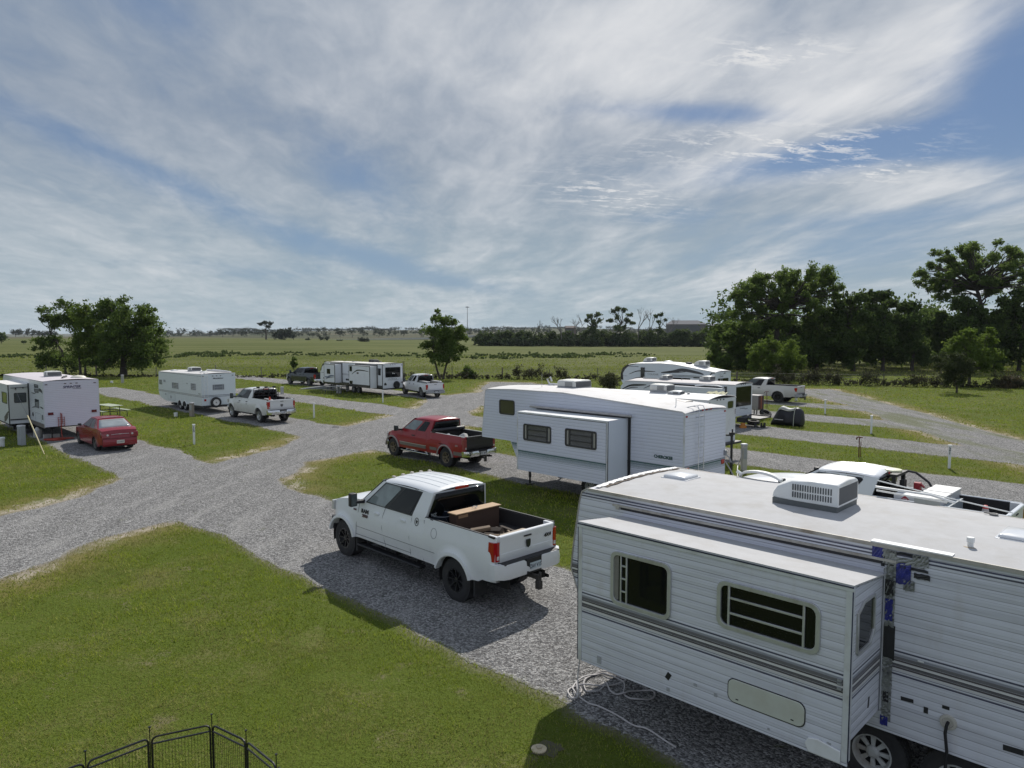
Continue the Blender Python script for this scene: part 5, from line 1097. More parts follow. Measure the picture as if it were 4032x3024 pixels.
    for s,nm in ((1,'L'),(-1,'R')):
        def gp(pts,off): return [(x,yc+s*(side_y(z)+off),z) for x,z in pts]
        m=MB(); 
        z0,z1=belt+.035,roof-.075
        frames=g('windows',[(.20,.50),(.56,.97)])
        def X(f,z): a,b_=backx(z),wsx(z); return a+(b_-a)*f
        lo=min(f[0] for f in frames)-.02; hi=max(f[1] for f in frames)+.02
        if g('blackband',1):
            pts=[(X(lo,z0)-.01,z0-.02),(X(min(hi,1.0),z0)+.01,z0-.02),(X(min(hi,.985),z1)+.0,z1+.02),(X(lo,z1)-.01,z1+.02)]
            m.loft([gp(pts,-.004),gp(pts,.004)]); m.build('window_band',pil,r)
        for i,(f0,f1) in enumerate(frames):
            m=MB(); rr_=.05
            a,b_=X(f0,z0),X(f1,z0); c,d=X(f1,z1),X(f0,z1)
            pts=[(a+.02,z0),(b_-.01,z0)]+([(c,z1-.0)] if f1>.9 else [(b_,z0+.02),(c,z1-.05),(c-.05,z1)])+[(d+.05,z1),(d,z1-.05),(a,z0+.03)]
            m.loft([gp(pts,.003),gp(pts,.009)]); m.build('side_window',g('front_glass',GLASSL) if i==len(frames)-1 else GLASS,r)
    m=MB(); z0,z1=belt+.03,roof-.045
    n=8; m.grid(lambda u,v:(backx(z0+(z1-z0)*v)-.012-.02*(1-u*u),yc+u*(side_y(z0+(z1-z0)*v)-.055),z0+(z1-z0)*v),list(np.linspace(-1,1,9)),list(np.linspace(0,1,4)))
    rg=m.build('rear_window',g('rear_glass',GLASS),r,smooth=True,solid=.012)
    m=MB(); m.box(backx(z0+.1)-.045,backx(z0+.1)-.030,yc-.28,yc-.27,z0+.03,z1-.05) ; m.box(backx(z0+.1)-.045,backx(z0+.1)-.030,yc+.27,yc+.28,z0+.03,z1-.05); m.build('glass_divider',BLK,rg) if dk>1 else None
    m=MB(); m.grid(lambda u,v:(wsx(z0+(z1-z0)*v)+.012,yc+u*(side_y(z0+(z1-z0)*v)-.05),z0+(z1-z0)*v),[-1,0,1],[0,1]); m.build('windscreen',GLASSL,r,solid=.01)
    lamp(r,Plane('rear',crt-.06),yc,roof+.01,.36 if dk>1 else .2,.055,REDL,'brake_lamp',.03)
    # --- bed
    wt=.055; bi=HW-.09; fl=max(sill+.22,bed-.52)
    m=MB()
    m.box(xr+.09,cr-.02,yc-bi,yc+bi,fl-.04,fl)                      # floor
    for s in (1,-1): m.box(xr+.05,cr-.02,yc+s*bi,yc+s*(bi-.02),fl,bed-.01); m.box(-.42,.42,yc+s*bi,yc+s*(bi-.22),fl,fl+.22)
    m.box(cr-.05,cr-.02,yc-bi,yc+bi,fl,bed-.03); m.box(xr+.045,xr+.06,yc-bi,yc+bi,fl,bed-.03)
    for k in range(9): m.box(xr+.1,cr-.06,yc-bi+.1+k*(2*bi-.2)/8-.02,yc-bi+.1+k*(2*bi-.2)/8+.02,fl,fl+.012)
    m.build('bed_liner',simple('bed_liner',(.02,.02,.021),.7,0,0,.3,12),r)
    m=MB()
    for s in (1,-1): m.box(xr+.03,cr-.0,yc+s*(yprof(-.5,bed,1)-.004),yc+s*(bi-.005),bed-.03,bed+.012)
    m.build('bed_rail',g('rail',BLK),r,bevel=.008,seg=1)
    # tailgate
    m=MB(); tg=HW-.16; zt=bed+.004; zb_=sill+.13 if g('lift',0)==0 else sill+.33
    zb_=g('tail_bottom',bed-.56)
    m.loft([[(xr+.05,yc-tg,z),(xr+.05,yc+tg,z),(xr-d,yc+tg,z),(xr-d,yc-tg,z)] for z,d in ((zb_,.0),(zb_+.03,.012),(zb_+.17,.012),(zb_+.175,.004),(zb_+.35,.006),(bed-.12,.010),(bed-.05,.028),(zt-.015,.030),(zt,.018))])
    tgo=m.build('tailgate',g('tail_paint',P),r,smooth=True,ang=40)
    RP=Plane('rear',xr-.010)
    m=MB(); plate(m,RP,rrect(yc-.10,yc+.10,bed-.115,bed-.085,.012),.004,.022); m.build('handle',BLK if g('black_handle',1) else CHR,tgo)
    for s in (1,-1): # corner posts beside the gate + quarter returns
        m=MB(); m.hexa([(xr+.02,yc+s*tg,sill+.08),(xr+.02,yc+s*(yprof(xr,.8,1)-.004),sill+.08),(xr+.25,yc+s*(HW*.97),sill+.08),(xr+.25,yc+s*tg,sill+.08)],[(xr+.01,yc+s*tg,bed),(xr+.02,yc+s*(yprof(xr,bed,1)),bed),(xr+.25,yc+s*(HW*.93),bed),(xr+.25,yc+s*tg,bed)]); m.build('quarter_post',P,r,smooth=True)
    lh=g('lamp_h',.40); lw=g('lamp_w',.15)
    for s in (1,-1):
        m=MB(); y0=yc+s*(tg+.008); y1=yc+s*(yprof(xr+.10,bed-.3,1)+.006); zt_=bed-.10; zb2=zt_-lh
        m.loft([[(xr-.012,y0,z),(xr-.012,y0+(y1-y0)*.55,z),(xr+.02,y0+(y1-y0)*.9,z),(xr+.17-(.03 if z>zb2+.1 else 0),y1,z),(xr+.17,y1-s*.05,z),(xr+.08,y0,z)] for z in (zb2,zb2+.02,zt_-.02,zt_)])
        tl=m.build('tail_lamp',g('lampmat',REDL),r,smooth=True,ang=35)
        m=MB(); box_on(m,Plane('rear',xr-.012),y0+s*.012,y0+(y1-y0)*.5,zb2+.03,zb2+.10,.0,.006); m.build('reverse_lens',CLRL,tl)
    # bumper
    bm=g('bumper',P); m=MB(); bz0=sill-.02+g('lift',0)*0; bz1=zb_-.02
    bz1=g('bumper_top',zb_+.01); bz0=g('bumper_bot',bz1-.24)
    ring_=[]
    for t in np.linspace(-1,1,15):
        a=abs(t); x=xr-.20+ .17*max(0,(a-.72)/.28)**2; y=yc+t*(HW+.005)
        notch=(a<.16)
        top=bz1-(.09 if notch else 0)
        ring_.append([(x,y,bz0+.02),(x-.012,y,(bz0+top)/2),(x+.01,y,top),(x+.12+.02*(a>.8),y,top),(x+.12,y,bz0)])
    m.loft(ring_); bo=m.build('bumper',bm,r,smooth=True,ang=40)
    m=MB(); m.box(xr-.17,xr+.02,yc-HW*.84,yc+HW*.84,bz1-.012,bz1+.008); m.box(xr-.205,xr-.15,yc-.20,yc+.20,bz0+.02,bz1-.0); m.build('step_pad',BLK,bo)
    if S.get('plate'):
        m=MB(); pp=Plane('rear',xr-.210); py=yc+g('plate_y',0); pz=(bz0+bz1)/2+.005
        plate(m,pp,rrect(py-.15,py+.15,pz-.065,pz+.065,.01,2),-.006,.002); po=m.build('licence_plate',g('plate_mat',simple('plate_white',(.6,.62,.62),.4)),r)
        text(S['plate'],.105,simple('plate_ink',(.03,.03,.06)),po,pp,py,pz-.008,.003,'lettering',.8,0,.001,bold=.002)
    # hitch + exhaust + frame
    m=MB(); m.box(xr-.30,xr+.1,yc-.04,yc+.04,bz0-.10,bz0-.02); m.box(xr-.36,xr-.28,yc-.045,yc+.045,bz0-.20,bz0-.0); m.cyl((xr-.36,yc,bz0-.0),.03,.05,n=12)
    if g('ball',0): m.box(xr-.38,xr-.27,yc-.05,yc+.05,bz0-.28,bz0-.12); m.cyl((xr-.34,yc,bz0-.12),.035,.06,n=12)
    m.build('tow_hitch',simple('rusty_hitch',(.05,.045,.04),.8,0,0,.5,30),r,bevel=.006,seg=1)
    m=MB(); m.box(xr,xn-.1,yc-.52,yc-.44,R+.02,R+.16); m.box(xr,xn-.1,yc+.44,yc+.52,R+.02,R+.16); m.cyl((0,yc-HW+.3,R),.045,2*HW-.6,'y',10); m.cyl((WB,yc-HW+.3,R),.04,2*HW-.6,'y',10); m.lathe([(-.14,.02),(-.1,.12),(.1,.12),(.14,.02)],(0,yc,R),'y',14)
    m.box(xr+.2,xn-.3,yc-HW+.14,yc+HW-.14,sill+.04,sill+.12); m.cyl((xr-.05,yc-.55,R+.05),.035,1.4,'x',10); m.box(1.3,WB-.9,yc-.3,yc+.3,R+.0,R+.16); m.build('chassis',DARK,r)
    # wheel wells
    for ax in (0,WB):
        for s in (1,-1):
            m=MB(); m.loft([[(ax+AR*1.03*math.cos(a),yc+s*(HW-.05-t),R+AR*1.03*math.sin(a)) for a in np.linspace(-.25,PI+.25,15)] for t in (0,.34)],closed=False,caps=False)
            m.box(ax-AR,ax+AR,yc+s*(HW-.42),yc+s*(HW-.385),R*.9,R+AR); m.build('wheel_well',DARK,r)
    if g('flare_mat',None):
        fa=math.asin(max(0,min(.8,(sill-.02-R)/AR)))
        for ax in (0,WB):
            for s in (1,-1):
                m=MB(); A=[(ax+AR*math.cos(a),R+AR*math.sin(a)) for a in np.linspace(fa,PI-fa,19)]; B=[(ax+AR*1.12*math.cos(a),R+AR*1.12*math.sin(a)) for a in np.linspace(fa,PI-fa,19)]
                m.loft([[(x,yc+s*(HW-.03),z) for x,z in A],[(x,yc+s*(HW+wells+.02),z) for x,z in A],[(x,yc+s*(HW+wells+.012),z) for x,z in B],[(x,yc+s*(HW-.0),z) for x,z in B]],closed=False,caps=False); m.build('arch_flare',g('flare_mat'),r,smooth=True,ang=40)
    # seams, handles, mirrors, steps
    L=Plane('left',0)
    splits=g('seams',None)
    if splits:
        for s in (1,-1):
            m=MB()
            for (pts) in splits:
                m.tube([(x,yc+s*(yprof(x,min(z,belt),1)+.001 if z<=belt else side_y(z)+.002),z) for x,z in pts],.0045,4)
            m.build('panel_seam',simple('seam',(.06,.06,.065),.7),r)
    for hx_,hz_ in g('handles',[]):
        for s in (1,-1):
            m=MB(); yy=yprof(hx_,hz_,1); m.loft([[(hx_+dx,yc+s*(yy+o),hz_-.02),(hx_+dx,yc+s*(yy+o),hz_+.02),(hx_+dx,yc+s*(yy-.01),hz_+.02),(hx_+dx,yc+s*(yy-.01),hz_-.02)] for dx,o in ((-.10,.003),(-.08,.028),(.08,.028),(.10,.003))]); m.build('door_handle',g('handle_mat',P),r,smooth=True)
    mx,mz=g('mirror',(wsb-.22,belt+.08)); mw=g('mirror_h',.16)
    for s in (1,-1):
        m=MB(); yo=yc+s*(HW+.22); m.loft([[(mx+.03+dx,yo+s*.09*k,mz-mw),(mx+.03+dx,yo+s*.09*k,mz+mw),(mx+.03+dx,yo-s*.09*k,mz+mw),(mx+.03+dx,yo-s*.09*k,mz-mw)] for dx,k in ((-.06,1),(.05,.9),(.09,.6))]); m.hexa([(mx-.03,yo,mz-mw*.6),(mx+.04,yo,mz-mw*.6),(mx+.06,yc+s*(HW*.93),mz-.11),(mx-.06,yc+s*HW*.93,mz-.11)],[(mx-.03,yo,mz-mw*.2),(mx+.04,yo,mz-mw*.2),(mx+.06,yc+s*HW*.93,mz-.02),(mx-.06,yc+s*HW*.93,mz-.02)])
        mo=m.build('mirror',g('mirror_mat',BLK),r,bevel=.02,smooth=True); m=MB(); box_on(m,Plane('rear',mx-.030),yo-.07,yo+.07,mz-mw*.85,mz+mw*.85,0,.004); m.build('mirror_glass',GLASSL,mo)
    if g('steps',None):
        m=MB()
        for s in (1,-1):
            zst=g('steps'); m.box(1.15,WB-.55,yc+s*(HW-.02),yc+s*(HW-.20),zst,zst+.055)
            for x in (1.4,2.2,WB-.8): m.box(x,x+.05,yc+s*(HW-.16),yc+s*(HW-.45),zst+.02,R+.1)
        m.build('running_board',g('step_mat',BLK),r,bevel=.02)
    # wheels
    tw_=g('tyre_w',.27); rk=g('rim_kind','alloy')
    for ax in (0,WB):
        for s in (1,-1):
            wheel(r,ax,(0 if s>0 else 2*yc),R,tw_,g('rim_r',R*.60),g('spokes',8),g('rim_mat',STEEL),s,kind=rk,dish=g('dish',.04))
    # front grille and lamps (seen only from other viewpoints)
    Fp=Plane('front',xn+.06); m=MB(); plate(m,Fp,rrect(yc-.45,yc+.45,sill+.30,hoodf-.16,.05),0,.012); m.build('grille',BLK,r)
    for s in (1,-1):
        m=MB(); m.hexa([(xn-.02,yc+s*.50,hoodf-.38),(xn+.075,yc+s*.50,hoodf-.38),(xn+.03,yc+s*HW*.93,hoodf-.38),(xn-.05,yc+s*HW*.93,hoodf-.38)],[(xn-.02,yc+s*.50,hoodf-.16),(xn+.07,yc+s*.50,hoodf-.16),(xn+.03,yc+s*HW*.93,hoodf-.16),(xn-.05,yc+s*HW*.93,hoodf-.16)]); m.build('headlight',CLRL,r)
    m=MB(); m.hexa([(xn-.15,yc-HW-.01,sill-.02),(xn+.16,yc-HW*.86,sill-.02),(xn+.16,yc+HW*.86,sill-.02),(xn-.15,yc+HW+.01,sill-.02)],[(xn-.15,yc-HW-.01,sill+.26),(xn+.16,yc-HW*.86,sill+.26),(xn+.16,yc+HW*.86,sill+.26),(xn-.15,yc+HW+.01,sill+.26)]); m.build('front_bumper',g('front_bumper',g('bumper',P)),r,bevel=.03)
    return r,dict(yc=yc,HW=HW,yprof=yprof,side_y=side_y,RP=RP,tg=tgo,fl=fl,bi=bi,xr=xr,cr=cr,bed=bed,belt=belt,roof=roof,crt=crt,backx=backx)
WP=paint('paint_white_near',(.74,.76,.77),.30)
def body_plane(D,s=1):
    class B:
        def __call__(self,a,z,out=0,dx=0,dy=0): 
            a=a-dx; z=z+dy; return (a,D['yc']+D['yprof'](a,z,1)+out+.004,z)
    return B()
T1=FR(at(1792,2368),134.2); CLG=simple('clear_window',(.17,.20,.20),.06,0,.5,.85,1.6)
seams=[[(3.53,.60),(3.50,.9),(3.42,1.2),(3.40,1.46)],[(2.36,.60),(2.47,1.0),(2.46,1.25),(2.38,1.45)],[(1.44,.62),(1.46,1.0),(1.42,1.40),(1.30,1.75),(1.24,1.96),(1.5,2.0),(2.0,2.0)],[(3.53,.66),(1.45,.66)],[(1.0,.60),(.99,1.44)],[(3.5,.84),(1.0,.84),(.6,.84)]]
RVt1,D1=pickup(T1,dict(wb=4.09,r=.425,hw=.885,sill=.585,belt=1.43,bed=1.50,roof=2.03,xr=-1.14,xn=4.66,cab_rear=.98,cab_rear_top=.86,ws_base=3.38,ws_top=2.52,hoodf=1.40,hoodr=1.50,flare=.05,flare_mat=WP,ribs=1,windows=[(.215,.545),(.60,.905)],front_glass=CLG,tail_bottom=.99,bumper_top=1.0,bumper_bot=.70,lamp_h=.36,lamp_w=.2,plate='ZAV V15',plate_mat=simple('plate_blue_white',(.50,.58,.62),.4,0,0,.3,30),plate_y=-.03,ball=1,seams=seams,handles=[(2.68,1.27),(1.70,1.30)],mirror=(3.26,1.52),mirror_h=.15,steps=.37,tyre_w=.33,rim_r=.235,spokes=8,rim_mat=simple('black_alloy',(.018,.018,.02),.35,.3,.3,.2,8),dish=.05,front_bumper=BLK,sill_trim=1),'lifted white crew cab pickup carrying firewood, brown chest and pot in its bed',WP)
def dress_near_truck():
    r=RVt1; D=D1; yc=D['yc']; B=body_plane(D); RP=D['RP']; ink=simple('badge_black',(.02,.018,.018),.4)
    text('RAM',.115,ink,r,B,3.15,1.235,.004,'lettering',1.25,0,.003,bold=.006); text('2500',.085,simple('badge_dark',(.10,.06,.06),.4),r,B,3.13,1.135,.004,'lettering',1.3,0,.003,bold=.005)
    text('HEMI',.045,simple('badge_dark',(.1,.06,.06)),r,B,3.56,1.22,.004,'lettering',1.2,0,.002,bold=.004)
    mb=MB(); c=(1.235,1.36); ring(mb,B,[(c[0]+.072*math.cos(a),c[1]+.085*math.sin(a)) for a in np.linspace(0,2*PI,25)[:-1]],[(c[0]+.060*math.cos(a),c[1]+.071*math.sin(a)) for a in np.linspace(0,2*PI,25)[:-1]],0,.002)
    st=[(c[0]+(.050 if i%2==0 else .022)*math.cos(PI/2+i*PI/5),c[1]+(.056 if i%2==0 else .026)*math.sin(PI/2+i*PI/5)) for i in range(10)]; plate(mb,B,st,0,.002); mb.build('round_sticker',ink,r)
    mb=MB(); c=(.63,1.24); ring(mb,B,[(c[0]+.092*math.cos(a),c[1]+.105*math.sin(a)) for a in np.linspace(0,2*PI,29)[:-1]],[(c[0]+.087*math.cos(a),c[1]+.100*math.sin(a)) for a in np.linspace(0,2*PI,29)[:-1]],-.001,.0015); mb.build('fuel_door',simple('seam',(.06,.06,.065)),r)
    # shield badge and 4x4 on the tailgate
    mb=MB(); y=yc-.02; z=1.245; plate(mb,RP,[(y-.055,z+.075),(y+.055,z+.075),(y+.062,z+.02),(y+.045,z-.06),(y,z-.085),(y-.045,z-.06),(y-.062,z+.02)],.0,.022); o=mb.build('shield_badge',simple('badge_green_black',(.015,.02,.018),.35),D['tg'],bevel=.006)
    text('4X4',.095,ink,D['tg'],RP,yc-.56,1.30,.006,'lettering',1.2,.3,.003,bold=.003)
    text('NZ',.09,simple('sticker_pale',(.4,.42,.40)),r,lambda a,z_,o,dx=0,dy=0:(D['backx'](z_+dy)-.050-o,a-dx,z_+dy),yc+.66,1.53,.0,'window_sticker',1.1,0,.001,bold=.004)
    [MB().box(x,x+.045,yc+.55,yc+.86,.24,.78).build('mud_flap',RUB,r) for x in (3.52,-.60)]
    # roof marker lamps
    for k in range(5): mb=MB(); v=-.5+.25*k; mb.box(2.50,2.58,yc+v-.03,yc+v+.03,2.085-.05*abs(v),2.115-.05*abs(v)); mb.build('roof_marker',simple('marker_pale',(.5,.45,.4)),r,bevel=.008)
    for s in (1,-1):
        for ax in (0,4.09):
            mb=MB()
            for k in range(16):
                a=2*PI*k/16; mb.cyl((ax+.218*math.cos(a),(.004 if s>0 else 2*yc-.012),.425+.218*math.sin(a)),.007,.008,'y',6)
            mb.build('rim_bolt',CHR,r)
    # loads
    X=lambda x,y,z=0: (*T1.w(x,y)[:2],z)
    bx=empty('wooden_chest',X(.36,yc+.04,D['fl']+.01),T1.h,'brown plywood chest with a pale lid standing across the bed behind the cab','chest')
    wd=simple('plywood_brown',(.050,.026,.016),.8,0,.0,.45,3); pl_=simple('plywood_pale',(.42,.28,.16),.7,0,0,.35,4)
    m=MB(); m.box(-.10,.12,-.62,.56,0,.64); m.build('box',wd,bx,bevel=.004)
    m=MB(); m.hexa([(-.13,-.66,.645),(.15,-.66,.645),(.15,.58,.645),(-.13,.58,.645)],[(-.13,-.66,.665),(.15,-.66,.665),(.15,.58,.665),(-.13,.58,.665)]); m.build('lid',pl_,bx,bevel=.003)
    m=MB(); m.tube([(.0,.05,.69),(.02,-.02,.72),(.04,-.09,.70),(-.04,-.06,.71),(-.05,.02,.69)],.008,6); m.build('hasp',GRYM,bx)
    m=MB(); m.box(-.105,-.102,.25,.5,.56,.62); m.build('tape',simple('tape_tan',(.3,.18,.1)),bx)
    pt=empty('cooking_pot',X(.745,yc+.55,D['bed']-.26),T1.h,'black round pot with two handles in the near front corner of the truck bed','pot')
    m=MB(); m.lathe([(0.,.19),(.02,.215),(.30,.235),(.31,.245),(.315,.24),(.30,.225),(.05,.205),(.03,.0)],(0,0,0),'z',32); po=m.build('pot_body',simple('enamel_black',(.010,.014,.022),.18,0,.6,.2,5),pt,smooth=True)
    m=MB(); m.tube([(.240*math.cos(a),.240*math.sin(a),.316) for a in np.linspace(0,2*PI,33)[:-1]],.007,6,closed=True); m.build('rim',simple('pot_rim',(.16,.17,.19),.3,.5),pt,smooth=True)
    m=MB()
    for s in (1,-1): m.tube([(-.05,s*.235,.24),(-.04,s*.29,.25),(.04,s*.29,.25),(.05,s*.235,.24)],.010,6)
    m.build('handle',BLK,pt,smooth=True)
    rnd=random.Random(5)
    bark=simple('bark',(.055,.042,.032),.9,0,0,.5,20,bump=1.); cutw=simple('split_wood',(.20,.145,.095),.8,0,0,.35,14,bump=.5)
    pl=0
    labs=['split firewood log lying on top of the pile in the truck bed','bark covered firewood log at the middle of the bed pile','dark firewood log against the far side of the bed']
    for k in range(24):
        x=rnd.uniform(-.66,.14); y=yc+rnd.uniform(-.45,.60); z=D['fl']+.10+rnd.uniform(0,.26)+(.08 if abs(x+.25)<.2 else 0); a=rnd.uniform(-.5,1.2)+(.2); ln=rnd.uniform(.32,.46); rr=rnd.uniform(.035,.068)
        e=MB(); n=7; rad=[rr*rnd.uniform(.7,1.2) for _ in range(n)]; 
        e.loft([[(t*ln,rad[i]*math.cos(2*PI*i/n)*(1-.08*abs(t)),rad[i]*.8*math.sin(2*PI*i/n)) for i in range(n)] for t in (-.5,-.2,.15,.5)])
        o=e.build('firewood_log',[bark,cutw][k%3==0],None,smooth=True,ang=30); o.location=X(x,y,z); o.rotation_euler=(rnd.uniform(-.2,.2),rnd.uniform(-.25,.25),T1.h+a); tag(o,'rough firewood log in the heap in the bed of the lifted white pickup','firewood','firewood logs in the truck bed')
    for k,(x,y,a,ln,w,z) in enumerate(((-.70,yc+.16,1.52,1.05,.13,.36),(-.86,yc+.52,1.35,.55,.10,.37),(-.80,yc+.62,.3,.42,.09,.40))):
        e=MB(); e.box(-ln/2,ln/2,-w/2,w/2,-.015,.015); o=e.build('board',simple('weathered_board',(.38,.32,.25),.8,0,0,.35,7,bump=.4),None,bevel=.004,seg=1); o.location=X(x,y,D['fl']+z); o.rotation_euler=(.08,.04,T1.h+a)
        tag(o,['long pale board lying across the bed just inside the tailgate','short pale board in the near rear corner of the truck bed','small offcut of board resting on the near bed corner'][k],'board')
dress_near_truck()
# --- red pickup
T2=FR(at(1500+1130/4.424,1600+1060/4.424),133.6)
RDP=paint('paint_red',(.27,.005,.012),.07,.28)
s2=[[(2.98,.48),(2.96,.9),(2.86,1.24)],[(1.94,.48),(1.98,.9),(1.92,1.26),(1.86,1.6)],[(1.22,.48),(1.20,.9),(1.22,1.26)],[(.98,.5),(.98,1.24)]]
RV2,D2=pickup(T2,dict(wb=3.60,r=.385,hw=.83,sill=.46,belt=1.235,bed=1.29,roof=1.74,xr=-1.12,xn=4.10,cab_rear=1.0,cab_rear_top=.92,ws_base=2.92,ws_top=2.12,hoodf=1.12,hoodr=1.25,flare=.03,flare_mat=simple('flare_silver',(.30,.26,.25),.4,.2),windows=[(.18,.46),(.53,.97)],front_glass=CLG,blackband=0,tail_bottom=.78,bumper_top=.74,bumper_bot=.52,bumper=CHR,tail_paint=simple('tailgate_black',(.012,.012,.013),.45,0,.2),lampmat=simple('faded_lamp',(.26,.05,.045),.35,0,.2,.5,12),plate='BTC 4571',rail=simple('silver_rail',(.55,.55,.53),.4,.4),seams=s2,handles=[(2.12,1.05)],handle_mat=BLK,mirror=(2.98,1.28),mirror_h=.11,steps=.33,step_mat=CHR,tyre_w=.27,rim_r=.22,spokes=5,rim_mat=simple('dirty_alloy',(.20,.165,.11),.55,.4,0,.4,9),ball=0),'red extended cab pickup with black tailgate and rolled bed cover by the green striped caravan',RDP)
def dress_red():
    r=RV2; D=D2; yc=D['yc']; B=body_plane(D)
    m=MB(); us=list(np.linspace(1.25,3.05,12)); m.grid(lambda u,v:B(u,.585+.115*v+.0*u,.010),us,[0,.5,1]); m.build('rocker_cladding',simple('cladding_silver',(.19,.165,.15),.5,.1,0,.2,6),r,solid=.01)
    m=MB(); m.grid(lambda u,v:B(u,.70+.02*v,.018),list(np.linspace(1.22,3.06,12)),[0,1]); m.build('side_moulding',ALU,r,solid=.01)
    m=MB(); m.grid(lambda u,v:B(u,.60+.12*v,.008),list(np.linspace(.52,.98,5)),[0,1]); m.grid(lambda u,v:B(u,.55+.14*v,.008),list(np.linspace(-1.0,-.52,5)),[0,1]); m.build('bed_cladding',simple('cladding_silver',(.3,.26,.235)),r,solid=.01)
    text('Z71',.075,simple('badge_pale',(.45,.40,.38)),r,B,-.72,.92,.004,'lettering',1.3,0,.002,bold=.003)
    m=MB(); 
    for k in range(9): x=-.05+.05*k; plate(m,B,[(x,.89+.02*math.sin(k*2)),(x+.045,.885),(x+.04,.915+.012*math.sin(k*3)),(x+.01,.93)],0,.002)
    m.build('rust_patch',simple('rust',(.05,.015,.012),.9,0,0,.5,30),r)
    m=MB(); m.cyl((.78,yc-D['HW']+.05,1.36),.075,2*D['HW']-.1,'y',14); m.build('rolled_cover',simple('vinyl_black',(.02,.02,.024),.5),r,smooth=True)
    m=MB(); m.box(.70,.86,yc+D['HW']-.10,yc+D['HW']-.02,1.28,1.42); m.build('cover_bracket',BLK,r)
    X=lambda x,y,z=0: (*T2.w(x,y)[:2],z)
    o=MB(); o.box(-.15,.15,-.14,.14,0,.30); b=o.build('white_sack',simple('sack_grey',(.50,.49,.47),.8,0,0,.3,8),None,bevel=.05,smooth=True,seg=3); b.location=X(-.35,yc+.12,D['fl']+.22); b.rotation_euler=(.3,.5,T2.h+.4); tag(b,'pale grey sack leaning in the bed of the red pickup','sack')
    for k,(x,y,s) in enumerate(((.30,yc+.45,.09),(-.78,yc+.55,.07),(-.86,yc+.32,.085))):
        o=MB(); o.lathe([(0,s*.7),(s*.3,s),(s*1.6,s),(s*2.0,s*.5),(s*2.3,s*.35)],(0,0,0),'z',12); b=o.build('bottle',simple('white_jug',(.72,.72,.70),.5),None,smooth=True); b.location=X(x,y,D['fl']+.30); b.rotation_euler=(.3*k,.2,0); tag(b,['white jug near the rolled cover in the red pickup bed','small white jug in the near corner of the red pickup bed','round white jug by the tailgate of the red pickup'][k],'jug')
    o=MB(); o.box(-.35,.35,-.5,.5,0,.22); b=o.build('tool_crate',simple('crate_dark',(.06,.055,.05),.8,0,0,.5,9),None,bevel=.02); b.location=X(-.45,yc+.05,D['fl']+.01); b.rotation_euler=(0,0,T2.h+.1); tag(b,'dark low crate on the floor of the red pickup bed under the sack','crate')
    o=MB(); o.box(-.25,.25,-.18,.18,0,.03); b=o.build('cardboard_sheet',simple('card_tan',(.42,.38,.25),.8),None); b.location=X(-.72,yc-.05,D['fl']+.27); b.rotation_euler=(.1,.15,T2.h); tag(b,'tan sheet lying near the tailgate of the red pickup','cardboard')
dress_red()
# --- mid-left white work pickup
T3=FR(at(600+1550/3.687,1400+975/3.687),134.5)
WP3=paint('paint_white_work',(.68,.69,.69),.5)
s3=[[(3.2,.50),(3.18,.9),(3.1,1.3)],[(2.22,.5),(2.28,.9),(2.24,1.3)],[(1.34,.5),(1.36,.9),(1.3,1.3),(1.24,1.7)],[(.98,.5),(.98,1.3)]]
RV3,D3=pickup(T3,dict(wb=3.72,r=.41,hw=.87,sill=.48,belt=1.31,bed=1.385,roof=1.88,xr=-1.16,xn=4.36,cab_rear=.96,cab_rear_top=.84,ws_base=3.15,ws_top=2.15,hoodf=1.26,hoodr=1.36,windows=[(.24,.52),(.60,.97)],tail_bottom=.80,bumper_top=.80,bumper_bot=.53,bumper=CHR,plate='TX 4821',seams=s3,handles=[(2.5,1.12),(1.56,1.14)],handle_mat=BLK,mirror=(3.08,1.40),mirror_h=.16,steps=.40,tyre_w=.27,rim_r=.25,spokes=8,rim_mat=ALU,ribs=0),'white crew cab work pickup with a black headache rack and orange cone in its bed',WP3)
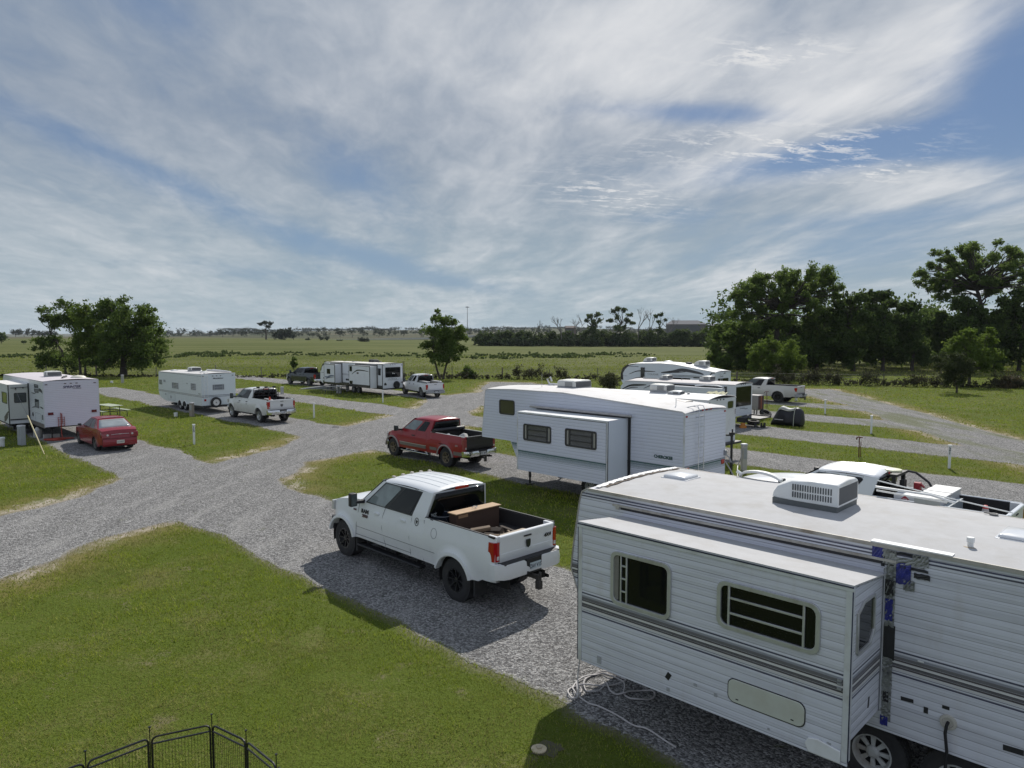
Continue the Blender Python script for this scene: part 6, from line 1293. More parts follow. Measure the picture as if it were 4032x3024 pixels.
def dress_work():
    r=RV3; D=D3; yc=D['yc']; HW=D['HW']; X=lambda x,y,z=0:(*T3.w(x,y)[:2],z)
    m=MB()
    for y in (yc-HW+.1,yc-.45,yc-.15,yc+.15,yc+.45,yc+HW-.1): m.tube([(.78,y,D['bed']),(.74,y,D['roof']+.08)],.02,6)
    for z in (D['bed']+.12,D['roof']+.08,D['roof']-.2): m.tube([(.74,yc-HW+.1,z),(.74,yc+HW-.1,z)],.022,6)
    for y in (yc-.5,yc+.5,yc): m.box(.70,.80,y-.08,y+.08,D['roof']+.08,D['roof']+.16)
    m.build('headache_rack',BLK,r)
    B=body_plane(D); text('5.2',.10,INK,r,B,1.56,1.0,.004,'lettering',1.1,0,.002); text('GILLS',.10,simple('grey_letter',(.22,.23,.24)),r,B,2.65,1.02,.004,'lettering',1.3,.3,.002)
    RPp=D['RP']; m=MB(); plate(m,RPp,[(yc-.07,1.12),(yc+.07,1.12),(yc+.075,1.04),(yc+.04,.99),(yc,.96),(yc-.04,.99),(yc-.075,1.04)],0,.02); m.build('ram_badge',simple('badge_grey',(.1,.1,.1)),D['tg'])
    c=empty('traffic_cone',X(-.55,yc+.42,D['fl']+.03),T3.h,'orange traffic cone standing in the bed of the white work pickup','traffic cone')
    m=MB(); m.lathe([(.02,.16),(.05,.14),(.62,.03),(.63,.0)],(0,0,0),'z',16); m.build('cone_body',simple('cone_orange',(.65,.07,.03),.5),c,smooth=True); m=MB(); m.box(-.18,.18,-.18,.18,0,.03); m.build('base',simple('cone_orange',(.65,.07,.03)),c)
    wd=simple('pine_board',(.55,.42,.28),.7,0,0,.2,6)
    for k,(y,z,a,col) in enumerate(((yc+.10,.42,.25,wd),(yc-.05,.48,.4,WHT),(yc-.2,.44,.55,wd))):
        m=MB(); m.box(-.75,.75,-.06,.06,-.02,.02); o=m.build('board',col,None); o.location=X(-.25,y,D['fl']+z-.1); o.rotation_euler=(.1,-.15,T3.h+a); tag(o,['pine board leaning nearest the orange cone in the work pickup bed','white painted board crossing the work pickup bed','pine board on the far side of the work pickup bed'][k],'board')
    m=MB(); m.box(-.25,.3,-.3,.3,0,.35); o=m.build('tool_box',simple('rust_red_box',(.16,.035,.025),.7,0,0,.3,8),None,bevel=.02); o.location=X(.35,yc,D['fl']); o.rotation_euler=(0,0,T3.h); tag(o,'dull red tool box at the front of the work pickup bed','tool box')
    m=MB(); m.box(-.1,.1,-.1,.1,0,.42); m.tube([(0,0,.4),(.2,-.1,.55),(.3,-.3,.45)],.03,6); o=m.build('water_pump',simple('dark_fitting',(.12,.12,.12)),None,bevel=.02); o.location=X(-.5,yc-.55,D['fl']); o.rotation_euler=(0,0,T3.h); tag(o,'dark machinery with a hose in the far corner of the work pickup bed','machinery')
dress_work()
# --- white pickup behind the modern caravan
T4=FR(at(1100+1765/3.16,1350+678/3.16),120)
WP4=paint('paint_white_far',(.74,.75,.77),.2)
s4=[[(3.2,.50),(3.18,1.2)],[(2.2,.5),(2.2,1.2)],[(1.3,.5),(1.3,1.2)],[(.98,.5),(.98,1.15)]]
RV4,D4=pickup(T4,dict(wb=3.75,r=.40,hw=.80,sill=.46,belt=1.18,bed=1.18,roof=1.74,xr=-1.1,xn=4.40,cab_rear=.96,cab_rear_top=.86,ws_base=3.0,ws_top=2.15,hoodf=1.10,hoodr=1.20,windows=[(.22,.50),(.58,.97)],blackband=0,tail_bottom=.60,bumper_top=.60,bumper_bot=.36,bumper=GRYM,seams=s4,handles=[(2.4,1.0),(1.5,1.0)],handle_mat=BLK,plate='OK 731',mirror=(2.95,1.25),mirror_h=.16,steps=.34,tyre_w=.26,rim_r=.25,spokes=8,rim_mat=simple('dull_alloy',(.2,.2,.19),.5,.3)),'clean white pickup with toolboxes and ladder rack, parked behind the modern black trimmed caravan',WP4)
def dress_far_truck():
    r=RV4; D=D4; yc=D['yc']; HW=D['HW']
    m=MB()
    for y in (yc-HW+.12,yc,yc+HW-.12): m.tube([(.80,y,D['bed']),(.78,y,D['roof']+.04)],.02,5)
    for z in (D['bed']+.2,D['roof']+.04): m.tube([(.78,yc-HW+.12,z),(.78,yc+HW-.12,z)],.02,5)
    m.tube([(.78,yc+.05,D['roof']+.04),(.78,yc+.05,D['roof']+.34)],.012,5); m.tube([(.78,yc-.1,D['roof']+.04),(.78,yc-.1,D['roof']+.30)],.012,5)
    m.build('ladder_rack',BLK,r)
    X=lambda x,y,z=0:(*T4.w(x,y)[:2],z)
    for k,y in enumerate((yc+.52,yc-.52)):
        m=MB(); m.box(-.75,.75,-.16,.16,0,.16); m.box(-.76,.76,-.17,.17,.16,.19); o=m.build('toolbox',simple('toolbox_metal',(.40,.41,.42),.4,.6),None,bevel=.01); o.location=X(-.05,y,D['bed']-.06); o.rotation_euler=(0,0,T4.h); tag(o,['silver side toolbox on the near bed rail of the white ladder rack pickup','silver side toolbox on the far bed rail of the white ladder rack pickup'][k],'toolbox','side toolboxes')
    m=MB(); m.box(-.22,.22,-.25,.25,0,.2); o=m.build('battery_box',BLK,None,bevel=.02); o.location=X(-.7,yc,D['bed']-.12); o.rotation_euler=(0,0,T4.h); tag(o,'black box above the tailgate of the white ladder rack pickup','box')
dress_far_truck()
# --- dark pickup in front of the modern caravan
T5=FR(at(1100+365/3.16,1350+535/3.16),134.5)
DKP=paint('paint_dark',(.016,.019,.026),.10,.2)
pickup(T5,dict(wb=3.9,r=.37,hw=.84,sill=.42,belt=1.20,bed=1.24,roof=1.68,xr=-1.15,xn=4.5,cab_rear=.96,cab_rear_top=.86,ws_base=3.25,ws_top=2.25,hoodf=1.12,hoodr=1.24,windows=[(.24,.52),(.58,.97)],front_glass=GLASS,tail_bottom=.66,bumper_top=.70,bumper_bot=.46,bumper=CHR,steps=.32,step_mat=CHR,handles=[(2.5,1.05),(1.6,1.05)],rim_r=.24,spokes=6,rim_mat=simple('dull_alloy',(.2,.2,.19)),mirror=(3.15,1.28),seams=[[(2.3,.45),(2.3,1.2)],[(1.35,.45),(1.35,1.2)]]),'dark navy crew cab pickup hitched in front of the modern caravan',DKP)
# --- silver pickup on the right
T6=FR(at(2400+1830/2.765,1370+597/2.765),135)
SVP=paint('paint_silver',(.52,.51,.49),.35,.35)
pickup(T6,dict(wb=3.6,r=.41,hw=.80,sill=.46,belt=1.20,bed=1.28,roof=1.74,xr=-1.40,xn=4.2,cab_rear=.98,cab_rear_top=.88,ws_base=2.9,ws_top=2.0,hoodf=1.14,hoodr=1.24,windows=[(.22,.50),(.58,.97)],tail_bottom=.72,bumper_top=.72,bumper_bot=.48,bumper=GRYM,rail=SVP,flare_mat=SVP,flare=.04,lamp_h=.28,steps=.36,step_mat=SVP,handles=[(1.5,1.05)],handle_mat=BLK,rim_r=.25,rim_mat=simple('black_alloy',(.018,.018,.02)),mirror=(2.8,1.28),seams=[[(2.1,.5),(2.1,1.2)],[(1.25,.5),(1.25,1.2)],[(.98,.5),(.98,1.2)]]),'muddy silver pickup with black wheels parked beneath the bushy tree on the right',SVP)
# --- service pickup behind the near caravan
P7=at(3032+945/2.212,1700+385/2.212,1.90); T7=FR(P7,135).shift(-.86,.12)
WP7=paint('paint_white_service',(.74,.76,.78),.2)
RV7,D7=pickup(T7,dict(wb=3.95,r=.40,hw=.88,sill=.50,belt=1.38,bed=1.42,roof=1.89,xr=-1.75,xn=4.75,cab_rear=.98,cab_rear_top=.88,ws_base=3.1,ws_top=2.2,hoodf=1.32,hoodr=1.44,ribs=1,blackband=0,windows=[(.22,.50),(.56,.93)],tail_bottom=.80,bumper_top=.80,bumper=CHR,seams=[[(2.2,.5),(2.2,1.3),(2.1,1.84)],[(1.3,.5),(1.3,1.3),(1.2,1.84)]],handles=[(2.5,1.2),(1.6,1.2)],mirror=(3.0,1.42),rim_r=.24,rail=WP7,tumble=.12),'white service pickup with beacon and big toolboxes, parked behind the foreground caravan',WP7)
def dress_service():
    r=RV7; D=D7; yc=D['yc']; HW=D['HW']; X=lambda x,y,z=0:(*T7.w(x,y)[:2],z)
    m=MB(); m.lathe([(0,.19),(.05,.19),(.06,.15),(.065,0)],(.78,yc-.05,D['roof']+.03),'z',20); m.build('beacon',simple('beacon_cream',(.72,.72,.50),.4),r,smooth=True)
    m=MB(); m.box(.60,.68,yc+.30,yc+.38,D['bed'],D['roof']+.02); m.box(.60,.68,yc-.38,yc-.30,D['bed'],D['roof']+.02); m.box(.56,.72,yc-.4,yc+.4,D['roof']-.03,D['roof']+.03); m.box(.5,.6,yc-.15,yc+.05,D['bed'],D['roof']-.15); m.build('equipment_frame',BLK,r)
    m=MB(); m.tube([(.62,yc-.42,D['roof']+.02),(.40,yc-.50,D['roof']-.02),(.12,yc-.52,D['roof']-.22),(-.05,yc-.50,D['bed']-.02)],.028,8); m.build('fuel_hose',BLK,r,smooth=True)
    m=MB(); m.box(.28,.42,yc-.55,yc-.40,D['bed']+.02,D['bed']+.22); m.tube([(.3,yc-.48,D['bed']+.2),(.2,yc-.46,D['bed']+.12)],.025,6); m.build('fuel_nozzle',simple('nozzle_red',(.30,.02,.03),.4),r)
    # side transfer tank with diamond placard
    m=MB(); m.box(.05,.55,yc+.12,yc+.62,D['fl'],D['bed']+.10); o=m.build('transfer_tank',simple('tank_white',(.66,.67,.68)),r,bevel=.02); 
    pl=Plane('left',yc+.622); m=MB(); c=(.30,D['bed']+.0); plate(m,pl,[(c[0]+.085,c[1]),(c[0],c[1]+.085),(c[0]-.085,c[1]),(c[0],c[1]-.085)],0,.004); m.build('hazard_placard',simple('placard_red',(.35,.03,.04)),o)
    m=MB(); plate(m,pl,[(c[0]+.05,c[1]-.01),(c[0]+.05,c[1]+.01),(c[0]-.05,c[1]+.01),(c[0]-.05,c[1]-.01)],.004,.006); m.build('placard_band',WHT,o)
    for k,(x,y0,y1) in enumerate(((-.22,yc-HW+.02,yc-.06),(-.22,yc+.02,yc+HW-.02))):
        e=empty('truck_toolbox',X(x,0,D['bed']-.14),T7.h,['white lidded toolbox across the far side of the service pickup bed','white lidded toolbox on the near side of the service pickup bed'][k],'toolbox','white toolboxes')
        m=MB(); m.box(-.26,.26,y0,y1,0,.26); m.build('box',simple('box_grey_white',(.5,.5,.5),.4),e); m=MB(); m.box(-.28,.28,y0-.01,y1+.01,.265,.30); m.build('lid',simple('lid_white',(.72,.71,.69),.5),e,bevel=.008)
    m=MB(); m.box(-.62,-.5,yc-.5,yc+HW-.05,D['bed']-.25,D['bed']-.02); m.build('cross_rail',simple('rail_grey',(.3,.34,.36)),r)
    c=empty('traffic_cone',X(-1.25,yc+.35,D['fl']+.22),T7.h,'grey traffic cone with a red tip in the dark service pickup bed','traffic cone')
    m=MB(); m.lathe([(0,.13),(.30,.055),(.31,.0)],(0,0,0),'z',16); m.build('cone_body',simple('cone_grey',(.50,.47,.44),.5),c,smooth=True); m=MB(); m.lathe([(.30,.058),(.37,.04),(.375,0)],(0,0,0),'z',16); m.build('cone_tip',simple('cone_red',(.5,.05,.05),.5),c,smooth=True)
dress_service()
# ---------------------------------------------------------------- red saloon car
def sedan():
    Fr=FR(at(1380/3.687,1400+1380/3.687),134.); r=Fr.root('sedan_car','dark red four door sedan on the gravel behind the left caravan','car')
    P=paint('paint_cherry',(.23,.006,.014),.05,.24); hw=.80; yc=-hw+.03; WB=2.72; R=.31; AR=.355; xr=-.92; xn=WB+.78
    def zt(x):
        pts=[(xr,.92),(-.62,1.0),(-.2,1.01),(.3,.97),(1.9,.93),(2.2,.92),(3.0,.80),(xn,.66)]
        for (a,b),(c,d) in zip(pts[:-1],pts[1:]):
            if a<=x<=c: return b+(d-b)*(x-a)/(c-a)
        return .66 if x>xn else .92
    def zb(x):
        z=.24
        for ax in (0,WB):
            d=abs(x-ax)
            if d<AR: z=max(z,R+math.sqrt(AR*AR-d*d)*.95)
        if x<xr+.25: z=max(z,.32)
        return z
    def yp(x,z):
        t=(z-.24)/.75; y=hw*(1-.10*max(0,t-.6)**1.5*1.5-.06*max(0,.3-t))
        y-=.14*max(0,(x-(xn-.7))/.7)**2+.10*max(0,((xr+.5)-x)/.5)**2
        return y
    us=sorted(set(round(float(v),4) for v in list(np.arange(xr,xn,.09))+[xr,xn]+[ax+AR*math.cos(a) for ax in (0,WB) for a in np.linspace(.02,PI-.02,15)]))
    m=MB()
    for s in (1,-1): m.grid(lambda u,v:(u,yc+s*yp(u,zb(u)+(zt(u)-zb(u))*v),zb(u)+(zt(u)-zb(u))*v),us,list(np.linspace(0,1,9)),flip=s<0)
    ev=[-1,-.9,-.6,-.3,0,.3,.6,.9,1]
    m.grid(lambda u,v:(u,yc+v*yp(u,zt(u)),zt(u)+.035*(1-v*v)),us,ev)
    # rounded tail: trunk face and bumper
    zs=[.26,.30,.40,.56,.60,.74,.86,.93]; off=[.05,.10,.13,.12,.07,.05,.03,0]
    m.grid(lambda u,v:(xr-off[int(v)]*(1-.55*abs(u)**3),yc+u*(yp(xr,.7)+.0),zs[int(v)]+(.035*(1-u*u) if int(v)==7 else 0)),ev,list(range(8)))
    m.grid(lambda u,v:(xn+[.02,.10,.12,.06,0][int(v)]*(1-.6*abs(u)**2),yc+u*yp(xn,.6),[.24,.34,.5,.6,.66][int(v)]+(.035*(1-u*u) if int(v)==4 else 0)),ev,list(range(5)))
    m.build('body',P,r,smooth=True,ang=50)
    # cabin
    zr=1.37; zb0=.96
    def sy(z): return hw*.93-.20*max(0.,(z-zb0)/(zr-zb0))**1.1
    bx=lambda z:-.42+(.28+.42)*((z-zb0)/(zr-zb0)); fx=lambda z:2.05+(1.28-2.05)*((z-zb0)/(zr-zb0))
    m=MB(); xs_=[.26,.36,.6,.9,1.15,1.32]
    m.grid(lambda u,v:(u,yc+v*sy(zr),zr+.035*(1-v*v)+.02*math.sin(PI*(u-.26)/1.06)-.0),xs_,ev)
    for s in (1,-1): m.grid(lambda u,v:(bx(zb0+(zr-zb0)*v)+(fx(zb0+(zr-zb0)*v)-bx(zb0+(zr-zb0)*v))*u,yc+s*sy(zb0+(zr-zb0)*v),zb0+(zr-zb0)*v),list(np.linspace(0,1,12)),list(np.linspace(0,1,5)),flip=s<0)
    for f in (bx,fx): m.grid(lambda u,v:(f(zb0+(zr-zb0)*v),yc+u*sy(zb0+(zr-zb0)*v),zb0+(zr-zb0)*v+.03*(1-u*u)*v),[-1,-.5,0,.5,1],[0,.5,1])
    m.build('cabin',P,r,smooth=True,ang=45)
    z0,z1=.99,1.335
    gl=simple('heated_glass',(.30,.33,.34),.10,0,.6,.4,2)  # pale base colour stands in for sky reflected in the glass
    m=MB(); m.grid(lambda u,v:(bx(z0+(z1-z0)*v)-.012-.03*(1-u*u),yc+u*(sy(z0+(z1-z0)*v)-.05),z0+(z1-z0)*v+.012*(1-u*u)),list(np.linspace(-1,1,9)),[0,.33,.66,1]); m.build('rear_window',gl,r,smooth=True,solid=.01)
    m=MB(); m.grid(lambda u,v:(fx(z0+(z1-z0)*v)+.012,yc+u*(sy(z0+(z1-z0)*v)-.05),z0+(z1-z0)*v),[-1,0,1],[0,1]); m.build('windscreen',GLASSL,r,solid=.01)
    for s in (1,-1):
        for a,b in ((.22,.50),(.54,.94)):
            def X(f,z): return bx(z)+(fx(z)-bx(z))*f
            pts=[(X(a,z0)+.02,z0),(X(b,z0),z0),(X(min(b,.93),z1),z1),(X(a,z1),z1)]
            m=MB(); m.loft([[(x,yc+s*(sy(z)+.002),z) for x,z in pts],[(x,yc+s*(sy(z)+.008),z) for x,z in pts]]); m.build('side_window',GLASSL if a>.5 else simple('dim_pane',(.05,.06,.065)),r)
        for pts in ([(1.05,.32),(1.10,.9),(1.0,1.3)],[(.30,.40),(.20,.7),(.22,.92)],[(1.98,.32),(2.02,.88)]):
            m=MB(); m.tube([(x,yc+s*((yp(x,z) if z<.95 else sy(z))+.001),z) for x,z in pts],.004,4); m.build('panel_seam',simple('seam_dark_red',(.04,.004,.006),.7),r)
        for hx in (1.2,.45): m=MB(); m.box(hx-.07,hx+.07,yc+s*(yp(hx,.82)-.01),yc+s*(yp(hx,.82)+.02),.80,.835); m.build('door_handle',P,r,bevel=.006)
        m=MB(); yo=yc+s*(hw+.10); m.box(1.82,1.92,yo-.07,yo+.07,.96,1.07); m.box(1.84,1.9,yc+s*.74,yo,.97,1.0); m.build('mirror',simple('mirror_dark',(.03,.03,.035),.3),r,bevel=.02)
        m=MB(); y=yc+s*.58; m.hexa([(xr-.075,y-.17,.62),(xr-.075,y+.17,.62),(xr+.16,y+.17*s*0+.17,.64),(xr+.16,y-.17,.64)],[(xr-.06,y-.17,.84),(xr-.06,y+.17,.84),(xr+.14,y+.17,.86),(xr+.14,y-.17,.86)])
        tl=m.build('tail_lamp',simple('deep_red_lamp',(.22,.008,.012),.15,0,.9,.2,10),r,bevel=.02,smooth=True)
        m=MB(); m.cyl((xr-.083,yc+s*.50,.76),.045,.012,'x',14); m.build('reverse_lens',CLRL,tl,bevel=.003)
        m=MB(); m.box(xr-.06,xr+.06,yc+s*.70,yc+s*.745,.615,.66); m.build('reflector',simple('lamp_orange',(.6,.16,.08),.2,0,.8),tl)
    m=MB(); m.tube([(xr-.088,yc+.36,.775),(xr-.092,yc+.15,.785),(xr-.092,yc-.15,.785),(xr-.088,yc-.36,.775)],.010,6); m.box(xr-.105,xr-.085,yc-.055,yc+.055,.77,.80); m.build('bow_badge',simple('badge_chrome',(.55,.5,.5),.3,.8),r)
    RPn=Plane('rear',xr-.128); m=MB(); plate(m,RPn,rrect(yc-.155,yc+.155,.375,.515,.012),-.006,.006); po=m.build('licence_plate',simple('plate_cream',(.62,.60,.52),.4),r)
    text('LG 8557',.10,simple('plate_ink',(.03,.03,.06)),po,RPn,yc,.44,.007,'lettering',.8,0,.001,bold=.002)
    m=MB(); m.tube([(xr-.08,yc+hw*.88,.61),(xr-.125,yc+.3,.605),(xr-.125,yc-.3,.605),(xr-.08,yc-hw*.88,.61)],.008,5); m.build('bumper_seam',simple('seam_dark_red',(.04,.004,.006)),r)
    for ax in (0,WB):
        for s in (1,-1): wheel(r,ax,0 if s>0 else 2*yc,R,.20,.19,7,simple('hubcap_dark',(.10,.09,.08),.5),s,dish=.02)
    m=MB(); m.box(xr+.1,xn-.1,yc-.66,yc+.66,.20,.30)
    for ax in (0,WB):
        for s in (1,-1): m.loft([[(ax+AR*1.02*math.cos(a),yc+s*(hw-.04-t),R+AR*1.0*math.sin(a)) for a in np.linspace(-.2,PI+.2,13)] for t in (0,.25)],closed=False,caps=False); m.box(ax-AR,ax+AR,yc+s*(hw-.32),yc+s*(hw-.30),.28,R+AR)
    m.build('underbody',DARK,r)
    return r
sedan()
# ---------------------------------------------------------------- numbered white pitch posts
PW=simple('post_white',(.70,.71,.70),.6,0,0,.08,6,dirt=((.35,.33,.28),.5)); PG=simple('post_grey',(.40,.39,.37),.75,0,0,.18,7,bump=.3)
def pitch_post(xy,h,num,label,rz):
    e=empty('pitch_post',(*xy,0),rz,label,'post','numbered white pitch posts')
    m=MB(); m.box(-.05,.05,-.05,.05,0,h-.03); m.build('post',PW,e,bevel=.004,seg=1)
    m=MB(); m.hexa([(-.075,-.065,h-.03),(.075,-.065,h-.03),(.075,.065,h-.03),(-.075,.065,h-.03)],[(-.065,-.055,h+.005),(.065,-.055,h+.005),(.065,.055,h+.005),(-.065,.055,h+.005)]); m.build('cap',WHT,e,bevel=.004,seg=1)
    if num:
        pl=lambda a,z,o,dx=0,dy=0:(a+dx,-.05-o,z+dy)
        for k,c in enumerate(num): text(c,.17,INK,e,pl,0,h-.16-.145*k,.003,'number',.8,0,.001,bold=.006)
    return e
zr=zz(2800,900,1.746); zd=zz(600,1400,3.687); ze=zz(1100,1350,3.16); zs=zz(0,1400,3.687); z5=zz(2400,1370,2.765); z6=zz(3032,1700,2.212)
pitch_post(zd(608,1292),.96,'15','white post numbered 15 on the grass below the small caravan',.42)
pitch_post(ze(432,935),.93,'','white post with a plain face between the work pickup and the crossing drives',.27)
pitch_post(ze(1288,742),.92,'','slim white post on the grass in front of the modern caravan',.18)
pitch_post(at(3737,1846),.93,'21','white post numbered 21 nearest the right edge of the photo',-.54)
pitch_post(zr(1100,1410),.95,'','middle white post of the right-hand grass strips, right of the covered motorcycle',-.46)
pitch_post(zr(783,1275),.94,'','farthest white post of the right-hand strips, in front of the silver pickup',-.4)
# ---------------------------------------------------------------- power pedestals
def pedestal(xy,h,label,rz,w=.13,col=PG):
    e=empty('power_pedestal',(*xy,0),rz,label,'pedestal','grey power pedestals')
    m=MB(); m.box(-w,w,-w*.75,w*.75,0,h-.04); m.build('housing',col,e,bevel=.008,seg=1)
    m=MB(); m.hexa([(-w-.015,-w*.75-.02,h-.04),(w+.015,-w*.75-.02,h-.04),(w+.015,w*.75+.02,h-.04),(-w-.015,w*.75+.02,h-.04)],[(-w,-w*.6,h+.01),(w,-w*.6,h+.01),(w,w*.75,h+.01),(-w,w*.75,h+.01)]); m.build('cap',simple('cap_grey',(.5,.5,.5),.5,.2),e)
    m=MB(); m.box(-w*.7,w*.7,-w*.75-.012,-w*.75,h*.45,h*.85); m.build('outlet_door',simple('door_grey',(.30,.31,.32),.6),e)
    return e
pedestal(zs(318,1300),.93,'grey power pedestal in the grass beside the left caravan slide-out',-.5,.15,simple('pedestal_blue_grey',(.33,.35,.37),.65))
pedestal(zd(575,885),.88,'weathered wooden looking pedestal beside the small caravan wheels',-.4,.125,simple('pedestal_wood',(.26,.23,.20),.9,0,0,.3,12,bump=.4))
pedestal(zd(1885,560),.62,'small grey pedestal on the grass behind the work pickup',-.3,.11)
pedestal(ze(850,600),.95,'grey pedestal in front of the big slide-out of the modern caravan',-.2,.12)
pedestal(z5(1460,1335),1.03,'tall pale pedestal with a cable right of the green striped caravan',.3,.10,simple('pedestal_pale',(.42,.40,.36),.8,0,0,.2,10))
pedestal(zs(1780,400),.85,'lone pale pedestal under the big tree on the left lawn',-.4,.12,simple('pedestal_pale',(.42,.4,.36)))
def cable(name,label,pts,r,mat,cat='cable',grp=None,n=6,closed=False):
    c=curve_pts(pts,8); m=MB(); m.tube(c,r,n); o=m.build(name,mat,None,smooth=True); return tag(o,label,cat,grp)
p=z5(1460,1335); q=FB.w(-1.98,-3.28)
cable('power_cable','white cable hanging from the green striped caravan to its pedestal',[(q[0],q[1],1.35),(q[0]+.3,q[1]+.2,.9),(q[0]+.5,q[1]+.3,.3),(p[0]-.3,p[1]-.2,.12),(p[0]-.15,p[1]-.1,.5),(p[0]-.1,p[1]-.1,.85)],.018,simple('cable_grey',(.35,.35,.36)))
# black standpipe / sewer post between the caravans
p=z5(1322,1375); m=MB(); m.cyl((0,0,0),.045,1.42,n=14); m.cyl((0,0,1.42),.06,.06,n=14); m.box(-.09,.10,-.05,.05,1.48,1.58); m.box(-.22,-.05,-.02,.02,1.44,1.50); m.cyl((.02,0,1.58),.03,.12,n=8); o=m.build('standpipe',BLK,None,smooth=True); o.location=(*p,0); tag(o,'black standpipe with fittings at the rear corner of the green striped caravan','standpipe')
# water taps
def water_tap(xy,h,label,rz,s=1):
    e=empty('water_tap',(*xy,0),rz,label,'water tap','outdoor water taps'); rs=simple('rusty_red',(.11,.03,.025),.8,0,0,.4,30)
    m=MB(); m.tube([(0,0,0),(0,0,h)],.022*s,8); m.build('riser',rs,e); m=MB(); m.tube([(.11,.02,0),(.11,.02,h*.82)],.016*s,6); m.build('support_stake',rs,e)
    m=MB(); m.tube([(0,0,h),(.02,0,h+.05),(-.05,0,h+.07),(-.13,0,h+.04)],.026*s,8); m.box(.0,.16,-.015,.015,h+.02,h+.06); m.tube([(-.13,0,h+.04),(-.14,0,h-.04)],.03*s,8); m.build('tap_head',rs,e)
water_tap(zr(1015,1572),.80,'rusty red water tap on the grass strip left of post 21',.3)
water_tap(z5(1705,645),1.05,'thin dark water pipe beside the silver pickup door',.2,.8)
# small white stubs and jugs on the ground
def stub(xy,r,h,label,mat=PW,name='drain_cap',cat='drain pipe'):
    m=MB(); m.cyl((0,0,0),r,h*.85,n=18); m.lathe([(h*.8,r*1.18),(h,r*1.15),(h+.01,0)],(0,0,0),'z',18); o=m.build(name,mat,None,smooth=True); o.location=(*xy,0); return tag(o,label,cat)
stub(zd(340,885),.10,.24,'short white drain stub in the grass left of the wooden pedestal')
stub(zs(10,1320),.16,.42,'white cut-off pipe at the very left edge by the grey pedestal')
stub(zs(1622,400),.13,.22,'pale stump-like drain cap left of the lone pedestal')
stub(z5(2030,575),.10,.28,'small white drain stub behind the silver pickup')
# septic cap in the foreground lawn
p=at(2122,2954); e=empty('septic_cap',(*p,0),.2,'round cream drain cap in bare soil near the caravan shadow edge','drain cap')
m=MB(); m.lathe([(0,.10),(.025,.10),(.03,.085),(.034,.0)],(0,0,0),'z',24); m.build('cap',simple('cap_cream',(.52,.44,.30),.7,0,0,.25,20),e,smooth=True)
m=MB(); m.box(-.03,.03,-.03,.03,.03,.055); m.build('nut',simple('nut_cream',(.40,.34,.24)),e,bevel=.006)
m=MB(); n=18; m.add([((.20+.05*math.sin(i*2.7))*math.cos(2*PI*i/n)+.10,(.17+.04*math.sin(i*1.9))*math.sin(2*PI*i/n),.010+.0*i) for i in range(n)],[tuple(range(n))]); m.build('bare_soil',simple('bare_soil',(.085,.078,.045),.95,0,0,.5,30,bump=1.),e)
# ---------------------------------------------------------------- coiled white hose by the foreground caravan
zc=zz(2100,2500,3.6867)
hp=[(625,700),(590,640),(600,540),(632,360)]
H=[(2070,1655),(1900,1560),(1650,1410),(1450,1330),(1200,1190),(950,1080),(800,1010),(660,920),(590,850),(575,780),(640,700),(760,640),(900,600),(1010,585),(1100,620),(1240,660),(1310,720),(1325,800),(1312,870),(1400,950),(1560,975),(1700,950),(1765,900),(1720,850),(1560,830),(1400,850),(1310,885),(1200,880),(1110,830),(1060,735),(1010,780),(940,840),(850,860),(770,830),(735,760),(750,690),(850,610),(1000,560),(1140,590),(1250,630),(1340,680),(1300,720),(1150,750),(950,765),(750,755),(600,770),(520,820),(505,880),(560,935),(630,935),(680,890),(695,820),(680,790)]
pts=[(*zc(a,b),.022+.012*((i*7)%3)) for i,(a,b) in enumerate(H)]
cable('water_hose','long white hose coiled in loops beneath the front corner of the foreground caravan',pts,.0115,simple('hose_white',(.46,.44,.43),.55,0,0,.12,8,dirt=((.25,.22,.18),.5)),'hose',n=8)
a=zc(625,700); q=FA.w(3.585,-.02); cable('hanging_cable','thin white cable hanging from the front corner of the foreground caravan slide-out',[(q[0],q[1],.78),(q[0]-.03,q[1]+.02,.5),(q[0]-.02,q[1]-.0,.2),(*a,.03)],.010,simple('hose_white',(.5,.48,.46)),n=6)
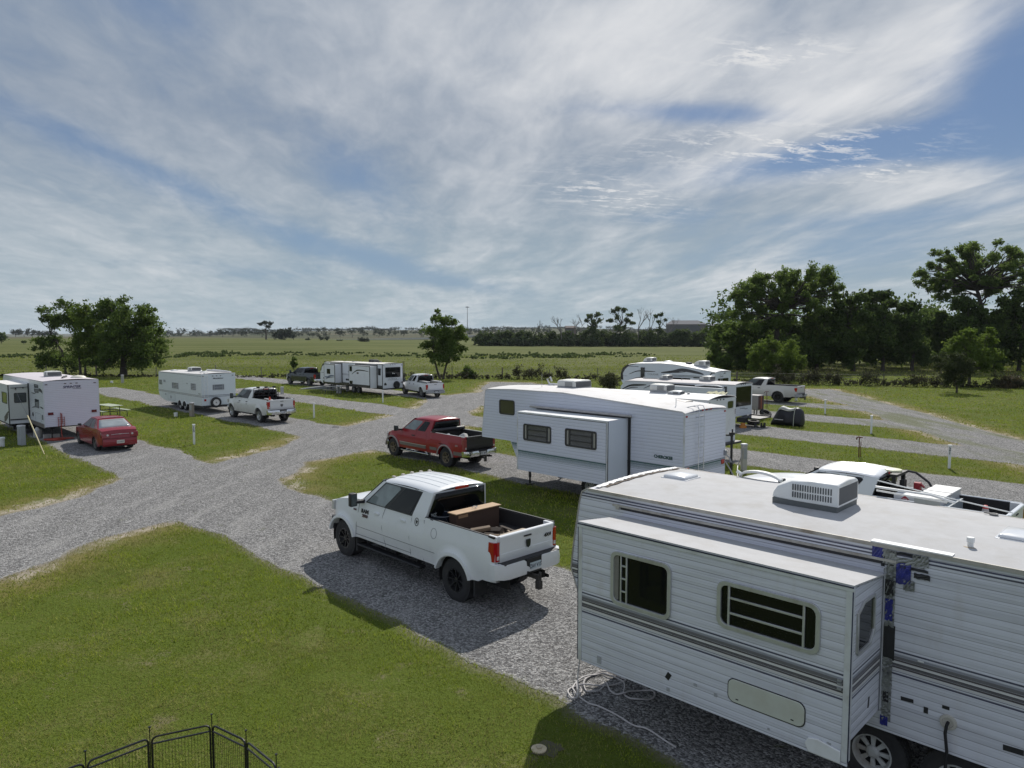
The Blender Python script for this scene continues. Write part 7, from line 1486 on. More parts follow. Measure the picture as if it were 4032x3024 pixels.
# ---------------------------------------------------------------- folding pet pen in the lower left corner (panels of tube and wire)
zp=zz(200,2750,2.3284)
def pen():
    top=[(-260,800),(320,585),(908,360),(1476,240),(1791,390),(2068,615),(2330,860)]
    zt=.80; P=[zp(a,b,zt) for a,b in top]
    e=empty('pet_pen',(*P[3],0),0,'black folding metal pet pen standing on the lawn at the bottom left','pet pen')
    L=lambda p,z:(p[0]-P[3][0],p[1]-P[3][1],z)
    for i in range(len(P)-1):
        a=Vector((P[i][0],P[i][1],0)); b=Vector((P[i+1][0],P[i+1][1],0)); d=(b-a); ln=d.length; d.normalize(); a=a+d*.02; b=b-d*.02; r=.055
        def W(s,z): q=a+(b-a)*s; return L((q.x,q.y),z)
        k=r/(b-a).length
        loop=[W(0,.03),W(0,zt-r)]+[W(k*(1-math.cos(t)),zt-r+r*math.sin(t)) for t in (.4,.8,1.2,PI/2)]+[W(1-k*(1-math.cos(t)),zt-r+r*math.sin(t)) for t in (PI/2,1.2,.8,.4)]+[W(1,zt-r),W(1,.03)]
        m=MB(); m.tube(loop,.0115,6); m.tube([W(0,.03),W(1,.03)],.010,6); m.tube([W(0,zt-.075),W(1,zt-.075)],.010,6)
        nW=int((b-a).length/.033)
        for j in range(1,nW): m.tube([W(j/nW,.03),W(j/nW,zt-.075)],.0022,3)
        m.build('pen_panel',simple('pen_black',(.012,.012,.013),.4),e)
    for p in P[1:-1]:
        m=MB(); m.tube([L(p,.0),L(p,zt+.12)],.0055,6); m.cyl((L(p,0)[0],L(p,0)[1],zt+.115),.014,.012,n=8); m.build('hinge_rod',simple('pen_black',(.012,.012,.013)),e)
pen()
# ---------------------------------------------------------------- bamboo pole with line on the left caravan
p=zs(645,1435); t=FC.w(2.99,.42); 
k=1.0; up=FC.top(400/3.687,1400+875/3.687,1.36)
q=FC.w(up[0],up[1]); e=empty('pole',(p[0],p[1],0),0,'long bamboo pole leaning from the lawn towards the left caravan slide-out','pole')
m=MB(); A=Vector((0,0,0)); B=Vector((q[0]-p[0],q[1]-p[1],1.36)); m.tube([tuple(A+(B-A)*i/8) for i in range(9)],[.02+.012*i/8 for i in range(9)],8); m.build('bamboo',simple('bamboo',(.42,.37,.20),.6,0,0,.25,8),e,smooth=True)
m=MB(); r3=FC.w(3.0,.62); m.tube([tuple(B),(r3[0]-p[0],r3[1]-p[1],2.44)],.007,4); m.build('line',simple('line_dark',(.10,.10,.10)),e)
# red hose rack, hose and blocks below the left caravan
m=MB(); R_=[(-.055,-.58,z) for z in (.7,1.12)]
for y in (-.57,-.84): m.tube([(-.06,y,.66),(-.06,y,1.12)],.012,5)
for z in (.68,.78,.88,.98,1.10): m.tube([(-.06,-.57,z),(-.06,-.84,z)],.010,5)
m.tube([(-.07,-.69,1.32),(-.07,-.69,.66),(-.09,-.68,.3),(-.1,-.72,.05)],.020,6); m.tube([(-.07,-.73,1.28),(-.07,-.74,.8)],.014,5)
o=m.build('hose_rack',simple('hose_red',(.30,.045,.025),.7,0,0,.3,20),None); o.location=(*FC.P,0); o.rotation_euler=(0,0,FC.h); tag(o,'rusty red wire rack hung on the rear wall of the left caravan','rack')
b=zs(900,1222); m=MB(); C=[]
for i in range(60):
    a=i*.42; rr=.34+.10*math.sin(i*.9); C.append((rr*1.4*math.cos(a)+.25*(i/60),rr*.8*math.sin(a),.03+.012*math.sin(i*1.3)+.0008*i))
m.tube(C,.022,6); o=m.build('red_hose',simple('hose_red',(.3,.045,.025)),None,smooth=True); o.location=(*b,0); o.rotation_euler=(0,0,FC.h+1.57); tag(o,'pile of red hose on the gravel under the rear of the left caravan','hose')
for k,(a,b_,l) in enumerate(((700,1195,'concrete block under the left corner of the left caravan rear'),(800,1190,'concrete block right beside the red hose pile'))):
    m=MB(); m.box(-.2,.2,-.1,.1,0,.19); o=m.build('concrete_block',simple('block_grey',(.38,.36,.33),.9,0,0,.2,20,bump=.6),None,bevel=.008); o.location=(*zs(a,b_),0); o.rotation_euler=(0,0,FC.h+1.6); tag(o,l,'block')
m=MB(); m.lathe([(0,.17),(.03,.19),(.38,.19),(.46,.10),(.52,.06),(.53,0)],(0,0,0),'z',16); o=m.build('gas_bottle',simple('jug_grey',(.42,.42,.40),.5),None,smooth=True); o.location=(*zs(550,1190),0); tag(o,'pale gas bottle standing under the left caravan','gas bottle')
m=MB(); m.box(-.3,.3,-.2,.2,0,.25); o=m.build('dark_tote',simple('tote_dark',(.05,.05,.055),.6),None,bevel=.02); o.location=(*zs(480,1110),0); o.rotation_euler=(0,0,.7); tag(o,'dark storage tote in the shadow beneath the left caravan','tote')
# ---------------------------------------------------------------- picnic tables
def picnic_table(xy,rz,label,top,L=1.8,s=1.):
    e=empty('picnic_table',(*xy,0),rz,label,'picnic table','picnic tables',s)
    m=MB()
    for i in range(5): m.box(-L/2,L/2,-.37+.150*i,-.23+.150*i,.72,.755)
    m.build('table_top',top,e,bevel=.004,seg=1)
    for y in (-.70,.70):
        m=MB(); m.box(-L/2,L/2,y-.13,y-.01,.42,.45); m.box(-L/2,L/2,y+.01,y+.13,.42,.45); m.build('bench',top,e,bevel=.004,seg=1)
    fr=simple('table_frame',(.03,.03,.032),.5)
    for x in (-L/2+.3,L/2-.3):
        m=MB(); m.tube([(x,-.75,0),(x,-.72,.40),(x,.72,.40),(x,.75,0)],.028,6); m.tube([(x,-.30,0),(x,-.28,.71),(x,.28,.71),(x,.30,0)],.028,6); m.build('leg_frame',fr,e)
picnic_table(zs(1600,890),FC.h+.15,'picnic table with pale green top and benches behind the red sedan',simple('table_green',(.36,.40,.30),.7,0,0,.1,4),1.9)
picnic_table(ze(690,632),FE.h+.45,'grey topped picnic table on the grass in front of the modern caravan',simple('table_grey',(.24,.24,.22),.7,0,0,.1,4),1.9,.82)
m=MB(); m.box(-.2,.2,-.15,.15,0,.45); m.box(-.1,.1,-.1,.1,.45,.7); o=m.build('drink_cooler',simple('cooler_pale',(.45,.46,.44),.5),None,bevel=.03,smooth=True); o.location=(*ze(738,628),0); tag(o,'small pale cooler standing beside the grey picnic table','cooler')
p=ze(480,572); m=MB(); m.hexa([(-1.6,-.5,.0),(1.6,-.5,.0),(1.6,.5,.0),(-1.6,.5,.0)],[(-1.6,-.5,.02),(1.6,-.5,.40),(1.6,.5,.40),(-1.6,.5,.02)]); o=m.build('loading_ramp',simple('ramp_grey',(.25,.26,.27),.6,.2),None); o.location=(*p,0); o.rotation_euler=(0,0,.0); tag(o,'low grey ramp lying between the dark pickup and the picnic table','ramp')
# ---------------------------------------------------------------- covered motorcycle, box, tyre and boots behind the window caravan
def covered_bike():
    a=Vector(z5(1745,838)); b=Vector(z5(2060,866)); c=(a+b)/2; d=b-a; ln=d.length*1.08; ang=math.atan2(d.y,d.x); nrm=Vector((-d.y,d.x)).normalized(); c=c+nrm*.45
    e=empty('covered_motorcycle',(c.x,c.y,0),ang,'motorcycle under a black cover with a grey top seam on the grass strip','covered motorcycle')
    fab=simple('cover_black',(.006,.007,.011),.5,0,0,.4,5,bump=.5)
    xs_=np.linspace(-1,1,25); prof=lambda t: 1.04*(1-.06*math.sin(t*5+.6)-max(0,(t-.55)/.45)**2*.22-max(0,(-t-.25)/.75)**1.6*.80)
    m=MB(); rings=[]
    for t in xs_:
        h=max(.12,prof(t)); w=.46*(1-.25*abs(t)**3)*(1-.25*max(0,-t)); x=t*ln/2
        rings.append([(x,-w*(1.05+.05*math.sin(t*17)),0),(x,-w*1.02,h*.25),(x,-w*(.93+.03*math.sin(t*13+1)),h*.55),(x,-w*.72,h*.82),(x,-w*.36,h*.97),(x,0,h),(x,w*.36,h*.97),(x,w*.72,h*.82),(x,w*.93,h*.55),(x,w*1.02,h*.25),(x,w*1.05,0)])
    m.loft(rings,caps=True); m.build('cover',fab,e,smooth=True,sub=1,ang=80)
    gt=simple('cover_grey',(.30,.31,.29),.6,0,0,.15,5)
    m=MB(); rows=[]
    for t in np.linspace(-.52,.52,13):
        h=prof(t)+.006; w=.46; x=t*ln/2; rows.append([(x,-w*.66,h*.88),(x,-w*.36,h*.985),(x,0,h*1.012),(x,w*.36,h*.985),(x,w*.66,h*.88)])
    m.loft(rows,closed=False,caps=False); m.build('cover_top',gt,e,smooth=True,solid=.008)
    m=MB(); x=ln/2*.60; h=prof(.60); m.tube([(x,-.50,.04),(x,-.49,h*.35),(x,-.44,h*.62),(x,-.32,h*.90),(x,-.1,h*1.0)],.014,6); m.build('piping',simple('piping_pale',(.50,.52,.42)),e)
    m=MB(); m.tube([(t*ln/2,-.46*.70,prof(t)*.875) for t in np.linspace(-.6,.62,9)],.012,6); m.build('seam',simple('piping_pale',(.5,.52,.42)),e)
    m=MB(); m.box(-.55,-.05,-.50,-.485,.34,.375); m.build('printed_mark',simple('print_white',(.6,.6,.62)),e)
covered_bike()
p=z5(1588,768); e=empty('generator_box',(*p,0),FG.h,'dark red and grey box standing on the rack behind the window caravan','box')
m=MB(); m.box(-.35,.35,-.35,.40,.56,1.45); m.build('cabinet',simple('cabinet_grey',(.20,.19,.19),.6,0,0,.2,5),e,bevel=.02); m=MB(); m.box(-.365,-.35,-.30,.36,.60,1.40); m.build('door_panel',simple('cabinet_red',(.06,.014,.014),.5),e); m=MB(); m.box(-.38,-.365,.02,.07,.62,1.40); m.build('stripe',simple('stripe_orange',(.45,.12,.05)),e); m=MB(); m.box(-.30,.30,-.3,.35,.0,.08); m.box(-.25,-.2,-.3,-.25,.08,.56); m.box(.2,.25,.28,.33,.08,.56); m.box(-.25,-.2,.28,.33,.08,.56);m.box(.2,.25,-.3,-.25,.08,.56); m.build('stand',BLK,e)
def flat_tyre(xy,r,z,label,tilt=(.1,0,0)):
    m=MB(); m.lathe([(0,r*.55),(.02,r*.9),(.08,r),(.16,r),(.22,r*.9),(.24,r*.55),(.12,r*.5),(0,r*.55)],(0,0,0),'z',28); o=m.build('loose_tyre',RUB,None,smooth=True); o.location=(*xy,z); o.rotation_euler=tilt; tag(o,label,'tyre','loose tyres')
flat_tyre(z5(1565,832),.36,.0,'black tyre lying flat under the box behind the window caravan'); flat_tyre(z5(1690,775),.36,.25,'black tyre propped beyond the grey box',(.5,.2,0))
for k,(a,b_,l) in enumerate(((1592,868,'black boot standing alone on the gravel behind the window caravan'),(1655,868,'left black boot of the pair on the gravel'),(1682,868,'right black boot of the pair on the gravel'))):
    m=MB(); m.loft([[(-.10,-.05,0),(.18,-.05,0),(.18,.05,0),(-.10,.05,0)],[(-.10,-.05,.06),(.18,-.045,.06),(.18,.045,.06),(-.10,.05,.06)],[(-.09,-.045,.12),(.04,-.04,.12),(.04,.04,.12),(-.09,.045,.12)],[(-.09,-.045,.28),(.03,-.04,.28),(.03,.04,.28),(-.09,.045,.28)]]); o=m.build('boot',BLK,None,bevel=.015,smooth=True); o.location=(*z5(a,b_),0); o.rotation_euler=(0,0,k*.9); tag(o,l,'boot','boots')
m=MB(); m.box(-.16,.16,-.12,.12,0,.14); m.box(-.1,.1,-.1,.1,.14,.28); o=m.build('jack_block',simple('block_orange',(.45,.17,.03),.7),None,bevel=.01); o.location=(*z5(1452,872),0); tag(o,'orange levelling block under the rear jack of the window caravan','block')
m=MB(); m.box(-.25,.2,-.13,.13,0,.16); m.cyl((.1,0,.16),.09,.12,n=12); o=m.build('tool_bag',simple('bag_orange',(.30,.15,.05),.8),None,bevel=.02); o.location=(*z5(1560,760),.56); o.rotation_euler=(0,0,FG.h); tag(o,'orange brown bag on the rack behind the window caravan','bag')
m=MB(); m.hexa([(-.16,-.06,0),(.16,-.06,0),(.14,.06,0),(-.14,.06,0)],[(-.1,-.03,.03),(.12,-.03,.02),(.1,.03,.02),(-.1,.03,.03)]); o=m.build('rubber_scrap',RUB,None); o.location=(*ze(700,1050),.008); o.scale=(1.4,2.0,1); tag(o,'dark scrap lying on the gravel drive above the crossing','scrap')
# ---------------------------------------------------------------- wire fence along the field
def fence():
    line=[(-500,1476),(-200,1478),(380,1482),(850,1482),(1400,1487),(1977,1493),(2354,1496),(2900,1508),(3480,1519),(4100,1528),(4600,1536)]
    P=[at(*p) for p in line]; e=empty('wire_fence',(*P[4],0),0,'wire fence on thin posts between the camping lawns and the open field','fence')
    pts=[]; 
    for a,b in zip(P[:-1],P[1:]):
        L=math.dist(a,b); n=max(1,int(L/5.2))
        for i in range(n): t=i/n; pts.append((a[0]+(b[0]-a[0])*t,a[1]+(b[1]-a[1])*t))
    st=simple('fence_post_steel',(.10,.095,.085),.8,0,0,.4,8); wd=simple('fence_post_wood',(.13,.105,.085),.95,0,0,.4,12)
    for i,(x,y) in enumerate(pts[:96]):
        x0,y0=x-P[4][0],y-P[4][1]; m=MB(); w=.075 if i%4==0 else .035; h=1.25+.1*math.sin(i*2.3); tlt=.04*math.sin(i*1.7)
        m.hexa([(x0-w,y0-w,0),(x0+w,y0-w,0),(x0+w,y0+w,0),(x0-w,y0+w,0)],[(x0-w+tlt,y0-w,h),(x0+w+tlt,y0-w,h),(x0+w+tlt,y0+w,h),(x0-w+tlt,y0+w,h)]); m.build('fence_post',wd if i%4==0 else st,e)
    m=MB()
    for z in (.45,.75,1.05):
        m.tube([(x-P[4][0],y-P[4][1],z) for x,y in pts],.008,3)
    m.build('fence_wire',simple('wire',(.12,.12,.12),.6,.5),e)
fence()
# ---------------------------------------------------------------- far structures
def far_at(u,v,Y): return ((u-2016)/F*Y, Y, CAMH+(1305-v)/F*Y)
x,y,z=far_at(1841,1300,520); e=empty('light_mast',(x,y,0),0,'tall thin highway light mast on the horizon right of the lone forked tree','light mast')
m=MB(); m.tube([(0,0,0),(0,0,23.0)],[.30,.13],8); m.build('mast',simple('mast_grey',(.16,.17,.18),.6,.3),e); m=MB(); m.cyl((0,0,22.6),.9,.35,n=12,r2=.6); 
for a in range(6): m.box(1.1*math.cos(a)-.25,1.1*math.cos(a)+.25,1.1*math.sin(a)-.2,1.1*math.sin(a)+.2,22.3,22.7)
m.build('lamp_head',simple('mast_grey',(.16,.17,.18)),e)
def far_building(u0,u1,vt,vb,Y,label,wall,roofc,hip=.12,dep=18):
    x0=(u0-2016)/F*Y; x1=(u1-2016)/F*Y; zt=CAMH+(1305-vt)/F*Y; zb=height(np.array([x0]),np.array([Y]))[0]-1; zw=zt-(zt-max(zb,CAMH+(1305-vb)/F*Y))*.55
    e=empty('distant_building',((x0+x1)/2,Y,0),0,label,'building'); w=(x1-x0)/2
    m=MB(); m.box(-w*.97,w*.97,.6,dep,zb,zw); m.build('wall',wall,e)
    m=MB(); k=w*2*hip; m.loft([[(-w,0,zw),(w,0,zw),(w,dep+.6,zw),(-w,dep+.6,zw)],[(-w+k,dep*.4,zt),(w-k*1.8,dep*.4,zt),(w-k*1.8,dep*.6,zt),(-w+k,dep*.6,zt)]]); m.build('roof',roofc,e)
    m=MB(); m.box(-w*.9,w*.55,.45,.6,zb+1.,zw-.9); m.build('window_row',simple('far_window',(.05,.055,.06),.3),e)
far_building(2636,2786,1261,1290,620,'long grey roofed building on the rise beyond the tree line',simple('far_wall',(.10,.095,.09),.9),simple('far_roof',(.13,.13,.14),.9))
far_building(2226,2268,1283,1297,560,'small brown flat building behind the dead trees',simple('far_wall_brown',(.12,.09,.075),.9),simple('far_roof_brown',(.11,.085,.075),.9),.02,10)
far_building(2800,2862,1276,1288,620,'low pale canopy right of the long grey roofed building',simple('far_wall_pale',(.28,.27,.26),.9),simple('far_roof_pale',(.25,.25,.25),.9),.02,10)
for k,(u,vt,vb) in enumerate(((2784,1255,1290),(2836,1250,1290),(2847,1244,1290),(2805,1262,1285))):
    x,y,z=far_at(u,vt,615); m=MB(); m.tube([(0,0,0),(0,0,z)],.14 if k!=2 else .5,6); m.box(-1.6,1.6,-.2,.2,z-1.,z-.7) if k in (0,3) else None; o=m.build('sign_pole',simple('mast_grey',(.16,.17,.18)),None); o.location=(x,y,0); tag(o,['pole with a crossbar at the right end of the long grey roof','thin pole left of the thick dark pole on the horizon','thick dark pole on the horizon by the domed tree','short pole with crossbar over the pale canopy'][k],'pole')
def far_barrier():
    m=MB()
    for seg in ([(1188,1343),(1400,1340),(1700,1335),(1800,1334)],[(1826,1325),(1992,1322)]):
        P=[]
        for u,v in seg: Y=500 if seg[0][0]<1500 else 560; P.append(((u-2016)/F*Y,Y,CAMH+(1305-v)/F*Y))
        m.loft([[(x,y,z),(x,y,z+.95),(x,y+.4,z+.95),(x,y+.4,z)] for x,y,z in P])
        m.loft([[(x,y+.5,z-.4),(x,y+.5,z+.2),(x,y+24,z+.2),(x,y+24,z-.4)] for x,y,z in P])
    o=m.build('highway',simple('highway_concrete',(.46,.45,.43),.9,0,0,.05,.2),None); tag(o,kind='structure')
far_barrier()
# ---------------------------------------------------------------- trees: tapering trunks and limbs, crowns of small leaf faces in clumps
BARK=simple('tree_bark',(.060,.050,.042),.95,0,0,.35,4,bump=.6); DEADW=simple('dead_wood',(.16,.145,.13),.95,0,0,.3,4)
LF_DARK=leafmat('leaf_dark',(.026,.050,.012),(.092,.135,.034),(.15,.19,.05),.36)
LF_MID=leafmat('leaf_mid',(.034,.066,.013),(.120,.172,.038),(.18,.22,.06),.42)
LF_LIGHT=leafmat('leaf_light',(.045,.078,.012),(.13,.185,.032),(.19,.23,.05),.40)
LF_FAR=leafmat('leaf_far',(.030,.040,.026),(.060,.075,.045),None,.12)
LF_WEED=leafmat('leaf_weed',(.045,.072,.020),(.105,.142,.045),None,.3)
LF_BRUSH=leafmat('leaf_brush',(.030,.030,.018),(.075,.075,.040),None,.2)
LF_TALL=leafmat('leaf_tall',(.042,.078,.017),(.145,.200,.050),(.21,.25,.08),.46)
def leaves(blobs,n,size,clump=.30,rng=None,flat=.75,fill=2.0):
    """blobs: (x,y,z,rx,ry,rz); returns verts, faces, tone"""
    rng=rng or RNG; vol=np.array([b[3]*b[5] for b in blobs]); vol=vol/vol.sum(); C=[];T=[]
    for b,w in zip(blobs,vol):
        k=max(8,int(n*w)); nc=max(6,int(k/15)); d=rng.normal(size=(nc,3)); d/=np.linalg.norm(d,axis=1)[:,None]
        rad=rng.uniform(0,1,nc)**(1/fill); cc=d*rad[:,None]*np.array(b[3:6])+np.array(b[:3]); ct=rng.uniform(0,1,nc)
        i=rng.integers(0,nc,k); g=rng.normal(size=(k,3))*clump*np.minimum(b[3],b[5])*np.array([1,1,flat]); C.append(cc[i]+g); T.append(.55*ct[i]+.45*rng.uniform(0,1,k))
    C=np.concatenate(C); T=np.concatenate(T); m=len(C)
    u=rng.normal(size=(m,3)); u/=np.linalg.norm(u,axis=1)[:,None]; w=rng.normal(size=(m,3)); w-=u*(u*w).sum(1)[:,None]; w/=np.linalg.norm(w,axis=1)[:,None]
    s=size*rng.uniform(.5,1.25,m)[:,None]; V=np.stack([C-u*s,C-w*s*.55,C+u*s,C+w*s*.55],1).reshape(-1,3); return V,np.arange(4*m).reshape(-1,4),T
def limb(m,a,b,r0,r1,wob=.12,n=5,rnd=random):
    a=Vector(a);b=Vector(b); L=(b-a).length; P=[]
    for i in range(n+1):
        t=i/n; o=Vector((rnd.uniform(-1,1),rnd.uniform(-1,1),rnd.uniform(-.4,.6)))*L*wob*math.sin(PI*t)*.6; P.append(a+(b-a)*t+o+Vector((0,0,L*.06*math.sin(PI*t))))
    m.tube(P,[r0+(r1-r0)*(i/n) for i in range(n+1)],7 if r0>.05 else 5); return P
def tree(name,label,base,blobs_px,n,size,mat,rt=.25,fork=.30,stems=None,Y=None,group=None,cat='tree',clump=.30,dep=.9,twigs=3,seed=1,fill=2.,bark=None,low=None,split=4,infill=0):
    """base (u,v) in photo pixels on the ground (or Y given); blobs_px: (u,v,r[,aspect])"""
    rnd=random.Random(seed); rng=np.random.default_rng(seed)
    if Y is None: X0,Y0=at(*base)
    else: Y0=Y; X0=(base[0]-2016)/F*Y
    z0=float(height(np.array([X0]),np.array([Y0]))[0])
    k=Y0/F; B=[]
    if infill:
        base_=list(blobs_px)
        for _ in range(infill):
            a,b=rnd.sample(base_,2); t=rnd.uniform(.25,.75); blobs_px=list(blobs_px)+[(a[0]+(b[0]-a[0])*t,a[1]+(b[1]-a[1])*t-rnd.uniform(0,14),(a[2]+b[2])*.5*rnd.uniform(.55,.9))]
    cu=sum(b[0] for b in blobs_px)/len(blobs_px); hwid=max(abs(b[0]-cu) for b in blobs_px)*k+.1
    for b in blobs_px:
        r=b[2]*k; x=(b[0]-2016)*k-X0; z=CAMH+(1305-b[1])*k-z0; edge=1-min(1,abs((b[0]-cu)*k)/hwid)**2; y=rnd.uniform(-1,1)*hwid*dep*math.sqrt(max(.05,edge)); B.append((x,y,z,r*1.05,r*1.05,r*(b[3] if len(b)>3 else .85)))
        if dep>.4: y2=-y*rnd.uniform(.4,1.); B.append((x+rnd.uniform(-.4,.4)*r,y2,z+rnd.uniform(-.2,.15)*r,r*.9,r*.9,r*.78))
    e=empty(name,(X0,Y0,z0-.05),0,label,cat,group)
    if split:
        BB=[]
        for b in B:
            for _ in range(split):
                d=Vector((rnd.gauss(0,1),rnd.gauss(0,1),rnd.gauss(0,1))).normalized()*rnd.uniform(.2,1.); q=rnd.uniform(.42,.86)
                BB.append((b[0]+d.x*b[3]*.85,b[1]+d.y*b[4]*.85,b[2]+d.z*b[5]*.85,b[3]*q,b[4]*q,b[5]*q))
        LB=BB+[(b[0],b[1],b[2],b[3]*.8,b[4]*.8,b[5]*.8) for b in B]
    else: LB=B
    V,Fc,T=leaves(LB,n,size,clump,rng,fill=fill); npmesh('crown',V,Fc,mat,e,attrs={'tone':('FACE',T)})
    m=MB(); top=max(b[2] for b in B); zf=top*fork if low is None else low
    st=stems or [(0,0)]
    for i,(dx,lean) in enumerate(st):
        a=Vector((dx,rnd.uniform(-.2,.2)*(len(st)>1),0)); f=Vector((dx+lean*zf,rnd.uniform(-.1,.1)*zf,zf)); r=rt*(1 if len(st)==1 else .7)
        m.tube([a+Vector((0,0,-.1)),a+(f-a)*.12,a+(f-a)*.5,f],[r*1.45,r*1.05,r*.9,r*.8],9)
        mine=[b for j,b in enumerate(B) if len(st)==1 or min(range(len(st)),key=lambda q:abs(b[0]-(st[q][0]+st[q][1]*b[2])))==i] or B[:1]
        mid=Vector((sum(b[0] for b in mine)/len(mine),sum(b[1] for b in mine)/len(mine),zf+(top-zf)*.35)); limb(m,f,mid,r*.78,r*.5,.1,4,rnd)
        for b in mine:
            c=Vector(b[:3]); s=mid if c.z>mid.z else f+(mid-f)*rnd.uniform(.2,.8); P=limb(m,s,c,r*.34,r*.10,.16,5,rnd)
            for _ in range(twigs):
                d=Vector((rnd.uniform(-1,1)*b[3],rnd.uniform(-1,1)*b[4],rnd.uniform(-.5,1)*b[5]))*.85; limb(m,P[rnd.choice((3,4,5))],c+d,r*.10,r*.03,.15,3,rnd)
    m.build('trunk',bark or BARK,e,smooth=True,ang=60); return e
# left group
tree('broadleaf_tree','airy dark tree leaning left, leftmost of the tall group behind the left caravan',(262,1470),[(185,1222,26),(205,1250,28),(258,1200,34),(285,1238,42),(240,1262,34),(215,1282,26),(300,1275,40),(165,1345,30),(215,1345,36),(150,1370,18),(190,1400,40),(240,1415,45),(165,1432,28),(290,1420,48)],13000,.15,LF_MID,.20,.34,[(0,-.1),(1.8,.04)],seed=3,clump=.26,dep=.7)
tree('broadleaf_tree','yellow green tree in the middle of the tall group behind the left caravan',(331,1476),[(335,1222,38),(370,1205,22),(350,1268,48),(400,1290,42),(330,1320,44),(385,1345,50),(335,1385,48),(400,1400,42),(425,1360,30),(300,1350,30)],12500,.15,LF_LIGHT,.19,.30,[(-.35,-.02),(.25,.05)],seed=4,clump=.27,dep=.7)
tree('broadleaf_tree','full rounded dark tree on the right of the tall group on the left lawn',(487,1480),[(432,1208,36),(465,1192,26),(400,1232,34),(480,1245,50),(545,1225,38),(570,1215,24),(585,1262,36),(530,1285,62),(450,1310,60),(600,1310,34),(560,1350,62),(480,1380,62),(612,1375,38),(635,1340,20),(420,1400,46),(385,1425,30),(550,1415,46),(600,1420,30),(445,1437,24)],30000,.155,LF_MID,.42,.26,seed=5,clump=.28,dep=.8)
tree('broadleaf_tree','lone forked tree with open lower limbs in the middle of the field edge',(1738,1494),[(1722,1222,10,1.5),(1718,1250,20),(1745,1262,24),(1782,1268,24),(1812,1290,22),(1700,1300,30),(1740,1310,40),(1790,1320,36),(1828,1325,20),(1685,1350,26),(1730,1360,44),(1785,1370,38),(1822,1372,18),(1750,1402,32),(1700,1395,20),(1700,1420,10),(1795,1408,18)],15000,.13,LF_MID,.20,.14,[(-.15,-.30),(.15,.24)],seed=6,clump=.27,dep=.6)
tree('broadleaf_tree','bushy light green round tree above the silver pickup',(3055,1492),[(2990,1365,30),(3035,1350,30),(3080,1362,34),(3120,1378,28),(2970,1400,28),(3020,1405,44),(3085,1410,46),(3140,1412,28),(2975,1440,24),(3030,1452,34),(3095,1450,36),(3150,1438,20),(3060,1475,26)],16000,.13,LF_LIGHT,.22,.2,seed=7,clump=.25)
tree('cedar_tree','small dark cedar with a short bare trunk on the right lawn',(3767,1547),[(3690,1410,18),(3720,1400,20),(3770,1405,28),(3800,1430,26),(3710,1438,26),(3755,1445,34),(3800,1465,24),(3735,1475,26),(3775,1488,22),(3760,1508,14)],9000,.09,leafmat('leaf_cedar',(.022,.034,.012),(.062,.078,.028),(.10,.11,.04),.28),.09,.2,seed=8,clump=.30,dep=.8,twigs=5)
tree('broadleaf_tree','yellow green spreading tree just behind the cedar on the right',(3815,1519),[(3810,1310,24),(3845,1300,22),(3780,1340,30),(3830,1345,40),(3880,1335,30),(3760,1385,34),(3820,1400,46),(3885,1390,42),(3918,1400,20),(3870,1440,34),(3905,1440,22),(3790,1440,30)],16000,.12,LF_LIGHT,.16,.2,seed=9,clump=.25)
# the big trees of the right edge
tree('broadleaf_tree','wide domed tree with sky showing through, rising left above the dark woodland',(3060,1462),[(2885,1165,22),(2905,1195,26),(2925,1135,32),(2975,1110,34),(3035,1100,32),(3095,1090,34),(3150,1078,32),(3205,1080,32),(3250,1105,30),(3280,1135,24),(3290,1165,16),(3235,1160,28),(2960,1170,32),(3020,1150,30),(3090,1145,30),(3165,1140,32),(2885,1235,22),(2930,1245,26),(2990,1215,28),(3060,1210,24),(3140,1200,28),(3200,1215,22),(3180,1250,22),(2950,1285,30),(3030,1275,30)],44000,.165,LF_TALL,.42,.42,seed=10,clump=.36,dep=.6,twigs=1,fill=1.4,split=4,infill=26)
tree('broadleaf_tree','tallest airy tree at the right edge with gaps of sky between its boughs',(3850,1455),[(3612,1072,22),(3645,1045,18),(3625,1110,22),(3660,1135,22),(3695,1105,26),(3715,1020,26),(3740,985,24),(3785,980,26),(3825,975,20),(3860,1000,26),(3905,1010,26),(3940,1045,26),(3960,1085,24),(3800,1030,28),(3870,1060,30),(3750,1065,26),(3930,1120,26),(3890,1150,26),(3820,1110,26),(3760,1140,26),(3700,1165,24),(3985,1140,20),(4010,1045,20),(4040,1035,26),(4060,1080,28),(4030,1110,24),(4080,1140,28)],44000,.16,LF_TALL,.42,.46,seed=11,clump=.36,dep=.6,twigs=1,fill=1.4,split=4,infill=30)
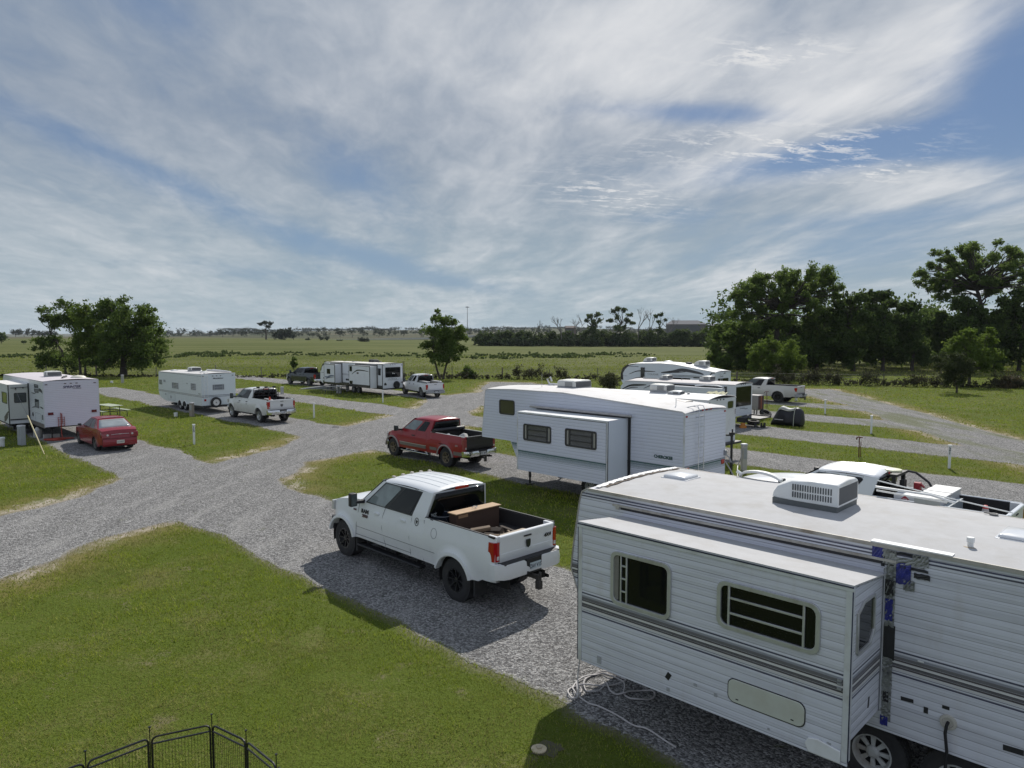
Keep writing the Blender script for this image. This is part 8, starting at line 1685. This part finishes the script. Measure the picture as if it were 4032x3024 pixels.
WD=[('light leafy tree at the left end of the dark woodland',(2875,1455),[(2815,1370,26),(2845,1320,34),(2880,1290,30),(2925,1300,38),(2835,1400,36),(2890,1370,44),(2950,1370,44),(2850,1432,30),(2920,1425,40)],LF_MID,12),
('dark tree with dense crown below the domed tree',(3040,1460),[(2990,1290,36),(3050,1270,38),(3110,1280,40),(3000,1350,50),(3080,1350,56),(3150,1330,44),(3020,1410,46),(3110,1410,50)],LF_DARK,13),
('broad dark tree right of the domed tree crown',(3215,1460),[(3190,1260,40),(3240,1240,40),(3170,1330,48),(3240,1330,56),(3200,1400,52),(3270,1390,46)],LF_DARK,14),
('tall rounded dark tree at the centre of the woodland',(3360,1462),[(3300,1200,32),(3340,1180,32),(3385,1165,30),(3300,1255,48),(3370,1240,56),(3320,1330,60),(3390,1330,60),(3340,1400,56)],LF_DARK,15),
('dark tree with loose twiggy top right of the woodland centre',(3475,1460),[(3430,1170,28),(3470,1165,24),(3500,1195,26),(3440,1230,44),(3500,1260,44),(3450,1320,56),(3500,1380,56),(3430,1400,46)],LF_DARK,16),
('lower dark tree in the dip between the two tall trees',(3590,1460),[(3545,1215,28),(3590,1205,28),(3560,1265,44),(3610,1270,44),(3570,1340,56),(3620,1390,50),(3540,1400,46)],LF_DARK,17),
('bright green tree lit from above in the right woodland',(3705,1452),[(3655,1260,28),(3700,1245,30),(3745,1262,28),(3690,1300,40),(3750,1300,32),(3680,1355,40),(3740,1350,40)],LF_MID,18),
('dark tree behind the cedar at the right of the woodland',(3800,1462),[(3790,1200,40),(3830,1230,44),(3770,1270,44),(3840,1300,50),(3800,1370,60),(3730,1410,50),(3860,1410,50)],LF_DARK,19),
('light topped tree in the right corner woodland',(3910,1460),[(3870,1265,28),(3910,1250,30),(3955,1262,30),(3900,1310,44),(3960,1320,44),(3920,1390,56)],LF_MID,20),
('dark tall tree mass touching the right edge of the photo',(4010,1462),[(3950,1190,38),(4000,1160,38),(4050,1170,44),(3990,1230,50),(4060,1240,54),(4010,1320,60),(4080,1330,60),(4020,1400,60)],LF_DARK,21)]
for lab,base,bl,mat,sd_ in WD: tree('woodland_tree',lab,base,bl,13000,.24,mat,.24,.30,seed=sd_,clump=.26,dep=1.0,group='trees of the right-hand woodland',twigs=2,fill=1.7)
# ---------------------------------------------------------------- thickets and ground vegetation nobody could count
def thicket(name,label,cat,segs,n,size,mat,seed=1):
    """segs: (x,y,z,rx,ry,rz) world blobs"""
    rng=np.random.default_rng(seed); V,Fc,T=leaves(segs,n,size,.22,rng,fill=1.5); k=V[:,2].reshape(-1,4).min(1)>-.3; V=V.reshape(-1,4,3)[k].reshape(-1,3); T=T[k]
    o=npmesh(name,V,np.arange(len(V)).reshape(-1,4),mat,attrs={'tone':('FACE',T)}); tag(o,label,cat,kind='stuff'); return o
rr=np.random.default_rng(40); S=[]
for i in range(90):
    u=2810+i*17; Y=float(rr.uniform(104,128)); x=(u-2016)/F*Y; h=float(rr.uniform(7,11.5)); S.append((x,Y,h*.55,2.2,3.,h*.55))
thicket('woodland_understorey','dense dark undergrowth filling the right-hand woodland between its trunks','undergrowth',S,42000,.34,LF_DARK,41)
S=[]
for i in range(80):
    u=1890+i*12+float(rr.uniform(-6,6)); Y=float(rr.uniform(262,285)); x=(u-2016)/F*Y; h=float(rr.uniform(1.6,4.2)); S.append((x,Y,h*.5,3.,3.,h*.55))
thicket('far_thicket','dark green scrub under the far tree line across the field','scrub',S,30000,.55,LF_FAR if False else leafmat('leaf_far_green',(.018,.032,.014),(.055,.078,.030),None,.15),42)
S=[]
for i in range(190):
    u=-100+i*14+float(rr.uniform(-8,8)); vv=1398+6*math.sin(u*.004)+(float(rr.uniform(-4,10))); Y=CAMH*F/(vv-1305); 
    if rr.uniform()<.1: continue
    x=(u-2016)/F*Y; h=float(rr.uniform(.3,.75))*(1.25 if 700<u<1250 or 1850<u<2400 else .8); S.append((x,Y,h*.4,1.9,3.4,h*.6))
thicket('weed_band','band of taller dark green weeds crossing the open field','weeds',S,26000,.22,LF_WEED,43)
S=[]
for i in range(260):
    u=-150+i*17+float(rr.uniform(-8,8)); Y=at(u,np.interp(u,[-500,380,1400,2354,3480,4600],[1477,1483,1488,1497,1520,1537]))[1]-.2+float(rr.uniform(-.5,.4)); x=(u-2016)/F*Y
    h=.45+.35*abs(math.sin(u*.013))+(.95 if 2010<u<2230 else 0)+(.9 if (3040<u<3300 or 3390<u<3460) else 0)+(.7 if 3560<u<3740 else 0)+(.5 if 3900<u else 0)-(.3 if u<1150 else 0); h=max(.3,h*float(rr.uniform(.6,1.2))); S.append((x,Y,h*.45,.55,.45,h*.6))
thicket('fence_line_brush','dark tangled brush growing along the foot of the wire fence','brush',S,42000,.085,LF_BRUSH,44)
# loose shrubs at the fence
def bush(label,u,v,r,h,mat,n=1500,size=.12,seed=1,name='shrub',tall=1.):
    X,Y=at(u,v); k=Y/F; tree(name,label,(u,v),[(u-r*.45,v-h*.40,r*.55,tall),(u+r*.4,v-h*.42,r*.55,tall),(u,v-h*.70,r*.55,tall),(u-r*.1,v-h*.3,r*.6,tall)],n,size,mat,.05,.25,seed=seed,cat='shrub',dep=.6)
bush('slim upright sapling behind the dark pickup',1157,1456,13,62,LF_MID,1500,.14,51,'sapling',1.6)
bush('young leafy sapling just right of the lone forked tree',1836,1490,22,58,LF_MID,1500,.12,52,'sapling')
bush('dark rounded shrub right of the young leafy sapling',1858,1492,18,38,LF_DARK,1400,.11,53)
bush('spiky pale olive shrub at the fence left of the far fifth wheel',2405,1530,44,66,leafmat('leaf_olive',(.04,.045,.02),(.10,.105,.045),None,.2),2600,.10,54)
bush('reddish brown brush clump at the right end of the fence',3985,1528,70,45,leafmat('leaf_rust',(.05,.035,.022),(.12,.10,.05),None,.2),2600,.10,55)
# ---------------------------------------------------------------- far tree line across the field
def far_tree(label,u,vb,blobs,Y,n,size,mat,seed,grp='trees of the far tree line',rt=.2,fork=.35,name='far_tree',twigs=1,**k): tree(name,label,(u,vb),blobs,n,size,mat,rt,fork,seed=seed,Y=Y,group=grp,dep=.6,twigs=twigs,**k)
FG_=leafmat('leaf_far_tree',(.022,.042,.014),(.085,.115,.036),(.13,.16,.05),.3)
rnd=random.Random(77)
far_tree('tall leafy tree rising above the far tree line, left of the dead trees pair',2335,1362,[(2325,1245,15),(2350,1240,14),(2310,1262,11),(2362,1262,11),(2335,1268,14),(2335,1300,26),(2305,1318,20),(2370,1318,22)],268,2600,.42,FG_,60,rt=.35,twigs=3)
far_tree('tallest airy tree of the far tree line with a wide open crown',2440,1362,[(2410,1225,11),(2432,1215,13),(2455,1222,12),(2478,1238,11),(2400,1262,11),(2430,1250,13),(2465,1260,13),(2490,1272,9),(2440,1290,20),(2410,1318,20),(2470,1318,22)],268,3000,.42,FG_,61,rt=.35,twigs=4)
far_tree('thin half bare tree right of the leaning dead tree in the far line',2592,1362,[(2580,1245,9),(2600,1240,10),(2618,1258,8),(2590,1268,10),(2600,1300,18)],268,1000,.38,FG_,62,rt=.25,twigs=5)
for i in range(24):
    u=1895+i*40+rnd.uniform(-10,10); h=rnd.uniform(50,64)+(10 if u>2560 else 0); r=rnd.uniform(22,38); Y=rnd.uniform(264,276); vt=1363-h
    if u>2860: break
    far_tree('low round crowned tree in the far tree line across the field',u,1363,[(u-r*.7,vt+r*.9,r*.62),(u+r*.7,vt+r,r*.62),(u,vt+r*.5,r*.62),(u,vt+r*1.3,r*.9)],Y,1700,.42,FG_,100+i)
def dead_tree(u,vt,Y,seed,label,lean=0.):
    rnd=random.Random(seed); X0=(u-2016)/F*Y; zt=CAMH+(1305-vt)/F*Y; m=MB()
    def grow(p,d,L,r,dep):
        q=p+d*L; limb(m,p,q,r,r*.62,.07,3,rnd)
        if dep==0: return
        for _ in range(rnd.choice((2,3)) if dep>1 else 2):
            nd=(d+Vector((rnd.uniform(-.75,.75),rnd.uniform(-.6,.6),rnd.uniform(-.1,.35)))).normalized(); grow(q,nd,L*rnd.uniform(.50,.72),r*.60,dep-1)
    grow(Vector((0,0,0)),Vector((lean,0,1)).normalized(),zt*.42,.26,4); o=m.build('dead_tree',DEADW,None); o.location=(X0,Y,0); tag(o,label,'dead tree','dead trees of the far tree line')
for k,(u,vt,l) in enumerate(((2095,1262,'single curved dead tree leftmost in the far tree line'),(2212,1246,'dead forked tree left of the small brown building'),(2246,1244,'bare dead tree over the small brown building'),(2285,1248,'slender dead tree just left of the tall leafy tree'),(2512,1213,'tallest dead tree, right of the airy wide tree'),(2556,1228,'bare fan shaped dead tree next to the tallest dead one'),(2632,1246,'thin dead tree at the left end of the grey roofed building'))): dead_tree(u,vt,266+k,200+k,l,.25 if k==0 else rnd.uniform(-.06,.06))
# ---------------------------------------------------------------- horizon trees
def hz_tree(u,vt,vb,w,Y,label,seed,grp='trees along the horizon',mat=LF_FAR,n=420):
    h=vb-vt; r=h*.42; m_=max(1,int(w/(r*1.1))); bl=[(u-w/2+w*(i+.5)/m_+rnd.uniform(-.2,.2)*r,vt+r*rnd.uniform(.95,1.25),r*rnd.uniform(.85,1.1),.9) for i in range(m_)]
    tree('horizon_tree',label,(u,vb),bl,n*m_,h/F*Y*.075,mat,.25*Y/500,.2,seed=seed,Y=Y,group=grp,dep=.5,twigs=0,clump=.25,fill=1.6)
hz_tree(8,1300,1352,44,330,'rounded dark tree cut by the left edge of the photo',300,None,LF_DARK,1800)
hz_tree(97,1337,1354,17,310,'small round bush alone in the field at the left',301,None,LF_DARK,900)
for k,(u,w,vt) in enumerate(((66,34,1298),(100,44,1289),(130,30,1293),(172,42,1297),(205,40,1301))): hz_tree(u,vt,1326,w,880,['leftmost tree of the horizon clump at the left','tallest tree of the left horizon clump','tree with a gap beside it in the left horizon clump','broad tree right of the gap in the left horizon clump','last low tree of the left horizon clump'][k],302+k)
tree('umbrella_tree','umbrella shaped tree with bare trunk standing out on the horizon',(1050,1338),[(1030,1276,10,.7),(1048,1271,12,.7),(1068,1275,10,.7),(1058,1284,8,.7)],900,.55,LF_FAR,.55,.6,seed=320,Y=470,dep=.6,twigs=1)
hz_tree(1122,1285,1340,52,460,'big round tree right of the umbrella shaped tree',321,None,LF_FAR,900); hz_tree(1084,1300,1340,24,465,'lower tree between the umbrella tree and the round one',322,None); hz_tree(1158,1312,1342,26,455,'shrubby tree at the right foot of the big round tree',323,None)
hz_tree(1437,1325,1352,42,380,'dark bush in front of the highway, the widest one',324,'bushes before the highway'); hz_tree(1278,1318,1346,26,430,'pointed dark bush in front of the highway',325,'bushes before the highway'); hz_tree(1212,1328,1344,18,450,'small bush at the left end of the highway',326,'bushes before the highway'); hz_tree(1340,1334,1348,24,420,'low bush between the two darker highway bushes',327,'bushes before the highway')
k=0
for i in range(130):
    u=630+i*17.3+rnd.uniform(-9,9)
    if u>2860: break
    row=i%3; Y=(1500,1000,700)[row]+rnd.uniform(-60,60); x=(u-2016)/F*Y; zg=float(height(np.array([x]),np.array([Y]))[0]); vb=1305+(CAMH-zg)/Y*F; h=rnd.uniform(5.,11.)/Y*F
    hz_tree(u,vb-h,vb+1,rnd.uniform(22,74)*(1.2 if row==0 else .8),Y,'small dark tree clump on the distant rise',400+i,'tree clumps on the distant rise',LF_FAR,150)
for k,(u0,u1,vt,vb) in enumerate(((1385,1470,1287,1302),(1470,1560,1291,1303),(1000-5,1012,1293,1306),(880,1000,1290,1302))): hz_tree((u0+u1)/2,vt,vb,u1-u0,1450,['dense grove on the skyline above the highway','thin end of the skyline grove above the highway','tiny tree on the skyline left of the umbrella tree','long low grove on the skyline left of the umbrella tree'][k],520+k,None,LF_FAR,260)
# ---------------------------------------------------------------- thin summer haze round the whole place
def haze():
    m=MB(); m.box(-4600,4600,-400,5600,-18,34)
    me=bpy.data.meshes.new('haze'); me.from_pydata(m.v,[],m.f); o=bpy.data.objects.new('haze',me); COL.objects.link(o)
    mt=bpy.data.materials.new('haze_air'); mt.use_nodes=True; t=mt.node_tree; t.nodes.clear(); out=t.nodes.new('ShaderNodeOutputMaterial'); v=t.nodes.new('ShaderNodeVolumePrincipled')
    v.inputs['Color'].default_value=(.80,.88,.96,1); v.inputs['Density'].default_value=.00007; v.inputs['Anisotropy'].default_value=.2
    t.links.new(v.outputs[0],out.inputs['Volume']); me.materials.append(mt); tag(o,kind='stuff')
haze()
